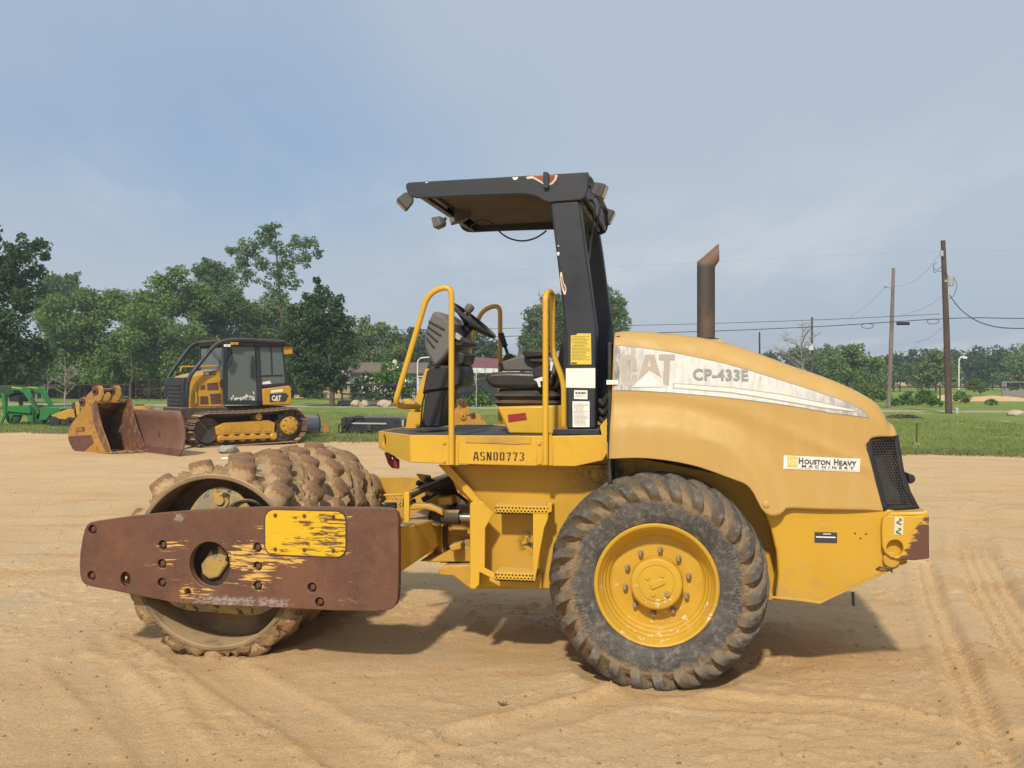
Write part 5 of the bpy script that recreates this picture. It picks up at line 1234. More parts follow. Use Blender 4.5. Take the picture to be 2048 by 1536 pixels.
poly(q2([(1315, 755), (1375, 735), (1420, 735), (1420, 800), (1395, 800), (1390, 765), (1365, 770), (1375, 810), (1355, 815), (1340, 770)]), 0.545, 0.56, 'belt_buckle', M['white'], roller, 0.003)
poly(q2([(1445, 620), (1470, 625), (1455, 690), (1440, 690)]), 0.50, 0.52, 'belt_tongue', M['white'], roller, 0.003)
poly(q2([(1400, 720), (1520, 660), (1560, 690), (1560, 780), (1480, 830), (1400, 830)]), 0.62, 1.10, 'recliner', M['iron'], roller, 0.02)
cs = poly(q2([(1045, 630), (1180, 585), (1205, 580), (1340, 560), (1400, 600), (1400, 690), (1046, 690)]), 1.16, 1.36, 'control_console', M['grey_plastic'], roller, 0.012)
poly(q2([(1200, 505), (1250, 515), (1250, 590), (1200, 590)]), 1.18, 1.34, 'console_tower', M['grey_plastic'], cs, 0.008)
poly(q2([(1225, 550), (1240, 535), (1420, 530), (1440, 555), (1420, 580), (1260, 590)]), 1.08, 1.20, 'armrest', M['vinyl'], roller, 0.012)
poly(q2([(1260, 590), (1420, 580), (1420, 630), (1290, 620)]), 1.10, 1.18, 'armrest_bracket', M['iron'], roller, 0.008)
lv = MB(); b0_ = R(*q2([(1130, 590)])[0], 1.26); t0_ = R(*q2([(1065, 400)])[0], 1.26); B_ = Vector((b0_[0], 1.26, b0_[1])); T_ = Vector((t0_[0], 1.26, t0_[1])); dv = (T_-B_)
lever = MB().tube([B_, B_+dv*0.42, B_+dv*0.47, B_+dv*0.52, B_+dv*0.80, B_+dv*0.97, T_], [0.012, 0.011, 0.024, 0.020, 0.022, 0.022, 0.012], 12).build('control_lever', M['black_plastic'], roller)
bo = MB(); axv = Vector((-0.35, 0, 0.94)).normalized(); pf = []
for k in range(5): pf += [(0.075-0.010*k, 0.0105*k), (0.050-0.008*k, 0.0105*k+0.006)]
bp = R(*q2([(1135, 612)])[0], 1.26); bo.lathe([(0.07, -0.03)]+pf+[(0.012, 0.056)], (bp[0], 1.26, bp[1]), axv, 20); bo.build('lever_boot', M['vinyl'], lever)

# ---------------- roll-over posts and canopy
YT = 0.165
post_px = [(1100, 402), (1158, 401), (1164, 440), (1193, 655), (1192, 858), (1133, 858), (1131, 665), (1119, 560)]
post = MB().prism(RR(post_px, YT), YT, YT+0.11).build('canopy_post', M['black'], roller, 0.014, 3)
MB().prism(RR(post_px, YT), far(YT)-0.11, far(YT)).build('canopy_post', M['black'], roller, 0.014, 3)
poly([(1106, 858.5), (1199, 858.5), (1200, 870), (1106, 869)], YT-0.012, YT+0.16, 'post_foot', M['black'], post, 0.004)
flat('rusty_rail_foot', [(1118, 854), (1136, 852), (1137, 858), (1118, 858)], YT+0.05, M['rust_orange'], post, 0.05)
# worn paint patches (bare rust with pale primer round it)
def patch(P, P2, y, par):
    flat('primer_patch', P, y, M['primer'], par, 0.0022); flat('rust_patch', P2, y-0.0022, M['rust_orange'], par, 0.0012)
Z3 = (3.793, 720, 320)
def q3(P): return zoomed(P, *Z3)
patch(q3([(1518, 862), (1524, 850), (1532, 852), (1538, 890), (1545, 930), (1562, 960), (1566, 990), (1558, 1020), (1548, 1022), (1534, 985), (1520, 910)]), q3([(1526, 880), (1534, 890), (1540, 930), (1556, 965), (1560, 985), (1552, 1000), (1540, 970), (1528, 915)]), YT, post)
flat('paint_chip', q3([(1492, 705), (1505, 695), (1516, 706), (1506, 728), (1498, 722)]), YT, M['white'], post, 0.002)
flat('paint_chip', q3([(1496, 650), (1512, 648), (1512, 654), (1498, 655)]), YT, M['white'], post, 0.002)
def label_lines(name, x0, y0, x1, y1, rows, mat, par, y, dens, hb):
    mb = MB(); r_ = random.Random(int(x0*7+y0))
    for k in range(rows):
        yy = y0+(y1-y0)*k/rows; x = x0+(r_.uniform(0, 6) if r_.random() < 0.3 else 0); xe = x1-r_.uniform(0, (x1-x0)*0.4)
        while x < xe:
            w = r_.uniform(1.2, 4.5); mb.prism(RR([(x, yy), (min(x+w, xe), yy), (min(x+w, xe), yy+hb), (x, yy+hb)], y), y-0.0036, y-0.0031); x += w+r_.uniform(0.6, 1.2)
    return mb.build(name, mat, par, smooth=False)
yl = q2([(1600, 420), (1640, 418), (1650, 405), (1752, 406), (1756, 640), (1598, 640)])
flat('warning_label', yl, YT, M['label_yellow'], post, 0.003); label_lines('label_print', 1143.5, 673, 1181, 722, 17, M['ink'], post, YT, 1, 0.9)
flat('label_bar', q2([(1602, 625), (1645, 625), (1645, 636), (1602, 636)]), YT-0.003, M['ink'], post, 0.0006)
flat('white_label', q2([(1562, 670), (1785, 668), (1785, 820), (1562, 816)]), YT-0.001, M['white'], post, 0.003)
flat('barcode_label', q2([(1625, 836), (1726, 837), (1726, 905), (1623, 902)]), YT-0.001, M['white'], post, 0.003); label_lines('barcode', 1151, 784, 1173, 787, 1, M['ink'], post, YT-0.001, 1, 4); label_lines('label_print', 1151, 790, 1172, 796, 2, M['ink'], post, YT-0.001, 1, 0.7)
flat('notice_label', q2([(1612, 920), (1742, 920), (1742, 1115), (1614, 1116)]), YT-0.001, M['white'], post, 0.003); label_lines('label_print', 1147.5, 808, 1177, 852, 18, M['ink'], post, YT-0.001, 1, 0.7)
# hoses between post and hood
for i in range(3):
    p = [(1196, 800+18*i), (1206, 808+18*i), (1210, 800+20*i), (1218, 790+10*i)]; MB().tube(curve([(R(*q, 0.3)[0], 0.3+0.02*i, R(*q, 0.3)[1]) for q in p], 6), 0.018, 8).build('hydraulic_hose', M['rubber'], roller)
flat('side_guard', [(1200, 852), (1214, 836), (1214, 905), (1205, 921), (1204, 872)], YS, M['yellow'], fascia, 0.006)
# canopy
can_px = q3([(350, 205), (353, 185), (368, 174), (385, 171), (900, 142), (1300, 119), (1728, 94), (1736, 99), (1731, 215), (1722, 258), (1702, 290), (1668, 306), (1440, 324), (1396, 312), (1350, 285), (1325, 274), (1270, 264), (1200, 261), (900, 272), (700, 280), (470, 292), (420, 288), (385, 272), (362, 245)])
canopy = MB().prism(RR(can_px, YT), YT-0.012, YT+0.012).build('canopy', M['black'], roller, 0.006)
MB().prism(RR(can_px, YT), far(YT)-0.012, far(YT)+0.012).build('canopy_side', M['black'], canopy, 0.006)
tl, trr = R(815, 366, YT), R(1178, 346, YT)
rf = MB(); prof_y = [(YT+0.013, -0.05), (YT+0.02, -0.02), (YT+0.05, -0.004), (YT+0.16, 0.008), (YC, 0.014)]; prof_y += [(far(y), z) for y, z in prof_y[-2::-1]]
rv = [(x, y, z0+dz) for x, z0 in (tl, trr) for y, dz in prof_y]; m_ = len(prof_y); rf.add(rv, [(k, k+1, m_+k+1, m_+k) for k in range(m_-1)])
ro_ = rf.build('canopy_roof', M['black'], canopy, angle=60); md = ro_.modifiers.new('t', 'SOLIDIFY'); md.thickness = 0.008
# lips across front and rear, lining under the roof
fl0, fl1 = R(818, 368, YT)[0], R(848, 395, YT)
MB().prism([(fl0, tl[1]-0.01), (fl0+0.012, tl[1]-0.005), (fl0+0.03, tl[1]-0.02), (fl1[0]+0.01, fl1[1]-0.0), (fl1[0]-0.006, fl1[1]-0.004), (fl0-0.0, tl[1]-0.05)], YT+0.013, far(YT)-0.013).build('front_lip', M['black'], canopy, 0.004)
rx_ = R(1172, 350, YT)[0]; MB().b2((rx_-0.02, YT+0.013, R(1172, 392, YT)[1]), (rx_, far(YT)-0.013, trr[1]-0.03)).build('rear_lip', M['black'], canopy, 0.004)
MB().prism([(fl1[0]+0.05, tl[1]-0.055), (rx_-0.03, trr[1]-0.055), (rx_-0.03, trr[1]-0.045), (fl1[0]+0.05, tl[1]-0.045)], YT+0.03, far(YT)-0.03).build('roof_lining', M['liner'], canopy)
MB().b2((R(1120, 400, YT)[0], YT+0.115, R(1120, 402, YT)[1]), (R(1160, 400, YT)[0], far(YT)-0.115, R(1120, 388, YT)[1])).build('roof_cross_tube', M['black'], canopy, 0.01)
poly(q3([(1388, 88), (1420, 88), (1434, 105), (1434, 205), (1422, 216), (1392, 212)]), YT-0.034, YT-0.013, 'lifting_eye', M['black'], canopy, 0.005)
yk = YT-0.012
patch(q3([(1258, 130), (1300, 120), (1470, 112), (1500, 115), (1490, 150), (1462, 182), (1440, 192), (1395, 188), (1350, 160), (1310, 140), (1270, 145)]), q3([(1310, 122), (1400, 117), (1480, 114), (1475, 145), (1450, 172), (1430, 180), (1395, 178), (1370, 155)]), yk, canopy)
flat('paint_chip', q3([(1155, 132), (1198, 128), (1200, 138), (1185, 152), (1165, 150)]), yk, M['white'], canopy, 0.002); flat('paint_chip', q3([(495, 170), (515, 166), (515, 172), (500, 176)]), yk, M['white'], canopy, 0.002)
# work lamps
def lamp(c, y, ax, s=1.0, nm='work_lamp', lens=None):
    p = R(*c, y); ax = Vector(ax).normalized(); up = Vector((0, 0, 1)); sx = ax.cross(up).normalized(); up = sx.cross(ax)
    def L(a, b, d): return tuple(Vector((p[0], y, p[1]))+sx*a+up*b+ax*d)
    mb = MB(); v = []
    for hw, hh, d in ((0.030, 0.022, -0.05), (0.048, 0.038, -0.030), (0.055, 0.044, 0.03), (0.055, 0.044, 0.036)):
        v += [L(-hw*s, -hh*s, d*s), (L(hw*s, -hh*s, d*s)), L(hw*s, hh*s, d*s), L(-hw*s, hh*s, d*s)]
    mb.add(v, [(3, 2, 1, 0), (12, 13, 14, 15)]+[(i*4+k, i*4+(k+1) % 4, (i+1)*4+(k+1) % 4, (i+1)*4+k) for i in range(3) for k in range(4)])
    o = mb.build(nm, M['lamp_body'], roller, 0.006)
    MB().add([L(-0.047*s, -0.036*s, 0.039*s), L(0.047*s, -0.036*s, 0.039*s), L(0.047*s, 0.036*s, 0.039*s), L(-0.047*s, 0.036*s, 0.039*s)], [(0, 1, 2, 3)]).build('lens', M['lamp_glass'], o)
    return o
lamp((811, 403), YT+0.01, (-0.70, -0.25, -0.75), 1.0); lamp((878, 445), far(YT)-0.02, (-1, 0.1, -0.25), 0.95)
lamp((1199, 381), YT+0.06, (0.9, -0.1, -0.35), 0.95); lamp((1214, 432), far(YT)-0.02, (0.85, 0.0, -0.42), 1.15)
il = lamp((918, 426), 0.95, (-0.86, -0.42, -0.22), 1.5, 'inner_lamp')
for (a, ya, b, yb) in (((822, 392), YT+0.02, (816, 398), YT+0.01), ((893, 436), far(YT)-0.02, (883, 442), far(YT)-0.02), ((1178, 372), YT+0.04, (1192, 378), YT+0.06), ((1198, 418), far(YT)-0.02, (1208, 428), far(YT)-0.02)):
    p, q = R(*a, ya), R(*b, yb); MB().tube([(p[0], ya, p[1]), (q[0], yb, q[1])], 0.012, 8).build('lamp_arm', M['black'], canopy)
wp = q3([(820, 520), (880, 470), (940, 455), (1000, 480), (1040, 525), (1090, 570), (1150, 600), (1230, 614), (1310, 600), (1370, 570), (1415, 535)])
MB().tube(curve([(R(*p, 1.2)[0], 1.2, R(*p, 1.2)[1]) for p in wp], 4), 0.006, 6).build('loose_wire', M['rubber'], canopy)
for i, P in enumerate(([(1172, 395), (1190, 410), (1186, 450), (1178, 520)], [(1180, 390), (1200, 400), (1196, 440), (1190, 470)], [(1170, 402), (1180, 420), (1174, 460), (1182, 500)])):
    MB().tube(curve([(R(*p, 0.4+0.3*i)[0], 0.4+0.3*i, R(*p, 0.4+0.3*i)[1]) for p in P], 5), 0.007, 6).build('loose_wire', M['rubber'], canopy)

# ---------------- access steps
YST = 0.36
steps = poly(q4([(880, 690), (905, 670), (990, 672), (1008, 700), (1085, 770), (1010, 905), (1005, 1255), (1095, 1300), (1095, 1360), (960, 1290), (958, 1400), (920, 1440), (875, 1435)]), 0.17, 0.185, 'step_frame', M['yellow'], roller, 0.004)
poly(q4([(875, 700), (915, 680), (915, 1440), (875, 1435)]), 0.19, 0.358, 'step_post', M['yellow'], steps, 0.004)
def step(P0, P1, top_y, y0, y1, wpx):
    xa, za = R(*P0, y0); xb, zb = R(*P1, y0)
    o = MB().b2((xa, y0+0.004, za-0.010), (xb, y1, za-0.002)).build('step', M['yellow'], steps, 0.002)
    vs, fs = hexmesh([(xa, za-0.052), (xb, za-0.052), (xb, za), (xa, za)], lambda x, z: y0, 0.0215, 0.0062, 0.006)
    MB().add(vs, fs).build('step_lip', M['yellow'], steps, smooth=False, fix=False)
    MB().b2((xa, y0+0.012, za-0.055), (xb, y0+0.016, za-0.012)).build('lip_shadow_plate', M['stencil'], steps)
    tz = MB(); n = int((xb-xa)/0.021)
    for i in range(n):
        for j in range(4):
            c = (xa+0.012+i*0.021, y0+0.02+j*(y1-y0-0.02)/4); tz.add([(c[0]-0.009, c[1]-0.014, za-0.002), (c[0]+0.009, c[1]-0.014, za-0.002), (c[0]+0.009, c[1]+0.014, za-0.002), (c[0]-0.009, c[1]+0.014, za-0.002), (c[0], c[1], za+0.008)], [(0, 1, 4), (1, 2, 4), (2, 3, 4), (3, 0, 4)])
    tz.build('step_grip', M['yellow'], steps, smooth=False)
step((990, 1010), (1100, 1012), 0, 0.17, 0.357, 1); step((990, 1144), (1068, 1145), 0, 0.17, 0.357, 1)
poly(q4([(1430, 770), (1565, 770), (1560, 830), (1530, 900), (1500, 1060), (1480, 1180), (1455, 1330), (1450, 1370), (1430, 1370)]), 0.175, 0.190, 'step_side', M['yellow'], steps, 0.003)
poly(q4([(1560, 690), (1595, 682), (1595, 760), (1560, 775)]), 0.17, 0.19, 'step_end', M['yellow'], steps, 0.003)
poly(q4([(960, 1290), (1095, 1365), (1430, 1370), (1505, 1290), (1505, 1435), (960, 1415)]), 0.30, 0.32, 'step_skirt', M['yellow'], steps, 0.004)
# ================================================================== bulldozer behind the drum
class Frame:                                 # a vertical plane through O; x runs to the right in the picture, y away from the viewer
    def __init__(s, O, psi): s.O = O; s.c = math.cos(psi); s.s = math.sin(psi); s.psi = psi
    def R(s, px, py, y=0.0):
        dx = (px-1024)/F; t = (y+s.O[0]*s.s+s.O[1]*s.c)/(dx*s.s+s.c)
        return ((t*dx-s.O[0])*s.c-(t-s.O[1])*s.s, H+t*(YH-py)/F)
    def local(s, X, Y): X -= s.O[0]; Y -= s.O[1]; return (X*s.c-Y*s.s, X*s.s+Y*s.c)
    def thing(s, name, label, cat, group=None): return thing(name, label, cat, (s.O[0], s.O[1], 0), -s.psi, group)
    def P(s, pts, y0, y1, name, mat, par, bev=0.01, z=None, holes=(), yr=None):
        yr = y0 if yr is None else yr
        P_ = [s.R(px, py, yr) for px, py in (zoomed(pts, *z) if z else pts)]
        return MB().prism(P_, y0, y1, [[s.R(px, py, y0) for px, py in (zoomed(h_, *z) if z else h_)] for h_ in holes]).build(name, mat, par, bev)
Z7 = (3.4133, 100, 640)
p0 = gnd(385, 897); DF = Frame((p0.x, p0.y), math.radians(-40))
dz = DF.thing('bulldozer', 'yellow tracked bulldozer with enclosed cab and black tube guards behind the drum', 'bulldozer')
def dp(pts, y0, y1, name, mat, par=None, bev=0.01, holes=()): return DF.P(pts, y0, y1, name, M[mat], par or dz, bev, Z7, holes)
DW = 2.55; TW = 0.62                        # width over the tracks, width of a shoe
# tracks
sc_ = DF.R(*zoomed([(1635, 748)], *Z7)[0], 0.2); rr_s = 0.40
xF = DF.R(*zoomed([(1010, 760)], *Z7)[0], 0.0)[0]+0.32
ci, ri = (xF, 0.44), 0.38; cs_ = (sc_[0]-0.02, 0.50)
path = []
for a in np.linspace(math.radians(270), math.radians(88), 12): path.append((ci[0]+ri*math.cos(a), ci[1]+ri*math.sin(a)))
for k in range(1, 10):
    t = k/10; path.append((ci[0]+(cs_[0]-ci[0])*t, ci[1]+ri+(cs_[1]+rr_s-ci[1]-ri)*t-0.035*math.sin(PI*t)))
for a in np.linspace(math.radians(90), math.radians(-80), 12): path.append((cs_[0]+rr_s*math.cos(a), cs_[1]+rr_s*math.sin(a)))
for k in range(1, 10):
    t = k/10; path.append((cs_[0]+0.08+(ci[0]-cs_[0]-0.08)*t, 0.10+(ci[1]-ri-0.10)*t))
PL = [Vector((x, 0, z)) for x, z in path]; seg = [(PL[(i+1) % len(PL)]-PL[i]).length for i in range(len(PL))]; tot = sum(seg); NS = 44
def along(d):
    d %= tot
    for i, l in enumerate(seg):
        if d <= l:
            a, b = PL[i], PL[(i+1) % len(PL)]; return a+(b-a)*(d/l), (b-a).normalized()
        d -= l
    return PL[0], (PL[1]-PL[0]).normalized()
L_ = tot/NS
shoe_mb = MB().box((0, TW/2, 0.0), (L_*0.92, TW, 0.022)); shoe_mb.box((L_*0.32, TW/2, 0.035), (0.02, TW-0.01, 0.05)); shoe0 = None
for yb in (0.0, DW-TW):
    tk = MB().tube([(x, yb+TW/2, z) for x, z in [(p.x, p.z) for p in PL]], 0.045, 6, True).build('track', M['iron'], dz)
    for k in range(NS):
        p, d = along(k*L_+0.04); up = Vector((0, 1, 0)).cross(d)
        cen = Vector(((ci[0]+cs_[0])/2, 0, 0.45))
        if up.dot(p-cen) < 0: up = -up
        Mx = Matrix((d, Vector((0, 1, 0)), up)).transposed().to_4x4()
        if Mx.determinant() < 0: Mx = Matrix((-d, Vector((0, 1, 0)), up)).transposed().to_4x4()
        Mx.translation = p+Vector((0, yb, 0))+up*0.05
        if shoe0 is None: shoe0 = shoe_mb.build('track_shoe', M['track'], tk, 0.006); o = shoe0
        else: o = shoe0.copy(); COL.objects.link(o); o.parent = tk
        o.matrix_local = Mx
    y0, y1 = yb+0.16, yb+TW-0.16
    tf_ = MB().prism([(ci[0]+0.25, 0.30), (cs_[0]-0.45, 0.30), (cs_[0]-0.42, 0.58), (cs_[0]-0.62, 0.66), (ci[0]+0.45, 0.62), (ci[0]+0.22, 0.52)], y0, y1).build('track_frame', M['dozer_yellow'], dz, 0.02)
    for k in range(5):
        x = ci[0]+0.42+k*(cs_[0]-ci[0]-1.0)/4.6; MB().b2((x, y0-0.012, 0.36), (x+0.22, y0-0.002, 0.54)).build('frame_panel', M['dozer_yellow'], tf_, 0.006)
    for k in range(6):
        x = ci[0]+0.38+k*(cs_[0]-ci[0]-0.85)/5; MB().lathe([(0.0001, y0-0.02), (0.07, y0-0.02), (0.11, y0+0.02), (0.11, y1), (0.0001, y1)], (x, 0, 0.215), (0, 1, 0), 18).build('track_roller', M['dozer_yellow'], tf_)
    MB().b2((ci[0]+0.30, y0-0.05, 0.17), (cs_[0]-0.62, y0-0.02, 0.27)).build('roller_guard', M['dozer_yellow'], tf_, 0.01)
    x = (ci[0]+cs_[0])/2+0.25; MB().lathe([(0.0001, y0-0.03), (0.09, y0-0.03), (0.09, y1), (0.0001, y1)], (x, 0, 0.76), (0, 1, 0), 16).build('carrier_roller', M['dozer_yellow'], tf_)
    spk = []
    for k in range(44):
        a = 2*PI*k/44; r_ = rr_s-(0.0 if k % 4 < 2 else 0.055); spk.append((cs_[0]+r_*math.cos(a), cs_[1]+r_*math.sin(a)))
    sp2 = MB().prism(spk, yb+0.24, yb+0.34).build('sprocket', M['iron'], dz, 0.004)
    MB().lathe([(0.25, yb+0.24), (0.25, yb+0.15), (0.20, yb+0.12), (0.10, yb+0.12), (0.09, yb+0.09), (0.0001, yb+0.09)], (cs_[0], 0, cs_[1]), (0, 1, 0), 30).build('final_drive', M['dozer_yellow'], sp2)
    for k in range(8):
        a = 2*PI*k/8; MB().lathe([(0.022, yb+0.145), (0.022, yb+0.11), (0.0001, yb+0.11)], (cs_[0]+0.2*math.cos(a), 0, cs_[1]+0.2*math.sin(a)), (0, 1, 0), 6).build('drive_bolt', M['iron'], sp2)
    MB().lathe([(0.33, yb+0.2), (0.33, yb+0.42), (0.0001, yb+0.42), (0.0001, yb+0.24), (0.2, yb+0.24), (0.33, yb+0.2)], (ci[0], 0, ci[1]), (0, 1, 0), 28).build('idler', M['iron'], dz)
# hull, hood, radiator guard
YHO, YCAB = 0.74, 0.46; hw0, hw1 = YHO, DW-YHO
hull_x = DF.R(*zoomed([(920, 700)], *Z7)[0], YHO)[0]
MB().b2((hull_x-0.15, 0.66, 0.42), (cs_[0]+0.15, DW-0.66, 1.02)).build('hull', M['iron'], dz, 0.02)
hood_d = dp([(935, 400), (960, 385), (1000, 372), (1185, 330), (1197, 330), (1197, 600), (1170, 640), (1060, 690), (905, 700), (905, 520)], YHO, DW-YHO, 'engine_hood', 'dozer_yellow', bev=0.04)
dp([(1012, 440), (1060, 405), (1170, 390), (1178, 590), (1012, 592)], YHO-0.025, YHO-0.002, 'hood_door', 'dozer_yellow', hood_d, 0.012)
for P in ([(1028, 452), (1060, 440), (1060, 475), (1028, 478)], [(1072, 432), (1146, 425), (1150, 478), (1074, 480)], [(1156, 420), (1172, 418), (1172, 462), (1158, 455)], [(1026, 520), (1080, 520), (1084, 575), (1026, 576)], [(1090, 505), (1165, 500), (1170, 572), (1100, 574)]):
    dp(P, YHO-0.032, YHO-0.026, 'vent_screen', 'rust', hood_d, 0.003)
pl_ = dp([(1050, 352), (1128, 350), (1130, 374), (1050, 378)], YHO-0.016, YHO-0.002, 'model_plate', 'ink', hood_d, 0.002)
def dtext(s, x0, y0, x1, y1, y, mat, name, par, bold=0.03):
    a, b = DF.R(*zoomed([(x0, y1)], *Z7)[0], y), DF.R(*zoomed([(x1, y0)], *Z7)[0], y)
    vs, fs = text_fit(s, a[0], a[1], b[0], b[1], lambda u, v: (u, y, v), bold); return MB().add(vs, fs).build(name, M[mat], par, smooth=False, fix=False)
dtext('D5K', 1056, 357, 1088, 374, YHO-0.018, 'white', 'model_lettering', hood_d, 0.05); dtext('2 LGP', 1098, 356, 1125, 370, YHO-0.018, 'tan_letters', 'model_lettering', hood_d, 0.02)
gx0 = DF.R(*zoomed([(930, 520)], *Z7)[0], YHO)[0]; gz0, gz1 = DF.R(*zoomed([(930, 690)], *Z7)[0], YHO)[1], DF.R(*zoomed([(930, 392)], *Z7)[0], YHO)[1]
rgd = MB().b2((gx0-0.10, YHO-0.02, gz0), (gx0+0.06, DW-YHO+0.02, gz1)).build('radiator_guard', M['black'], dz, 0.02)
slm = MB().b2((gx0-0.135, YHO+0.10, 0), (gx0-0.101, DW-YHO-0.10, 0.035)); sl0 = None
for k in range(9):
    if sl0 is None: sl0 = slm.build('guard_slat', M['black_plastic'], rgd, 0.004); o = sl0
    else: o = sl0.copy(); COL.objects.link(o); o.parent = rgd
    o.location = (0, 0, gz0+0.10+k*(gz1-gz0-0.32)/8)
MB().b2((gx0-0.104, YHO+0.08, gz0+0.06), (gx0-0.1005, DW-YHO-0.08, gz1-0.2)).build('radiator_core', M['ink'], rgd)
def drail(P, r, name, mat, fil=0.2, z=True):
    return MB().tube(fillet([(*([DF.R(*(zoomed([(a, b)], *Z7)[0]), y)[0]]), y, DF.R(*(zoomed([(a, b)], *Z7)[0]), y)[1]) for a, b, y in P], fil, 8), r, 10).build(name, M[mat], dz)
drail([(890, 350, YHO+0.1), (895, 318, YHO+0.1), (1020, 318, YHO+0.1), (1165, 312, YHO+0.1), (1170, 340, YHO+0.1)], 0.022, 'hood_rail', 'dozer_yellow', 0.08)
drail([(985, 570, YHO-0.05), (998, 560, YHO-0.08), (998, 500, YHO-0.08), (985, 488, YHO-0.05)], 0.018, 'grab_handle', 'dozer_yellow', 0.05)
drail([(1118, 330, DW-YHO-0.2), (1118, 235, DW-YHO-0.2)], 0.06, 'exhaust_pipe', 'galv', 0.05)
# cab
cab = dp([(1205, 165), (1590, 170), (1622, 440), (1450, 470), (1455, 580), (1205, 578), (1200, 350), (1188, 330)], YCAB+0.06, DW-YCAB-0.06, 'cab', 'cab_inside', bev=0.02)
fr = [(1208, 180), (1240, 180), (1250, 255), (1240, 310), (1205, 345), (1205, 300)]
def cabbar(P, name='cab_pillar', y=YCAB, t=0.06, mat='black'): dp(P, y, y+t, name, mat, cab, 0.008)
for P in ([(1200, 175), (1240, 175), (1225, 300), (1212, 345), (1212, 575), (1196, 575), (1196, 340)], [(1392, 175), (1432, 178), (1452, 575), (1412, 575), (1410, 230)], [(1584, 180), (1600, 180), (1628, 438), (1608, 442)], [(1196, 160), (1600, 165), (1600, 186), (1196, 182)], [(1200, 548), (1452, 550), (1452, 578), (1200, 578)], [(1440, 440), (1625, 428), (1625, 446), (1442, 462)], [(1506, 185), (1514, 185), (1522, 380), (1514, 380)], [(1440, 376), (1590, 372), (1590, 382), (1440, 386)]): cabbar(P)
dp([(1235, 182), (1398, 182), (1412, 548), (1212, 548), (1212, 345), (1248, 250)], YCAB+0.02, YCAB+0.03, 'door_glass', 'glass', cab, 0)
dp([(1432, 185), (1586, 185), (1610, 440), (1446, 455)], YCAB+0.02, YCAB+0.03, 'side_glass', 'glass', cab, 0)
dp([(1385, 240), (1395, 250), (1398, 390), (1380, 400), (1376, 320)], YCAB-0.05, YCAB-0.01, 'door_handle', 'black', cab, 0.01)
dp([(1240, 240), (1255, 250), (1240, 310), (1215, 330), (1210, 310)], YCAB-0.12, YCAB-0.06, 'mirror', 'black', cab, 0.01)
rsx = random.Random(4); spl = MB()
for k in range(40):
    x = rsx.uniform(1235, 1400); y_ = 545-abs(rsx.gauss(0, 18)); c_ = DF.R(*zoomed([(x, y_)], *Z7)[0], YCAB+0.016); w_ = rsx.uniform(0.008, 0.03); h_ = rsx.uniform(0.01, 0.05)
    spl.add([(c_[0]-w_, YCAB+0.017, c_[1]), (c_[0], YCAB+0.017, c_[1]-h_), (c_[0]+w_, YCAB+0.017, c_[1]), (c_[0]+w_*0.3, YCAB+0.017, c_[1]+h_)], [(0, 1, 2, 3)])
spl.build('peeling_film', M['white'], cab, smooth=False)
dp([(1450, 425), (1500, 415), (1512, 435), (1452, 440)], YCAB+0.012, YCAB+0.018, 'window_sticker', 'white', cab, 0)
wxf = DF.R(*zoomed([(1196, 400)], *Z7)[0], YCAB)[0]
MB().b2((wxf-0.03, YCAB+0.10, 1.75), (wxf+0.0, DW-YCAB-0.10, 2.60)).build('front_glass', M['glass'], cab)
for y_ in (YCAB, DW-YCAB-0.07): MB().b2((wxf-0.05, y_, 1.5), (wxf+0.02, y_+0.07, 2.66)).build('cab_pillar', M['black'], cab, 0.01)
roof = dp([(1180, 138), (1300, 132), (1640, 158), (1662, 170), (1660, 182), (1200, 172)], YCAB-0.10, DW-YCAB+0.10, 'cab_roof', 'black', bev=0.03)
dp([(1592, 185), (1615, 175), (1655, 178), (1660, 232), (1604, 236)], YCAB-0.04, YCAB+0.16, 'roof_lamp', 'dozer_yellow', roof, 0.02)
for x_ in (1235, 1262): dp([(x_, 152), (x_+28, 152), (x_+24, 170), (x_+4, 170)], YCAB-0.16, YCAB-0.10, 'roof_lamp', 'dozer_yellow', roof, 0.01)
for x_ in (1190, 1214): dp([(x_, 166), (x_+20, 166), (x_+20, 184), (x_, 184)], YCAB-0.12, YCAB-0.08, 'work_lamp', 'white', roof, 0.01)
dp([(1448, 470), (1630, 445), (1648, 460), (1652, 560), (1640, 582), (1452, 582)], YCAB, DW-YCAB, 'fuel_tank', 'dozer_yellow', bev=0.03)
em = dp([(1500, 505), (1610, 498), (1628, 515), (1608, 556), (1500, 562)], YCAB-0.008, YCAB-0.001, 'emblem_panel', 'ink', bev=0)
dtext('CAT', 1514, 514, 1578, 552, YCAB-0.012, 'white', 'emblem_lettering', em, 0.05)
tri_ = dp([(1530, 556), (1548, 536), (1566, 556)], YCAB-0.016, YCAB-0.013, 'emblem_triangle', 'label_yellow', em, 0)
dp([(1508, 480), (1590, 470), (1590, 490), (1510, 498)], YCAB-0.008, YCAB-0.001, 'tank_label', 'white', bev=0)
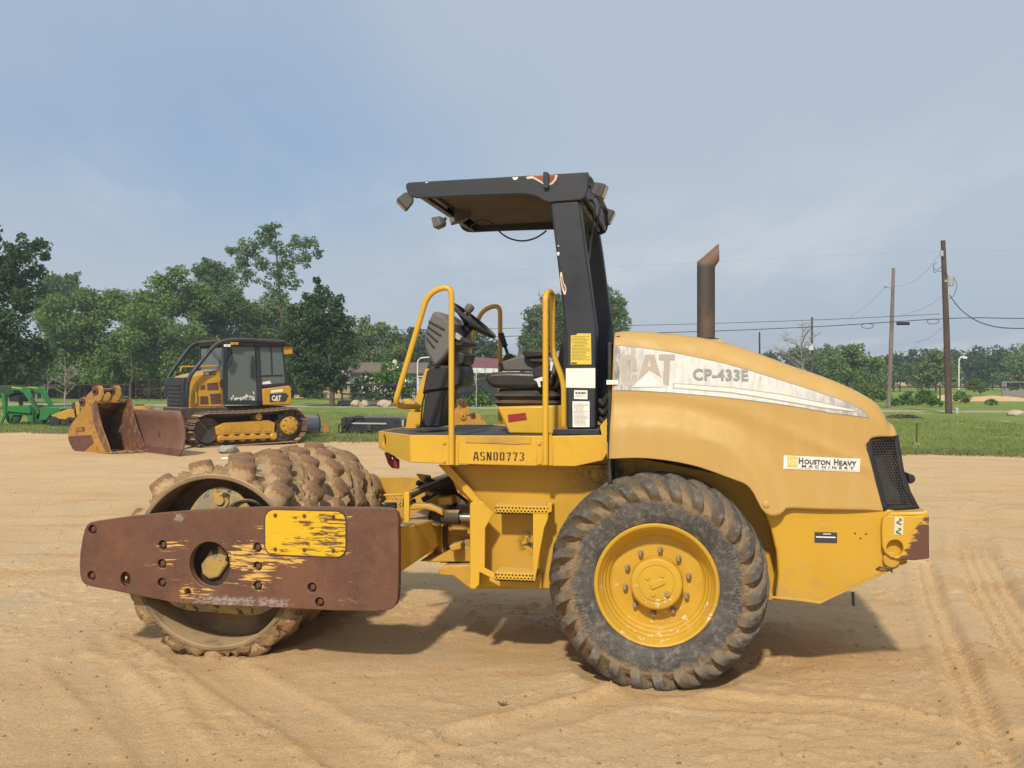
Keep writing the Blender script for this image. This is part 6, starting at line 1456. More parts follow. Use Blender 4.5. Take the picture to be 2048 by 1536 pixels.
# tube sweeps over the hood
for y_, sh in ((YHO-0.20, 0), (DW-YHO+0.20, 1)):
    c0 = DF.R(*zoomed([(935, 530)], *Z7)[0], YHO-0.20); x_b = DF.R(*zoomed([(1240, 140)], *Z7)[0], YCAB-0.1); x_e = DF.R(*zoomed([(1600, 158)], *Z7)[0], YCAB-0.1)
    pts = [(c0[0], y_, c0[1]), (c0[0]+0.02, y_, c0[1]+0.50), (x_b[0]-0.35, y_-(0.1 if sh == 0 else -0.1), x_b[1]-0.02), (x_b[0]+0.3, YCAB-0.12 if sh == 0 else DW-YCAB+0.12, x_b[1]+0.02), (x_e[0], YCAB-0.12 if sh == 0 else DW-YCAB+0.12, x_e[1]+0.02)]
    MB().tube(fillet(pts, 0.35, 8), 0.055, 12).build('guard_tube', M['black'], dz)
MB().tube([(x_b[0]-0.25, YHO-0.28, x_b[1]-0.02), (x_b[0]-0.25, DW-YHO+0.28, x_b[1]-0.02)], 0.04, 10).build('guard_cross_tube', M['black'], dz)
# blade with its push arms and lift cylinder
BA = DF.local(*(lambda p: (p.x, p.y))(at(359, 914, 22.2))); BB = DF.local(*(lambda p: (p.x, p.y))(at(248, 903, 24.4)))
bd = Vector((BB[0]-BA[0], BB[1]-BA[1], 0)); BLn = bd.length; bd.normalize(); bn = Vector((bd.y, -bd.x, 0))
if bn.x > 0: bn = -bn
bp_ = [(0.0, 0.0), (-0.09, 0.18), (-0.135, 0.40), (-0.13, 0.62), (-0.085, 0.84), (-0.0, 1.02)]
bmb = MB(); nb_ = 14; bv = []
for i in range(nb_+1):
    for off, z_ in bp_:
        bv.append(Vector((BA[0], BA[1], 0.0))+bd*(BLn*i/nb_)+bn*(off*(1.0))+Vector((0, 0, z_)))
m_ = len(bp_); bmb.add(bv, [(i*m_+k, i*m_+k+1, (i+1)*m_+k+1, (i+1)*m_+k) for i in range(nb_) for k in range(m_-1)])
blade = bmb.build('blade', M['blade'], dz, angle=60); md = blade.modifiers.new('t', 'SOLIDIFY'); md.thickness = 0.05; md.offset = 0
ed = MB(); e0 = Vector((BA[0], BA[1], 0)); 
ed.hexa([e0+bn*0.012+Vector((0, 0, -0.03)), e0+bd*BLn+bn*0.012+Vector((0, 0, -0.03)), e0+bd*BLn+bn*0.04+Vector((0, 0, -0.03)), e0+bn*0.04+Vector((0, 0, -0.03)),
         e0-bn*0.065+Vector((0, 0, 0.17)), e0+bd*BLn-bn*0.065+Vector((0, 0, 0.17)), e0+bd*BLn-bn*0.035+Vector((0, 0, 0.17)), e0-bn*0.035+Vector((0, 0, 0.17))]); ed.build('cutting_edge', M['rust'], blade, 0.004)
mid_b = e0+bd*BLn*0.5-bn*0.15
for y_ in (YHO, DW-YHO):
    MB().tube([(hull_x+0.6, y_, 0.55), (hull_x+0.1, y_, 0.50), tuple(mid_b+Vector((0, (y_-DW/2)*0.6, 0.45)))], 0.09, 8).build('push_arm', M['iron'], dz)
a_, b_, c_ = [DF.R(*zoomed([p], *Z7)[0], 0.62) for p in ((1300, 600), (1150, 632), (1040, 648))]
cyl = MB().cyl((a_[0], 0.62, a_[1]), (b_[0], 0.62, b_[1]), 0.065, n=14).build('lift_cylinder', M['black'], dz); MB().cyl((b_[0], 0.62, b_[1]), (c_[0], 0.62, c_[1]), 0.035, n=10).build('cylinder_rod', M['steel'], cyl)

# ================================================================== excavator bucket in front of the blade
ZB = (6.4, 0, 740)
pb = gnd(215, 908); BF = Frame((pb.x, pb.y), math.radians(36)); BWd = 0.95
bk = BF.thing('excavator_bucket', 'worn yellow and brown excavator bucket lying in front of the bulldozer blade', 'bucket')
def bpz(P, y0, y1, name, mat, par=None, bev=0.008, holes=()): return BF.P(P, y0, y1, name, M[mat], par or bk, bev, ZB, holes)
side = [(1215, 365), (1240, 470), (1265, 600), (1310, 760), (1375, 930), (1410, 1040), (1440, 1065), (1200, 1062), (1060, 1058), (980, 1045), (925, 1010), (885, 930), (868, 860), (880, 770), (915, 690), (980, 600), (1060, 500), (1130, 410)]
near_s = bpz(side, 0.0, 0.035, 'bucket_side', 'bucket_yellow')
far_side = [(x, y) for x, y in side]
Pn_ = [BF.R(*p, 0.0) for p in zoomed(side, *ZB)]
MB().prism(Pn_, BWd-0.035, BWd).build('bucket_side', M['bucket_worn'], bk, 0.008)
shell_p = Pn_[7:]                            # bottom, curved back and up to the ears
sh_ = MB(); n_s = len(shell_p); sh_.add([(x, y, z) for y in (0.036, BWd-0.036) for x, z in shell_p], [(k, k+1, n_s+k+1, n_s+k) for k in range(n_s-1)])
so = sh_.build('bucket_shell', M['bucket_worn'], bk, angle=50); md = so.modifiers.new('t', 'SOLIDIFY'); md.thickness = 0.03; md.offset = 0
bpz([(885, 850), (1165, 830), (1195, 930), (1060, 1050), (985, 1042), (928, 1008), (888, 930), (870, 870)], -0.012, -0.001, 'wear_plate', 'rust', near_s, 0.004)
bpz([(1225, 372), (1262, 600), (1305, 760), (1405, 1040), (1350, 1045), (1255, 850), (1185, 640), (1175, 450)], -0.016, -0.001, 'edge_plate', 'bucket_worn', near_s, 0.004)
lp = bpz([(970, 738), (1072, 726), (1078, 778), (972, 788)], -0.02, -0.013, 'maker_plate', 'rust', near_s, 0.002)
va, vb = BF.R(*zoomed([(982, 780)], *ZB)[0], -0.022), BF.R(*zoomed([(1068, 738)], *ZB)[0], -0.022)
vs, fs = text_fit('EIK', va[0], va[1], vb[0], vb[1], lambda u, v: (u, -0.022, v), 0.03); MB().add(vs, fs).build('maker_lettering', M['bucket_yellow'], near_s, smooth=False, fix=False)
lipz = Pn_[6]; tooth0 = None
MB().prism([(Pn_[6][0]-0.10, 0.0), (Pn_[6][0]+0.10, 0.005), (Pn_[6][0]+0.10, 0.025), (Pn_[6][0]-0.10, 0.05)], 0.04, BWd-0.04).build('lip', M['rust'], bk, 0.004)
for k in range(4):
    y_ = 0.10+k*(BWd-0.2)/3; x_ = Pn_[6][0]+0.05
    tm = MB().hexa([(x_, y_-0.05, 0.0), (x_+0.20, y_-0.03, 0.0), (x_+0.20, y_+0.03, 0.0), (x_, y_+0.05, 0.0), (x_, y_-0.05, 0.08), (x_+0.20, y_-0.03, 0.02), (x_+0.20, y_+0.03, 0.02), (x_, y_+0.05, 0.08)]); tm.build('tooth', M['rust'], bk, 0.006)
# side cutter triangles near the lip of the far side
ear = [(1030, 420), (1130, 300), (1200, 235), (1240, 200), (1275, 200), (1300, 235), (1308, 330), (1290, 390), (1240, 400), (1130, 480), (1040, 520)]
for y0 in (0.20, 0.66):
    e_ = BF.P(ear, y0, y0+0.06, 'ear', M['bucket_yellow'], bk, 0.01, ZB, yr=0.20)
    for (cx_, cy_, r_) in ((1225, 262, 42), (1060, 405, 40)):
        c = BF.R(*zoomed([(cx_, cy_)], *ZB)[0], 0.20); MB().lathe([(0.07, y0-0.03), (0.11, y0-0.03), (0.11, y0+0.09), (0.07, y0+0.09)], (c[0], 0, c[1]), (0, 1, 0), 20).build('pin_boss', M['rust'], bk)
c = BF.R(*zoomed([(1225, 262)], *ZB)[0], 0.2); MB().cyl((c[0], 0.12, c[1]), (c[0], 0.82, c[1]), 0.045, n=16).build('pin', M['iron'], bk)
c = BF.R(*zoomed([(1060, 405)], *ZB)[0], 0.2); MB().cyl((c[0], 0.12, c[1]), (c[0], 0.82, c[1]), 0.045, n=16).build('pin', M['iron'], bk)
tp = BF.R(*zoomed([(1215, 395)], *ZB)[0], 0.1); MB().b2((tp[0]-0.25, 0.036, tp[1]-0.06), (tp[0]+0.02, BWd-0.036, tp[1]+0.0)).build('top_plate', M['bucket_yellow'], bk, 0.01)

# ================================================================== rock and small machines on the grass
def rock(name, label, px, py, w, h, mat, seed, group=None, D=None, squash=0.8, cat='rock'):
    p = gnd(px, py) if D is None else at(px, py, D); bm = bmesh.new(); bmesh.ops.create_icosphere(bm, subdivisions=3, radius=1.0); g = np.random.default_rng(seed)
    k = g.normal(size=(7, 3)); k /= np.linalg.norm(k, axis=1)[:, None]; dd = g.uniform(0.55, 0.9, 7)
    for v in bm.verts:
        c = np.array(v.co)
        for q, d in zip(k, dd):
            e = c@q-d
            if e > 0: c = c-q*e*0.85
        c *= 1+0.06*math.sin(c[0]*7+seed)+0.05*math.sin(c[1]*9+c[2]*6)
        v.co = (c[0]*w/2, c[1]*w/2*squash, c[2]*h*0.62+h*0.42)
    me = bpy.data.meshes.new(name); bm.to_mesh(me); bm.free(); me.shade_smooth(); me.set_sharp_from_angle(angle=math.radians(32)); me.materials.append(mat)
    o = bpy.data.objects.new(name, me); COL.objects.link(o); o.location = (p.x, p.y, gz(p.x, p.y)-0.02 if D is None else p.z); o.rotation_euler = (0, 0, g.uniform(0, 3)); return tag(o, label, cat, group)
rock('rock', 'grey boulder on the dirt between drum and bulldozer track', 458, 906, 0.58, 0.22, M['stone_grey'], 4)
rock('stone', 'small white stone on the dirt beside the padfoot drum', 452, 917, 0.22, 0.06, M['white_paint'], 9)
for i, (px, py, w, lab) in enumerate(((768, 815, 0.95, 'pale limestone block beside the young shrub left of two boulders'), (797, 813, 0.85, 'pale limestone block by the log under the flowering shrub'), (710, 815, 0.75, 'limestone block at the end of the log near the dark tree'), (727, 815, 0.7, 'small limestone block touching another by the log'))):
    rock('limestone_block', lab, px, py, w, 0.50, M['stone'], 20+i, 'limestone blocks along the road', squash=0.9)
rock('limestone_block', 'rounded pale boulder beside the road right of the transformer pole', 2030, 832, 0.85, 0.32, M['stone'], 31, 'limestone blocks along the road')
for px0, px1, lab in ((676, 712, 'short weathered log laid beside the dark tree trunk'), (735, 775, 'weathered log lying between limestone blocks')):
    a, b = gnd(px0, 813), gnd(px1, 813); MBo = MB().tube([(a.x, a.y, 0.2), (b.x, b.y, 0.22)], 0.2, 10).build('log', M['pole_grey']); tag(MBo, lab, 'log', 'logs along the road')

# black sweeper box on the grass
SF = Frame((gnd(745, 868).x, gnd(745, 868).y), math.radians(6)); Z9 = (6.143, 600, 640)
sw_ = SF.thing('sweeper_attachment', 'black box sweeper attachment with hoses lying on the grass', 'attachment')
def sp9(P, y0, y1, n, m, par=None, bev=0.01): return SF.P(P, y0, y1, n, M[m], par or sw_, bev, Z9)
sp9([(510, 1200), (560, 1185), (1230, 1195), (1270, 1230), (1290, 1400), (505, 1400)], 0.10, 0.75, 'sweeper_housing', 'black', None, 0.03)
sp9([(620, 1260), (1060, 1265), (1060, 1285), (620, 1280)], 0.06, 0.10, 'edge_bar', 'galv'); sp9([(505, 1210), (560, 1205), (560, 1385), (505, 1385)], 0.04, 0.10, 'end_plate', 'black'); sp9([(1200, 1230), (1275, 1225), (1290, 1400), (1200, 1400)], 0.02, 0.10, 'end_plate', 'black')
sp9([(545, 1185), (1230, 1195), (1240, 1204), (540, 1196)], 0.12, 0.70, 'rusty_top', 'rust', None, 0.004); sp9([(820, 1290), (870, 1290), (870, 1360), (820, 1360)], 0.04, 0.10, 'coupler', 'iron'); sp9([(1250, 1230), (1275, 1230), (1275, 1310), (1250, 1310)], -0.02, 0.02, 'end_tube', 'galv')
for P in ([(560, 1370), (520, 1330), (600, 1240), (660, 1185)], [(575, 1375), (560, 1330), (640, 1230), (700, 1180), (780, 1185)], [(500, 1270), (478, 1300), (480, 1370), (510, 1380)]):
    MB().tube(curve([(SF.R(*q, 0.0)[0], 0.0, SF.R(*q, 0.0)[1]) for q in zoomed(P, *Z9)], 6), 0.022, 7).build('hydraulic_hose', M['rubber'], sw_)
KF = Frame((gnd(630, 869).x, gnd(630, 869).y), math.radians(-25)); kb_ = KF.thing('roller_broom', 'blue grey curved broom hood with an orange flag behind the bulldozer track', 'attachment')
pts = [KF.R(*q, 0.0) for q in zoomed([(0, 1400), (-10, 1290), (30, 1225), (90, 1208), (250, 1212), (250, 1400)], *Z9)]
kx0, kx1 = KF.R(604, 850, 0)[0], KF.R(640, 850, 0)[0]
MB().lathe([(0.0001, kx0), (0.30, kx0), (0.32, kx0+0.01), (0.32, kx1), (0.0001, kx1)], (0, 0.35, 0.30), (1, 0, 0), 28).build('broom_hood', M['blue_grey'], kb_, 0.01)
MB().lathe([(0.34, kx1), (0.34, kx1+0.03), (0.0001, kx1+0.03)], (0, 0.35, 0.30), (1, 0, 0), 28).build('end_disc', M['black'], kb_, 0.004)
MB().b2((kx0, 0.05, 0.02), (kx1, 0.60, 0.12)).build('skid', M['iron'], kb_)
fa = [KF.R(*q, -0.05) for q in zoomed([(285, 1290), (345, 1285), (345, 1335), (315, 1390), (290, 1380)], *Z9)]; MB().prism(fa, -0.05, -0.035).build('flag', M['orange_flag'], kb_)
# orange coupler standing behind the platform
CF = Frame((gnd(925, 872).x, gnd(925, 872).y), math.radians(-20)); ZC = (9.035, 860, 690)
cp_ = CF.thing('quick_coupler', 'orange yellow excavator coupler with pin bosses standing on the grass', 'attachment')
def cpz(P, y0, y1, n, m, bev=0.012): return CF.P(P, y0, y1, n, M[m], cp_, bev, ZC)
e1_ = [(395, 1660), (400, 1090), (440, 1000), (480, 1010), (520, 1150), (620, 1230), (640, 1290), (720, 1290), (760, 1240), (820, 1240), (835, 1330), (920, 1385), (980, 1660)]
cpz(e1_, 0.0, 0.07, 'coupler_plate', 'coupler'); cpz([(x+90, y+5) for x, y in e1_[:]], 0.55, 0.62, 'coupler_plate', 'coupler')
cpz([(560, 990), (620, 985), (660, 1050), (720, 1200), (700, 1290), (560, 1200), (530, 1060)], 0.20, 0.30, 'hook_arm', 'coupler')
for (x, y, y0, r_, m_) in ((440, 1060, -0.03, 0.12, 'rust'), (600, 1040, 0.15, 0.13, 'rust'), (600, 1290, -0.06, 0.10, 'coupler'), (780, 1275, -0.03, 0.09, 'rust')):
    c = CF.R(*zoomed([(x, y)], *ZC)[0], y0); MB().lathe([(0.03, y0-0.02), (r_*0.6, y0-0.02), (r_*0.6, y0), (r_, y0), (r_, y0+0.12), (0.03, y0+0.12)], (c[0], 0, c[1]), (0, 1, 0), 20).build('pin_boss', M[m_], cp_)
MB().b2((CF.R(*zoomed([(420, 1600)], *ZC)[0], 0)[0], 0.07, 0.0), (CF.R(*zoomed([(960, 1600)], *ZC)[0], 0)[0], 0.55, 0.35)).build('base_block', M['coupler'], cp_, 0.02)

# green loader at the edge of the grove
GF = Frame((gnd(60, 850).x, gnd(60, 850).y), math.radians(8)); ZG = (6.4, 0, 740)
gl = GF.thing('front_loader', 'green tractor loader with its bucket lowered on the grass', 'loader')
def gp(P, y0, y1, n, m, par=None, bev=0.015, holes=()): return GF.P(P, y0, y1, n, M[m], par or gl, bev, ZG, holes, yr=0.05)
for y0 in (0.05, 1.05):
    gp([(150, 215), (330, 215), (365, 240), (400, 330), (515, 540), (480, 560), (370, 400), (300, 300), (250, 265), (140, 255)], y0, y0+0.10, 'loader_arm', 'green')
    gp([(150, 213), (290, 232), (280, 240), (150, 224)], y0-0.006, y0-0.001, 'arm_stripe', 'tractor_yellow', None, 0)
    a_, b_ = GF.R(*zoomed([(400, 350)], *ZG)[0], y0-0.05), GF.R(*zoomed([(500, 520)], *ZG)[0], y0-0.05); MB().cyl((a_[0], y0-0.05, a_[1]), (b_[0], y0-0.05, b_[1]), 0.045, n=10).build('lift_cylinder', M['iron'], gl)
    gp([(5, 300), (50, 310), (75, 440), (70, 590), (10, 710), (-10, 700), (40, 580), (30, 450)], y0, y0+0.08, 'rear_leg', 'green')
gp([(70, 470), (340, 450), (380, 520), (380, 560), (70, 530)], 0.1, 1.1, 'loader_frame', 'green'); gp([(60, 530), (390, 530), (390, 660), (330, 660), (300, 580), (140, 580), (100, 650)], 0.2, 0.32, 'side_guard', 'green')
gp([(510, 480), (760, 475), (795, 500), (770, 560), (650, 570), (600, 640), (500, 650), (520, 560)], 0.0, 1.35, 'loader_bucket', 'green')
for cx_ in (160, 500):
    c = GF.R(*zoomed([(cx_, 615)], *ZG)[0], 0.3); MB().lathe([(0.10, 0.28), (0.22, 0.27), (0.29, 0.30), (0.29, 0.44), (0.22, 0.47), (0.10, 0.46)], (c[0], 0, 0.29), (0, 1, 0), 24).build('tyre', M['green_dark'], gl)
gp([(-60, 200), (145, 205), (145, 300), (60, 330), (-60, 320)], 0.2, 1.0, 'engine_hood', 'green_dark'); gp([(60, 330), (180, 320), (190, 410), (60, 400)], 0.3, 0.9, 'dark_engine', 'black')
# yellow trencher next to it
TF = Frame((gnd(130, 853).x, gnd(130, 853).y), math.radians(-15)); tr_ = TF.thing('trencher', 'small yellow and black trenching machine between loader and bucket', 'machine')
def tpz(P, y0, y1, n, m): return TF.P(P, y0, y1, n, M[m], tr_, 0.012, ZG)
tpz([(650, 580), (850, 505), (940, 500), (960, 600), (930, 640), (720, 625)], 0.0, 0.8, 'yellow_deck', 'dozer_yellow'); tpz([(610, 620), (700, 590), (760, 680), (770, 715), (660, 715)], -0.05, 0.85, 'black_shroud', 'black'); tpz([(760, 640), (960, 630), (960, 700), (760, 700)], 0.05, 0.75, 'chassis', 'iron')
tpz([(915, 430), (950, 400), (975, 420), (975, 600), (920, 610)], 0.2, 0.5, 'control_post', 'iron'); tpz([(960, 410), (1020, 420), (1020, 560), (980, 590)], 0.1, 0.2, 'guide_arm', 'dozer_yellow')
for cx_ in (700, 900):
    c = TF.R(*zoomed([(cx_, 690)], *ZG)[0], 0.0); MB().lathe([(0.05, -0.02), (0.15, -0.03), (0.19, 0.0), (0.19, 0.12), (0.05, 0.14)], (c[0], 0, 0.17), (0, 1, 0), 18).build('wheel', M['rubber'], tr_)
# skid plate stack behind the blade
XF = Frame((gnd(270, 850).x, gnd(270, 850).y), 0.0); xk = XF.thing('mower_attachment', 'yellow mower deck with a black grid guard behind the bulldozer blade', 'attachment')
def xp(P, y0, y1, n, m): return XF.P(P, y0, y1, n, M[m], xk, 0.01, ZG)
xp([(1700, 520), (1720, 460), (1840, 458), (1880, 520), (1900, 640), (1690, 640)], 0.0, 1.0, 'mower_deck', 'dozer_yellow'); xp([(1730, 438), (1820, 440), (1835, 465), (1720, 465)], 0.1, 0.3, 'deck_guard', 'black'); xp([(1860, 520), (1940, 490), (2060, 520), (2060, 640), (1860, 640)], 0.1, 0.8, 'rear_roller', 'iron')
for k in range(4): xp([(1552+26*k, 418), (1560+26*k, 418), (1560+26*k, 640), (1552+26*k, 640)], 0.0, 0.04, 'grid_bar', 'black')
for k in range(4): xp([(1552, 418+24*k), (1640, 420+24*k), (1640, 426+24*k), (1552, 424+24*k)], 0.041, 0.06, 'grid_bar', 'black')
# ================================================================== trees and shrubs
def quads_mesh(name, v, mat, parent=None, verts_per=4):
    n = len(v)//verts_per; me = bpy.data.meshes.new(name); me.vertices.add(len(v)); me.vertices.foreach_set('co', np.ascontiguousarray(v, np.float32).ravel())
    me.loops.add(len(v)); me.loops.foreach_set('vertex_index', np.arange(len(v), dtype=np.int32)); me.polygons.add(n); me.polygons.foreach_set('loop_start', np.arange(0, len(v), verts_per, dtype=np.int32)); me.update(calc_edges=True)
    me.materials.append(mat); o = bpy.data.objects.new(name, me); COL.objects.link(o); o.parent = parent; return o
def leaves(g, C, Rad, dens, size, flat=0.5):
    """leaf-sized diamonds through the outer shells of the clumps C (n,3) with radii Rad"""
    out = []
    for c, r in zip(C, Rad):
        size_ = size*0.70; n = max(12, int(dens*4*PI*r*r/(size_*size_*0.6))); d = g.normal(size=(n, 3)); d /= np.linalg.norm(d, axis=1)[:, None]
        rr = r*(0.35+0.65*g.random(n)**0.45)*(1+0.25*g.normal(size=n)*0.5); p = c+d*rr[:, None]*np.array([1, 1, 0.82])
        nrm = d*0.55+g.normal(size=(n, 3))*0.75; nrm[:, 2] += flat; nrm /= np.linalg.norm(nrm, axis=1)[:, None]
        u = np.cross(nrm, g.normal(size=(n, 3))); u /= np.linalg.norm(u, axis=1)[:, None]; w = np.cross(nrm, u); s = size_*(0.55+0.8*g.random(n))
        L, Wd = u*s[:, None]*0.62, w*s[:, None]*0.36
        out.append(np.stack([p-L, p+Wd, p+L, p-Wd], 1).reshape(-1, 3))
    return np.concatenate(out)
def clumps(g, B, k, f):
    C = []; Rd = []
    for (x, y, z, r) in B:
        for i in range(k):
            d = g.normal(size=3); d /= np.linalg.norm(d); q = r*(0.35+0.62*g.random()**0.5); C.append((x+d[0]*q, y+d[1]*q, z+d[2]*q*0.9)); Rd.append(r*f*(0.65+0.7*g.random()))
    return np.array(C), np.array(Rd)
def tree(name, label, px, D, blobs, mat, seed, group, size=0.30, dens=0.55, k=17, f=0.40, trunk=True, tw=0.16, cat='tree', base_z=0.0, lean=0.0, depth=1.0, thin=False):
    """blobs: (px, py, radius px) in the photograph at depth D, spread in depth by the seed"""
    g = np.random.default_rng(seed); bx = (px-1024)/F*D; t = thing(name, label, cat, (bx, D, 0), 0, group); B = []
    for (u, v, r) in blobs:
        p = at(u, v, D); R_ = r/F*D; B.append((p.x-bx, g.uniform(-0.6, 0.6)*R_*depth, max(p.z, R_*0.5), R_))
    C, Rd = clumps(g, B, k, f); X_ = np.array([(b[0], b[1], b[2]) for b in B]); C = np.concatenate([C, X_]); Rd = np.concatenate([Rd, np.array([b[3]*0.55 for b in B])]); m = C[:, 2]-Rd*0.6 > 0.05; C, Rd = C[m], Rd[m]
    quads_mesh('crown', leaves(g, C, Rd, dens, size), M[mat], t)
    if trunk:
        mb = MB(); top = max(B, key=lambda b: b[2]); zmid = sum(b[2] for b in B)/len(B); fork = Vector((lean*0.5, 0, max(0.8, zmid*0.45)))
        mb.tube(curve([(0, 0, -0.1), (lean*0.2, 0.05, fork.z*0.5), tuple(fork), (fork.x*0.5+top[0]*0.5, top[1]*0.5, (fork.z+top[2])/2), (top[0], top[1], top[2])], 4), list(np.linspace(tw, tw*0.18, 17)), 8)
        stem = curve([(0, 0, -0.1), (lean*0.2, 0.05, fork.z*0.5), tuple(fork), (fork.x*0.5+top[0]*0.5, top[1]*0.5, (fork.z+top[2])/2), (top[0], top[1], top[2])], 4)
        for b in B:
            if b is top: continue
            tgt = Vector((b[0], b[1], b[2])); cand = [p for p in stem[5:] if p.z < tgt.z-0.2*(tgt.xy-p.xy).length] or [stem[6]]
            s0 = min(cand, key=lambda p: (p-tgt).length); m_ = s0.lerp(tgt, 0.5)+Vector((g.normal()*0.15, g.normal()*0.15, 0.12*(tgt-s0).length)); r_ = tw*0.22*min(1, 0.4+b[3]*0.25)
            mb.tube(curve([tuple(s0), tuple(m_), tuple(tgt)], 4), list(np.linspace(r_, r_*0.25, 9)), 6)
            for q in range(2):
                e = tgt+Vector((g.normal(), g.normal(), 0.6*g.normal()+0.3))*b[3]*0.6; mb.tube([tuple(m_), tuple((m_+e)/2+Vector((0, 0, 0.1))), tuple(e)], [r_*0.6, r_*0.4, r_*0.12], 5)
        mb.build('trunk', M['bark'], t)
    return t
GL_, GR_ = 'trees of the grove on the left', 'trees of the treeline on the right'
tree('oak_tree', 'dark leafy tree overhanging the green loader at the edge of the grove', 10, 58, [(-10, 640, 62), (20, 560, 52), (52, 505, 34), (78, 492, 18), (90, 512, 10), (-40, 560, 60), (30, 700, 50), (-20, 740, 60), (48, 600, 28), (-30, 470, 34), (72, 545, 16)], 'leaf_dark', 1, GL_, 0.30, 0.62, 18)
tree('oak_tree', 'blue green rounded tree rising behind the left grove', 128, 118, [(128, 582, 40), (100, 600, 30), (158, 600, 28), (125, 640, 50), (112, 566, 18), (146, 562, 18)], 'leaf_blue', 2, GL_, 0.42, 0.6)
tree('elm_tree', 'broad mid green tree with a bushy crown above the excavator bucket', 170, 88, [(150, 640, 55), (205, 620, 48), (120, 690, 50), (190, 690, 60), (235, 600, 28), (170, 598, 26), (150, 740, 50), (230, 740, 50)], 'leaf_mid', 3, GL_, 0.32, 0.62)
tree('elm_tree', 'tall green tree standing behind the bulldozer tube guards', 335, 86, [(330, 590, 48), (290, 620, 42), (375, 610, 46), (325, 660, 62), (265, 680, 45), (390, 690, 55), (320, 560, 22), (360, 552, 22), (300, 740, 55), (380, 750, 50), (255, 625, 30)], 'leaf_mid', 4, GL_, 0.32, 0.6)
tree('oak_tree', 'pointed blue green tree between the bulldozer cab and the tall sparse tree', 430, 92, [(420, 560, 34), (445, 545, 26), (400, 545, 20), (450, 590, 38), (405, 600, 40), (430, 650, 55), (470, 680, 45), (420, 528, 14), (480, 620, 30)], 'leaf_blue', 5, GL_, 0.32, 0.55)
tree('cottonwood_tree', 'tall sparse tree with open branches and sky between them', 566, 76, [(535, 468, 24), (550, 455, 16), (520, 485, 20), (490, 505, 26), (468, 500, 16), (480, 530, 22), (500, 555, 22), (555, 500, 20), (575, 520, 20), (600, 492, 22), (622, 485, 18), (635, 505, 12), (610, 520, 18), (550, 545, 24), (575, 560, 24), (545, 580, 22), (570, 600, 18), (520, 530, 18)], 'leaf_blue', 6, GL_, 0.26, 0.40, 10, 0.42, tw=0.20, thin=True)
tree('elm_tree', 'yellow green tree half hidden beside the dark round tree', 520, 96, [(530, 625, 38), (500, 650, 36), (545, 660, 36), (515, 700, 45), (560, 610, 22), (480, 700, 40), (540, 730, 40)], 'leaf_light', 7, GL_, 0.34, 0.6)
tree('live_oak_tree', 'dark dense round tree with a bare trunk on the lawn edge', 664, 63, [(640, 630, 44), (668, 650, 40), (605, 660, 40), (630, 690, 50), (680, 690, 36), (600, 710, 36), (650, 740, 44), (615, 745, 34), (690, 730, 26), (628, 595, 22), (645, 578, 13), (668, 600, 22), (595, 625, 22), (635, 560, 8), (690, 640, 18), (580, 680, 22), (675, 765, 24), (630, 775, 24), (595, 740, 20)], 'leaf_dark', 8, GL_, 0.24, 0.62, 16, tw=0.2)
tree('pecan_tree', 'pale green thin tree right of the dark round tree', 745, 104, [(735, 665, 32), (760, 680, 32), (715, 690, 30), (785, 690, 26), (740, 710, 36), (730, 645, 16), (790, 665, 16), (765, 655, 14)], 'leaf_light', 9, GL_, 0.34, 0.42, 14)
tree('oak_tree', 'dark distant tree left of the steering console', 820, 124, [(815, 690, 30), (840, 680, 26), (800, 705, 26), (850, 705, 32), (825, 665, 12), (780, 715, 24)], 'leaf_dark', 10, GL_, 0.42, 0.55)
tree('oak_tree', 'dark tree showing between steering wheel and control lever', 955, 112, [(950, 690, 30), (975, 695, 26), (930, 700, 30), (985, 715, 20), (945, 668, 14), (905, 705, 26), (880, 700, 26)], 'leaf_dark', 11, GL_, 0.38, 0.55)
tree('cottonwood_tree', 'tall green tree split by the black canopy post', 1150, 98, [(1085, 630, 30), (1070, 660, 26), (1100, 610, 22), (1060, 690, 22), (1110, 660, 40), (1150, 620, 48), (1200, 620, 42), (1225, 640, 28), (1222, 605, 26), (1212, 584, 14), (1236, 625, 16), (1160, 680, 50), (1215, 670, 34), (1095, 690, 36)], 'leaf_blue', 12, None, 0.30, 0.52)
# undergrowth along the left grove
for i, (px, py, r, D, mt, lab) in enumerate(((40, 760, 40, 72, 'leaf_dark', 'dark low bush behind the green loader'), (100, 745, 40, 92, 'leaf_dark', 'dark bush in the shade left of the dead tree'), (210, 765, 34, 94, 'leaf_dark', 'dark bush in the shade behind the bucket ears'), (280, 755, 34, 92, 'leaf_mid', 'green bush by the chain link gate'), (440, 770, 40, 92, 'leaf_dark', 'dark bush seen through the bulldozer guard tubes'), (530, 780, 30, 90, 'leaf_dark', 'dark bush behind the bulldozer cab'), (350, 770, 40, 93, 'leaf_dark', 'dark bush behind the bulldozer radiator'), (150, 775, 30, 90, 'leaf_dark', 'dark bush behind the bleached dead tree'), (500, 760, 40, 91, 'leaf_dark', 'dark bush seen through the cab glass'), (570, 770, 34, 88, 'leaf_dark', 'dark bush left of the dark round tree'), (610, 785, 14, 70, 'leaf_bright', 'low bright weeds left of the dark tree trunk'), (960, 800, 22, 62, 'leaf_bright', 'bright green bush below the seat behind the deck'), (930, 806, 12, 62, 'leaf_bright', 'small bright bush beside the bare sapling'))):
    tree('bush', lab, px, D, [(px-r*0.5, py, r*0.7), (px+r*0.5, py+4, r*0.7), (px, py-r*0.3, r*0.6)], mt, 40+i, 'bushes of the undergrowth', 0.26, 0.6, trunk=False, cat='bush')
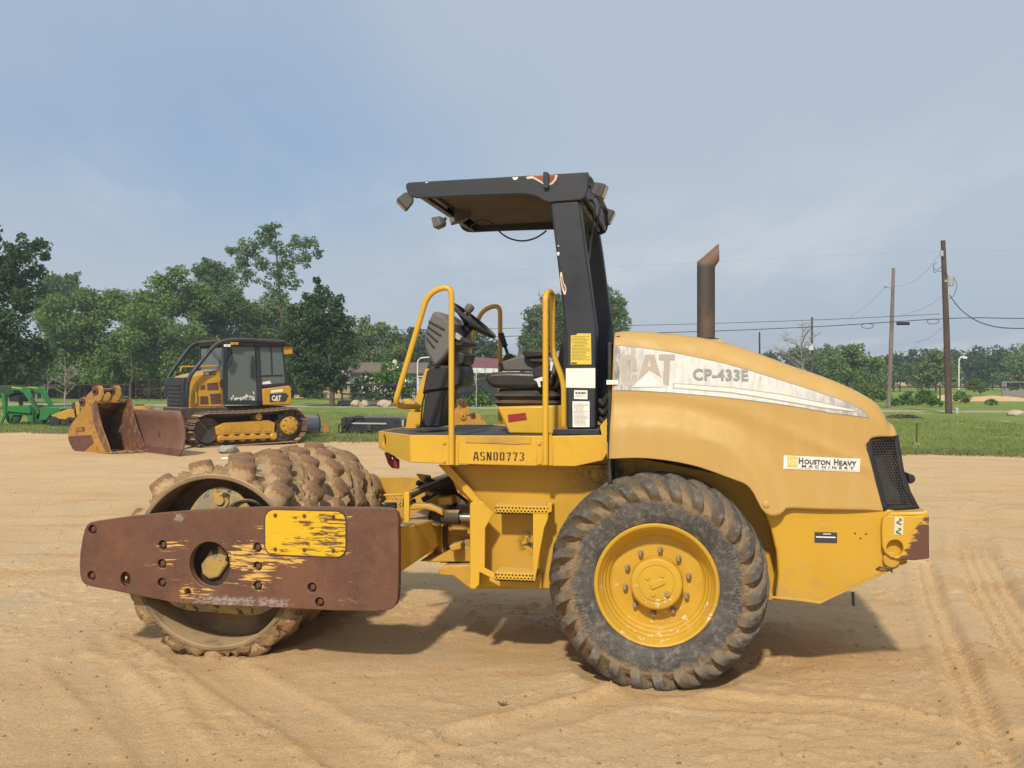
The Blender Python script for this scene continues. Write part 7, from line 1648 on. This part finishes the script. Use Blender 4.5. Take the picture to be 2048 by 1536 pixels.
fs_ = tree('flowering_shrub', 'large green shrub covered in pale blossoms behind the iron fence', 765, 66, [(740, 770, 26), (775, 750, 26), (800, 765, 26), (720, 785, 20), (815, 780, 20), (760, 790, 26), (790, 735, 14), (785, 790, 22)], 'leaf_bright', 60, None, 0.22, 0.55, trunk=True, tw=0.06, cat='shrub')
g = np.random.default_rng(61); C_, R_c = clumps(g, [(at(u, v, 66).x-(765-1024)/F*66, -0.3, at(u, v, 66).z, r/F*66) for u, v, r in [(740, 770, 26), (775, 750, 26), (800, 765, 26), (720, 785, 20), (760, 790, 26), (790, 735, 14)]], 9, 0.4)
bl_ = quads_mesh('blossom', leaves(g, C_, R_c, 0.06, 0.26, 0.2), M['bloom'], fs_); bl_['kind'] = 'stuff'
# far wood closing the gaps behind the grove
g = np.random.default_rng(70); Bw = [(x, 130+g.uniform(-6, 6), g.uniform(3.5, 6.5) if x < -20 else g.uniform(1.5, 3.5), g.uniform(2.8, 4.0)) for x in np.linspace(-86, -2, 44)]+[(x, 130, 1.8, 3.0) for x in np.linspace(-86, 8, 50)]
Cw, Rw_ = clumps(g, Bw, 7, 0.42); m = Cw[:, 2] > 0.3; wood = quads_mesh('far_wood', leaves(g, Cw[m], Rw_[m], 0.5, 0.60), M['leaf_dark']); stuff(wood, 'dark wood closing the view behind the left grove', 'wood')
Bw = [(x, 235+g.uniform(-10, 10), g.uniform(2.5, 5.0), g.uniform(3.5, 4.6)) for x in np.linspace(10, 150, 36)]+[(x, 238, 2.0, 3.6) for x in np.linspace(5, 150, 36)]
Cw, Rw_ = clumps(g, Bw, 7, 0.42); m = Cw[:, 2] > 0.3; wood = quads_mesh('far_wood', leaves(g, Cw[m], Rw_[m], 0.42, 1.0), M['leaf_dark']); stuff(wood, 'dark wood on the horizon behind the right treeline', 'wood')
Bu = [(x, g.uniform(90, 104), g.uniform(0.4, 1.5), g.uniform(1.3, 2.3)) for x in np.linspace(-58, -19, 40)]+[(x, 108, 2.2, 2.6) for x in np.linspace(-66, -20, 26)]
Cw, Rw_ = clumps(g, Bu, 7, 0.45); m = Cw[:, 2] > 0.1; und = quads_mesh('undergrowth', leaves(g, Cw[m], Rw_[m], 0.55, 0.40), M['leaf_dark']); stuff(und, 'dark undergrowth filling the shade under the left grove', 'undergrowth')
# right treeline
for i, (px, D, bl, mt, lab) in enumerate((
    (1560, 185, [(1545, 715, 16), (1575, 715, 18), (1530, 722, 16), (1600, 712, 18)], 'leaf_dark', 'dark far tree just above the sloping hood beside the short post'),
    (1640, 150, [(1635, 712, 18), (1655, 708, 20), (1620, 725, 18), (1650, 735, 26)], 'leaf_blue', 'blue green tree behind the dead snag'),
    (1695, 112, [(1690, 715, 26), (1715, 708, 22), (1665, 735, 28), (1710, 740, 36), (1740, 730, 24), (1680, 760, 28), (1735, 765, 28), (1700, 698, 12)], 'leaf_mid', 'bushy mid green tree just right of the dead snag'),
    (1765, 178, [(1755, 728, 16), (1780, 722, 16), (1800, 724, 16), (1770, 745, 20)], 'leaf_dark', 'dark far tree behind the grey pole'),
    (1842, 176, [(1835, 715, 18), (1858, 712, 16), (1815, 722, 16), (1845, 735, 24)], 'leaf_dark', 'dark far tree above the old steel frame'),
    (1872, 126, [(1862, 722, 22), (1885, 720, 20), (1845, 735, 18), (1878, 745, 30), (1850, 760, 26), (1905, 745, 18)], 'leaf_light', 'yellow green tree just left of the transformer pole'),
    (1935, 175, [(1925, 718, 22), (1950, 716, 22), (1905, 728, 18), (1940, 740, 30)], 'leaf_dark', 'dark far tree behind the white lamp post'),
    (1985, 165, [(1975, 722, 20), (2000, 718, 24), (1960, 735, 20), (1990, 745, 30)], 'leaf_dark', 'dark far tree between lamp post and corral'),
    (2035, 150, [(2025, 728, 24), (2055, 720, 28), (2015, 750, 24), (2048, 755, 30)], 'leaf_mid', 'green tree behind the board corral'),
    (1800, 140, [(1795, 750, 22), (1825, 752, 22), (1775, 755, 20), (1810, 735, 14)], 'leaf_blue', 'blue green tree under the old steel frame'))):
    tree('oak_tree', lab, px, D, bl, mt, 80+i, GR_, 0.0034*D, 0.58, 14, 0.44, tw=0.16)
for i, (px, py, r, D, mt, lab) in enumerate(((1670, 775, 26, 88, 'leaf_bright', 'bright vine thicket left of the grey pole'), (1725, 785, 24, 80, 'leaf_bright', 'bright vine bush touching the grey pole'), (1760, 790, 22, 78, 'leaf_mid', 'green bush at the foot of the grey pole'), (1815, 798, 18, 66, 'leaf_bright', 'bright low vines between both utility poles'), (1850, 795, 18, 66, 'leaf_bright', 'bright low vines left of the transformer pole'), (1870, 803, 13, 62, 'leaf_bright', 'low vines at the foot of the transformer pole'), (1925, 795, 16, 72, 'leaf_mid', 'weedy bush right of the transformer pole'), (1955, 772, 18, 110, 'leaf_bright', 'green bush below the lamp post'), (1640, 790, 22, 74, 'leaf_mid', 'green thicket where the hood meets the fence'), (1985, 806, 10, 66, 'leaf_mid', 'low weeds by the rusty pipe fence'), (1790, 806, 12, 64, 'leaf_bright', 'low bright weeds along the road by the grey pole'))):
    tree('bush', lab, px, D, [(px-r*0.5, py, r*0.7), (px+r*0.5, py+3, r*0.7), (px, py-r*0.35, r*0.6)], mt, 110+i, 'bushes along the pipe fence', 0.0032*D, 0.55, trunk=False, cat='bush')

# bare trees
def bare(name, label, px, D, py_base, py_top, spread, seed, r0, mat, n1=9, n2=5, cat='tree', lean=0.0):
    g = np.random.default_rng(seed); b = at(px, py_base, D); Ht = hgt(py_top, D)-max(b.z, 0); t = thing(name, label, cat, (b.x, D, max(b.z, 0) if py_base < YH+H*F/D-3 else 0)); mb = MB(); br = MB()
    ax_ = [Vector((lean*k/6+0.006*g.normal()*Ht*(1+k*0.3), 0.01*g.normal()*Ht, Ht*k/6)) for k in range(7)]; ax_[0] = Vector((0, 0, -0.1)); mb.tube(curve(ax_, 3), list(np.linspace(r0, r0*0.15, 19)), 7); mb.build('trunk', M[mat], t)
    for i in range(n1):
        z0 = 0.18+0.75*g.random(); s_ = Vector(ax_[0]).lerp(ax_[6], z0); k = min(5, int(z0*6)); s_ = ax_[k].lerp(ax_[k+1], z0*6-k); a = g.uniform(0, 2*PI); L = spread*(1.15-z0)*(0.6+0.6*g.random()); e = s_+Vector((math.cos(a)*L, math.sin(a)*L, L*g.uniform(0.2, 0.9))); m_ = (s_+e)/2+Vector((0, 0, L*g.uniform(-0.05, 0.2)))
        br.tube([s_, m_, e], [r0*0.4, r0*0.26, r0*0.1], 5)
        for j in range(n2):
            q = g.uniform(0.3, 1.0); s2 = m_.lerp(e, q) if q > 0.5 else s_.lerp(m_, q*2); d = Vector((g.normal(), g.normal(), abs(g.normal())*0.7+0.1))*L*0.33; br.tube([s2, s2+d*0.5+Vector((0, 0, 0.03)), s2+d], [r0*0.2, r0*0.13, r0*0.05], 4)
    br.build('branches', M[mat], t); return t
bare('dead_tree', 'small bleached dead tree with bare branches beside the trencher', 130, 58, 812, 712, 1.5, 1, 0.06, 'dead', 14, 7)
bare('bare_sapling', 'thin bare sapling standing behind the steering console', 957, 43, 838, 640, 0.9, 2, 0.035, 'dead', 14, 6, lean=-0.5)
bare('dead_snag', 'grey leafless snag tangled in the right treeline', 1605, 128, 770, 640, 4.2, 3, 0.16, 'dead', 20, 9)
bare('dead_tree', 'leafless tree top rising behind the rear handrail', 1080, 97, 740, 572, 2.0, 5, 0.10, 'dead', 12, 6)
bare('bare_tree', 'grey thin tree trunk in the shade of the left grove', 262, 84, 805, 660, 1.4, 6, 0.09, 'bark', 6, 4)
for i, px in enumerate((72, 84, 95, 60)): bare('sapling_trunk', ['thickest pale slender trunk in the shade behind the green loader', 'thin pale trunk behind the loader beside the thickest one', 'thin pale trunk behind the loader closest to the dead tree', 'thin pale trunk rising behind the loader hood'][i], px, 76, 806, 728, 0.8, 20+i, 0.075 if i == 0 else 0.05, 'dead', 4, 3).__setitem__('group', 'slender trunks behind the loader')

# ================================================================== poles, wires, lamps
def pole(name, label, base, top, D, r, mat, group=None):
    b = at(*base, D); t_ = at(*top, D); t = thing(name, label, 'utility pole', (b.x, D, 0), 0, group)
    mb = MB().tube([(0, 0, -0.3), ((t_.x-b.x)*0.5+0.02, 0, t_.z/2), (t_.x-b.x, 0, t_.z)], [r*1.15, r, r*0.75], 12); mb.build('pole_shaft', M[mat], t); return t, b, t_
pA, bA, tA = pole('utility_pole', 'tall dark wooden utility pole carrying a grey transformer', (1898, 828), (1886, 481), 50, 0.155, 'pole')
def onp(px, py, D, b): p = at(px, py, D); return (p.x-b.x, p.z)
x, z = onp(1904, 561, 49.7, bA); tr0 = MB().lathe([(0.0001, -0.26), (0.17, -0.26), (0.18, -0.24), (0.18, 0.2), (0.19, 0.21), (0.17, 0.25), (0.0001, 0.27)], (x, -0.12, z), (0, 0, 1), 18).build('transformer', M['galv'], pA)
MB().b2((x-0.3, -0.14, z-0.05), (x-0.1, -0.04, z+0.05)).build('transformer_bracket', M['galv'], pA)
x, z = onp(1880, 508, 50, bA); MB().lathe([(0.0001, -0.14), (0.09, -0.14), (0.09, 0.12), (0.0001, 0.16)], (x, -0.2, z), (0, 0, 1), 12).build('insulator', M['galv'], pA)
cw = MB()
for P in ([(1873, 525), (1866, 532), (1872, 540), (1884, 533)], [(1868, 535), (1868, 545), (1878, 542), (1890, 545), (1896, 552)], [(1908, 556), (1914, 570), (1908, 590), (1898, 598)]): cw.tube(curve([(onp(*q, 49.8, bA)[0], -0.2, onp(*q, 49.8, bA)[1]) for q in P], 5), 0.014, 5)
cw.build('jumper_wire', M['wire'], pA)
for py in (765, 772, 790): x, z = onp(1897, py+30, 50, bA); MB().lathe([(0.165, 0), (0.172, 0.01), (0.172, 0.10), (0.165, 0.11)], (x, 0, z), (0, 0, 1), 14).build('guard_band', M['rust'], pA)
pB, bB, tB = pole('utility_pole', 'leaning grey wooden pole with a small arm lamp', (1777, 815), (1787, 536), 60, 0.125, 'pole_grey')
x, z = onp(1770, 572, 60, bB); x2, z2 = onp(1784, 578, 60, bB); MB().tube([(x2, 0, z2), (x, -0.1, z)], 0.03, 7).build('lamp_arm', M['galv'], pB); MB().lathe([(0.0001, -0.1), (0.12, -0.06), (0.13, 0.0), (0.0001, 0.1)], (x, -0.1, z), (-0.8, 0, 0.3), 12).build('lamp_head', M['galv'], pB)
pC, bC, tC = pole('utility_pole', 'distant thin pole with a pale box among the dead branches', (1623, 770), (1624, 634), 128, 0.16, 'pole'); x, z = onp(1623, 694, 127.5, bC); MB().lathe([(0.0001, -0.4), (0.35, -0.4), (0.35, 0.4), (0.0001, 0.45)], (x, -0.3, z), (0, 0, 1), 12).build('transformer', M['white_paint'], pC)
pole('utility_pole', 'short dark far post rising above the sloping hood', (1519, 740), (1519, 664), 120, 0.12, 'iron_black')
def wire(label, P, r=0.020, name='power_line', grp='overhead lines'):
    o = MB().tube(curve([tuple(at(px, py, D)) for px, py, D in P], 6), r, 5).build(name, M['wire']); return tag(o, label, 'wire', grp)
wire('upper of two long wires sagging left from the transformer pole', [(-900, 600, 80), (0, 640, 72), (700, 659, 64), (1250, 651, 57), (1600, 641, 53), (1880, 628, 50)], 0.014)
wire('lower long wire running through the utility poles', [(-900, 640, 80), (0, 668, 72), (700, 676, 64), (1250, 667, 57), (1600, 655, 53), (1896, 637, 50), (2048, 637, 47), (2400, 640, 42)], 0.020)
wire('thin high wire across the sky to the transformer pole', [(700, 548, 60), (1240, 533, 56), (1600, 514, 53), (1882, 503, 50), (2100, 500, 47)], 0.002)
wire('loose wire sagging right from the transformer pole', [(1899, 590, 50), (1925, 622, 49.5), (1970, 648, 49), (2048, 657, 48), (2300, 650, 45)], 0.024)
wire('thin guy wire from the transformer pole to the arm lamp', [(1878, 510, 50), (1850, 545, 53), (1820, 566, 56), (1785, 574, 60)], 0.006); wire('thin wire sagging left from the arm lamp', [(1770, 574, 60), (1740, 605, 64), (1700, 635, 72)], 0.006)
wire('thin wire drooping between grey pole and transformer pole', [(1888, 590, 50), (1850, 615, 53), (1800, 632, 60)], 0.006); wire('thin low wire drooping left below the cable box', [(1884, 655, 50), (1860, 675, 52), (1830, 685, 55)], 0.007)
sb_ = at(1806, 647, 50.8); o = MB().box((sb_.x, sb_.y, sb_.z), (0.68, 0.14, 0.17)).build('cable_splice_box', M['iron_black'], None, 0.04); tag(o, 'black splice box hanging on the lower long wire', 'cable box')
for (px, py, lab) in ((1735, 650, 'loop of spare cable left of the splice box'), (1866, 641, 'loop of spare cable right of the splice box')):
    c = at(px, py, 51); pts = [(c.x+0.32*math.cos(a), c.y, c.z-0.05+0.13*math.sin(a)) for a in np.linspace(0, 2*PI, 14, False)]; tag(MB().tube(pts, 0.016, 5, True).build('cable_loop', M['wire']), lab, 'cable', 'cable loops on the line')
lm = at(1918, 790, 100); lt = thing('street_lamp', 'white curved yard lamp post in front of the right treeline', 'street lamp', (lm.x, 100, 0)); ht_ = hgt(714, 100)
MB().tube(curve([(0, 0, 0), (0, 0, ht_*0.8), (0.05, 0, ht_*0.95), (0.35, 0, ht_+0.05), (0.55, 0, ht_)], 5), 0.07, 8).build('lamp_post', M['white_paint'], lt); MB().lathe([(0.0001, 0.1), (0.22, 0.05), (0.25, -0.12), (0.0001, -0.16)], (0.6, 0, ht_-0.03), (0, 0, 1), 12).build('lamp_head', M['white_paint'], lt)

# ================================================================== fences and small yard things
def pipe_fence(name, label, P, h, nrails, gap, mat, r=0.045, group=None):
    t = thing(name, label, 'fence', (P[0][0], P[0][1], 0), 0, group); o0 = Vector((P[0][0], P[0][1], 0)); L = [(Vector((*P[i], 0))-o0) for i in range(len(P))]
    for a, b in zip(L[:-1], L[1:]):
        n = max(1, int((b-a).length/gap))
        for k in range(n+1): p = a.lerp(b, k/n); MB().tube([p-Vector((0, 0, 0.2)), p+Vector((0, 0, h))], r, 7).build('post', M[mat], t)
        for j in range(nrails): zz = h*(1-0.42*j); MB().tube([a+Vector((0, 0, zz)), b+Vector((0, 0, zz))], r*0.9, 7).build('rail', M[mat], t)
    return t
e = lambda px, D: ((px-1024)/F*D, D)
pipe_fence('pipe_fence', 'rusty pipe fence beyond the road on the right', [e(1620, 66), e(1880, 63), e(2080, 60)], 1.28, 1, 3.0, 'pipe')
pipe_fence('pipe_fence', 'rusty pipe fence in the shade of the left grove', [e(-60, 74), e(160, 78), e(262, 80)], 1.35, 1, 2.6, 'pipe')
cg = pipe_fence('chain_link_gate', 'grey chain link gate left of the bulldozer', [e(272, 79), e(322, 79)], 1.75, 2, 1.0, 'pipe', 0.028)
cm = MB()
for k in range(22): x = (322-272)/F*79*k/21; cm.tube([(x, 0.0, 0.05), (x+0.02, 0, 1.7)], 0.006, 4)
cmo = cm.build('mesh_wire', M['pipe'], cg); cmo['kind'] = 'stuff'
ifn = pipe_fence('iron_fence', 'black iron picket fence in front of the flowering shrub', [e(684, 63), e(832, 62)], 1.45, 2, 1.75, 'iron_black', 0.05)
pk = MB(); n_p = 44
for k in range(n_p): x = (832-684)/F*62.5*k/n_p; pk.tube([(x, -0.3*k/n_p, 0.05), (x, -0.3*k/n_p, 1.4)], 0.010, 4)
pko = pk.build('pickets', M['iron_black'], ifn); pko['kind'] = 'stuff'
sk_ = gnd(1833, 886); st_ = MB().tube([(sk_.x, sk_.y, -0.1), (sk_.x+0.01, sk_.y, 0.5), (sk_.x, sk_.y, (886-846)/F*sk_.y)], 0.022, 6).build('survey_stake', M['pipe']); tag(st_, 'thin rusty stake standing in the lawn behind the hood', 'stake')
db = gnd(1812, 838); dbm = MB(); rd = random.Random(9)
for k in range(9): x = db.x+rd.uniform(-0.7, 0.8); dbm.tube(curve([(x-0.4, db.y+rd.uniform(-0.3, 0.3), 0.06), (x, db.y+rd.uniform(-0.3, 0.3), rd.uniform(0.08, 0.22)), (x+0.4, db.y, 0.06)], 4), 0.03, 5)
tag(dbm.build('branch_pile', M['bark']), 'dark fallen branch lying on the lawn near the road', 'branch')
ub = gnd(1913, 828); tag(MB().box((ub.x, ub.y, 0.16), (0.16, 0.16, 0.34)).build('utility_box', M['tin_green'], None, 0.03), 'small pale green utility box beside the transformer pole', 'box')

# board corral
cB_ = at(2028, 800, 95); co = thing('board_corral', 'grey weathered board corral at the edge of the sandy yard', 'corral', (cB_.x, 95, 0))
for i, x in enumerate((-1.1, -0.85, 1.1, 1.35, 3.4)): MB().b2((x-0.09, -0.09, -0.2), (x+0.09, 0.09, 1.62)).build('post', M['corral'], co, 0.01)
bd_ = MB().b2((0, -0.12, 0.0), (0.21, -0.095, 0.72)); b00 = None
for k in range(22):
    if b00 is None: b00 = bd_.build('board', M['corral'], co); o = b00
    else: o = b00.copy(); COL.objects.link(o); o.parent = co
    o.location = (-1.2+0.22*k, 0, 0.02*(k % 3))
for z_ in (0.95, 1.5): MB().b2((-1.2, -0.10, z_), (3.6, -0.05, z_+0.1)).build('rail', M['corral'], co)
# sandy mounds beyond the fence
def mound(px, D, w, h, seed, lab):
    X, Y = np.meshgrid(np.linspace(-w, w, 50), np.linspace(-4, 4, 30)); Z = h*np.exp(-(X/w*1.6)**2-(Y/2.6)**2)*(0.6+0.8*fbm(X*0.8, Y*0.8, 3, seed))-0.06
    o = grid_mesh('sand_mound', X, Y, Z, M['ground']); p = e(px, D); o.location = (p[0], p[1], 0); tag(o, lab, 'mound', 'sand mounds beyond the fence')
mound(1985, 82, 6.0, 0.45, 1, 'low sandy mound in front of the board corral'); mound(1895, 84, 3.5, 0.5, 2, 'low sandy mound behind the transformer pole')
# old steel frame
sfo = at(1815, 735, 142); sf = thing('steel_shed_frame', 'old rusty open shed frame in front of the treeline', 'shed', (sfo.x, 142, 0)); zt = hgt(736, 142)
for x, dzt in ((-6, 0.3), (-2, 0.2), (2.2, 0.0), (6.2, -0.2)): MB().tube([(x, 0, 0), (x, 0, zt+dzt)], 0.09, 6).build('post', M['pipe'], sf)
for y_, d in ((-0.3, 0.0), (2.0, 0.25)): MB().hexa([(-6.6, y_, zt+0.25), (6.6, y_, zt-0.35), (6.6, y_+1.5, zt-0.35), (-6.6, y_+1.5, zt+0.25), (-6.6, y_, zt+0.50), (6.6, y_, zt-0.15), (6.6, y_+1.5, zt-0.15), (-6.6, y_+1.5, zt+0.50)]).build('roof_purlin', M['pipe'], sf)

# ================================================================== buildings and cars behind the shrubs
def house(name, label, px0, px1, D, eave, ridge, wall, roofm, dep=6.0, wins=3):
    x0, x1 = (px0-1024)/F*D, (px1-1024)/F*D; ze, zr = hgt(eave, D), hgt(ridge, D); t = thing(name, label, 'building', ((x0+x1)/2, D, 0)); w = (x1-x0)/2
    MB().b2((-w, 0, -0.1), (w, dep, ze)).build('wall', M[wall], t)
    rf_ = MB().prism([(-0.5, ze-0.05), (dep/2, zr), (dep+0.5, ze-0.05), (dep+0.5, ze+0.1), (dep/2, zr+0.16), (-0.5, ze+0.1)], -w-0.3, w+0.3, fn=lambda a, b, c: (b, a, c)).build('roof', M[roofm], t)
    for k in range(wins):
        cx_ = -w+(2*w)*(k+0.5)/wins; f_ = MB().b2((cx_-0.5, -0.05, 0.9), (cx_+0.5, 0.0, 2.0)).build('window', M['white_paint'], t); MB().b2((cx_-0.42, -0.06, 0.98), (cx_+0.42, -0.051, 1.92)).build('pane', M['ink'], f_)
    return t
house('tan_shed', 'tan metal building half hidden behind the dark round tree', 588, 700, 92, 752, 742, 'tan_wall', 'galv', 5, 2)
house('brown_roof_house', 'low house with a brown shingle roof behind the flowering shrub', 700, 845, 88, 746, 727, 'grey_wall', 'roof_brown', 7, 4)
# red roofed carport with white trim
cpD = 74; cx0, cx1 = (905-1024)/F*cpD, (1040-1024)/F*cpD; cpt = thing('carport', 'open white carport with a red metal roof behind the deck', 'building', (cx0, cpD, 0)); Lx = cx1-cx0; z_e, z_b = hgt(734, cpD), hgt(746, cpD)
MB().hexa([(0.6, 0, z_e), (Lx, 0, z_e-0.1), (Lx, 4, z_e+0.5), (0.6, 4, z_e+0.9), (0.6, 0, z_e+0.05), (Lx, 0, z_e-0.05), (Lx, 4, z_e+0.55), (0.6, 4, z_e+0.95)]).build('roof', M['roof_red'], cpt)
MB().b2((0.1, 0.05, z_b), (Lx, 0.10, z_e)).build('fascia', M['white_paint'], cpt)
for k in range(8): x = 0.6+k*(Lx-0.7)/7; MB().b2((x-0.03, 0.02, z_b), (x+0.03, 0.045, z_e)).build('fascia_batten', M['galv'], cpt)
for x in (0.1, Lx*0.35, Lx*0.68, Lx-0.05): MB().tube([(x, 0.08, 0), (x, 0.08, z_b)], 0.035, 7).build('post', M['white_paint'], cpt)
MB().b2((0.4, 4.0, 0), (Lx, 4.1, z_b)).build('back_wall', M['grey_wall'], cpt)
MB().tube(fillet([(0.5, 0.0, z_b), (0.5, 0.0, z_e+0.28), (0.0, 0.0, z_e+0.45)], 0.3, 6), 0.05, 7).build('gutter_pipe', M['white_paint'], cpt)
gtx_ = (835-1024)/F*64; gt = thing('tube_arch', 'white bent pipe arch standing left of the steering console', 'frame', (gtx_, 64, 0)); z_ = hgt(716, 64)
MB().tube(fillet([(0, 0, 0), (0, 0, z_), (1.6, 0, z_+0.1), (1.6, 0, 0)], 0.4, 6), 0.045, 8).build('arch_pipe', M['white_paint'], gt); MB().tube([(0.02, 0, z_*0.62), (1.58, 0, z_*0.62)], 0.03, 6).build('arch_rail', M['white_paint'], gt)
def car(name, label, px, D, mat, L=4.4, rot=0.0):
    x = (px-1024)/F*D; t = thing(name, label, 'car', (x, D, 0), rot)
    body = [(-L/2, 0.35), (-L/2, 0.75), (-L*0.42, 0.88), (-L*0.25, 0.93), (-L*0.13, 1.38), (L*0.18, 1.42), (L*0.33, 0.98), (L*0.48, 0.90), (L/2, 0.70), (L/2, 0.35)]
    b = MB().prism(body, -0.85, 0.85).build('body', M[mat], t, 0.06, 3); MB().prism([(-L*0.22, 0.95), (-L*0.12, 1.32), (L*0.16, 1.35), (L*0.28, 0.98)], -0.86, 0.86).build('window', M['ink'], t)
    for wx in (-L*0.31, L*0.31):
        for wy in (-0.8, 0.8): MB().lathe([(0.0001, -0.1), (0.2, -0.1), (0.32, -0.09), (0.32, 0.09), (0.2, 0.1), (0.0001, 0.1)], (wx, wy, 0.32), (0, 1, 0), 18).build('wheel', M['rubber'], t)
    MB().b2((-L/2-0.01, -0.7, 0.62), (-L/2+0.02, -0.45, 0.72)).build('headlight', M['white_paint'], t); MB().b2((-L/2-0.01, 0.45, 0.62), (-L/2+0.02, 0.7, 0.72)).build('headlight', M['white_paint'], t)
    return t
car('parked_car', 'black car parked under the carport', 930, 71, 'car_black', 4.4, 1.0); car('parked_car', 'white car seen through the gap below the rear handrail', 1125, 62, 'car_white', 4.4, 0.0)
# a weed on the bare dirt
wd = gnd(1005, 1415); g = np.random.default_rng(5); v = []
for k in range(14):
    a = g.uniform(0, 6.3); L = g.uniform(0.015, 0.035); w = 0.002; d = np.array([math.cos(a), math.sin(a), 0]); n_ = np.array([-math.sin(a), math.cos(a), 0]); zb = gz(wd.x, wd.y); b_ = np.array([wd.x, wd.y, zb])
    v += [b_-n_*w, b_+n_*w, b_+d*L*0.6+n_*w+[0, 0, L*0.7], b_+d*L+[0, 0, L*0.5]]
tag(quads_mesh('weed_tuft', np.array(v), M['grass_blade']), 'tiny green weed tuft growing on the bare dirt', 'weed')

# ================================================================== summer haze over the whole place
hz_ = MB().b2((-905, -305, -1.6), (905, 1505, 17.5)).build('haze', M['ground'], None, smooth=False); hz_['kind'] = 'stuff'; hz_['label'] = 'thin pale summer haze over the yard'; hz_['category'] = 'haze'
hm = bpy.data.materials.new('thin_haze'); hm.use_nodes = True; hm.node_tree.nodes.clear()
pv = hm.node_tree.nodes.new('ShaderNodeVolumePrincipled'); pv.inputs['Color'].default_value = (0.86, 0.92, 1.0, 1); pv.inputs['Density'].default_value = 0.0009; pv.inputs['Anisotropy'].default_value = 0.2
ho = hm.node_tree.nodes.new('ShaderNodeOutputMaterial'); hm.node_tree.links.new(pv.outputs[0], ho.inputs['Volume']); hz_.data.materials.clear(); hz_.data.materials.append(hm)
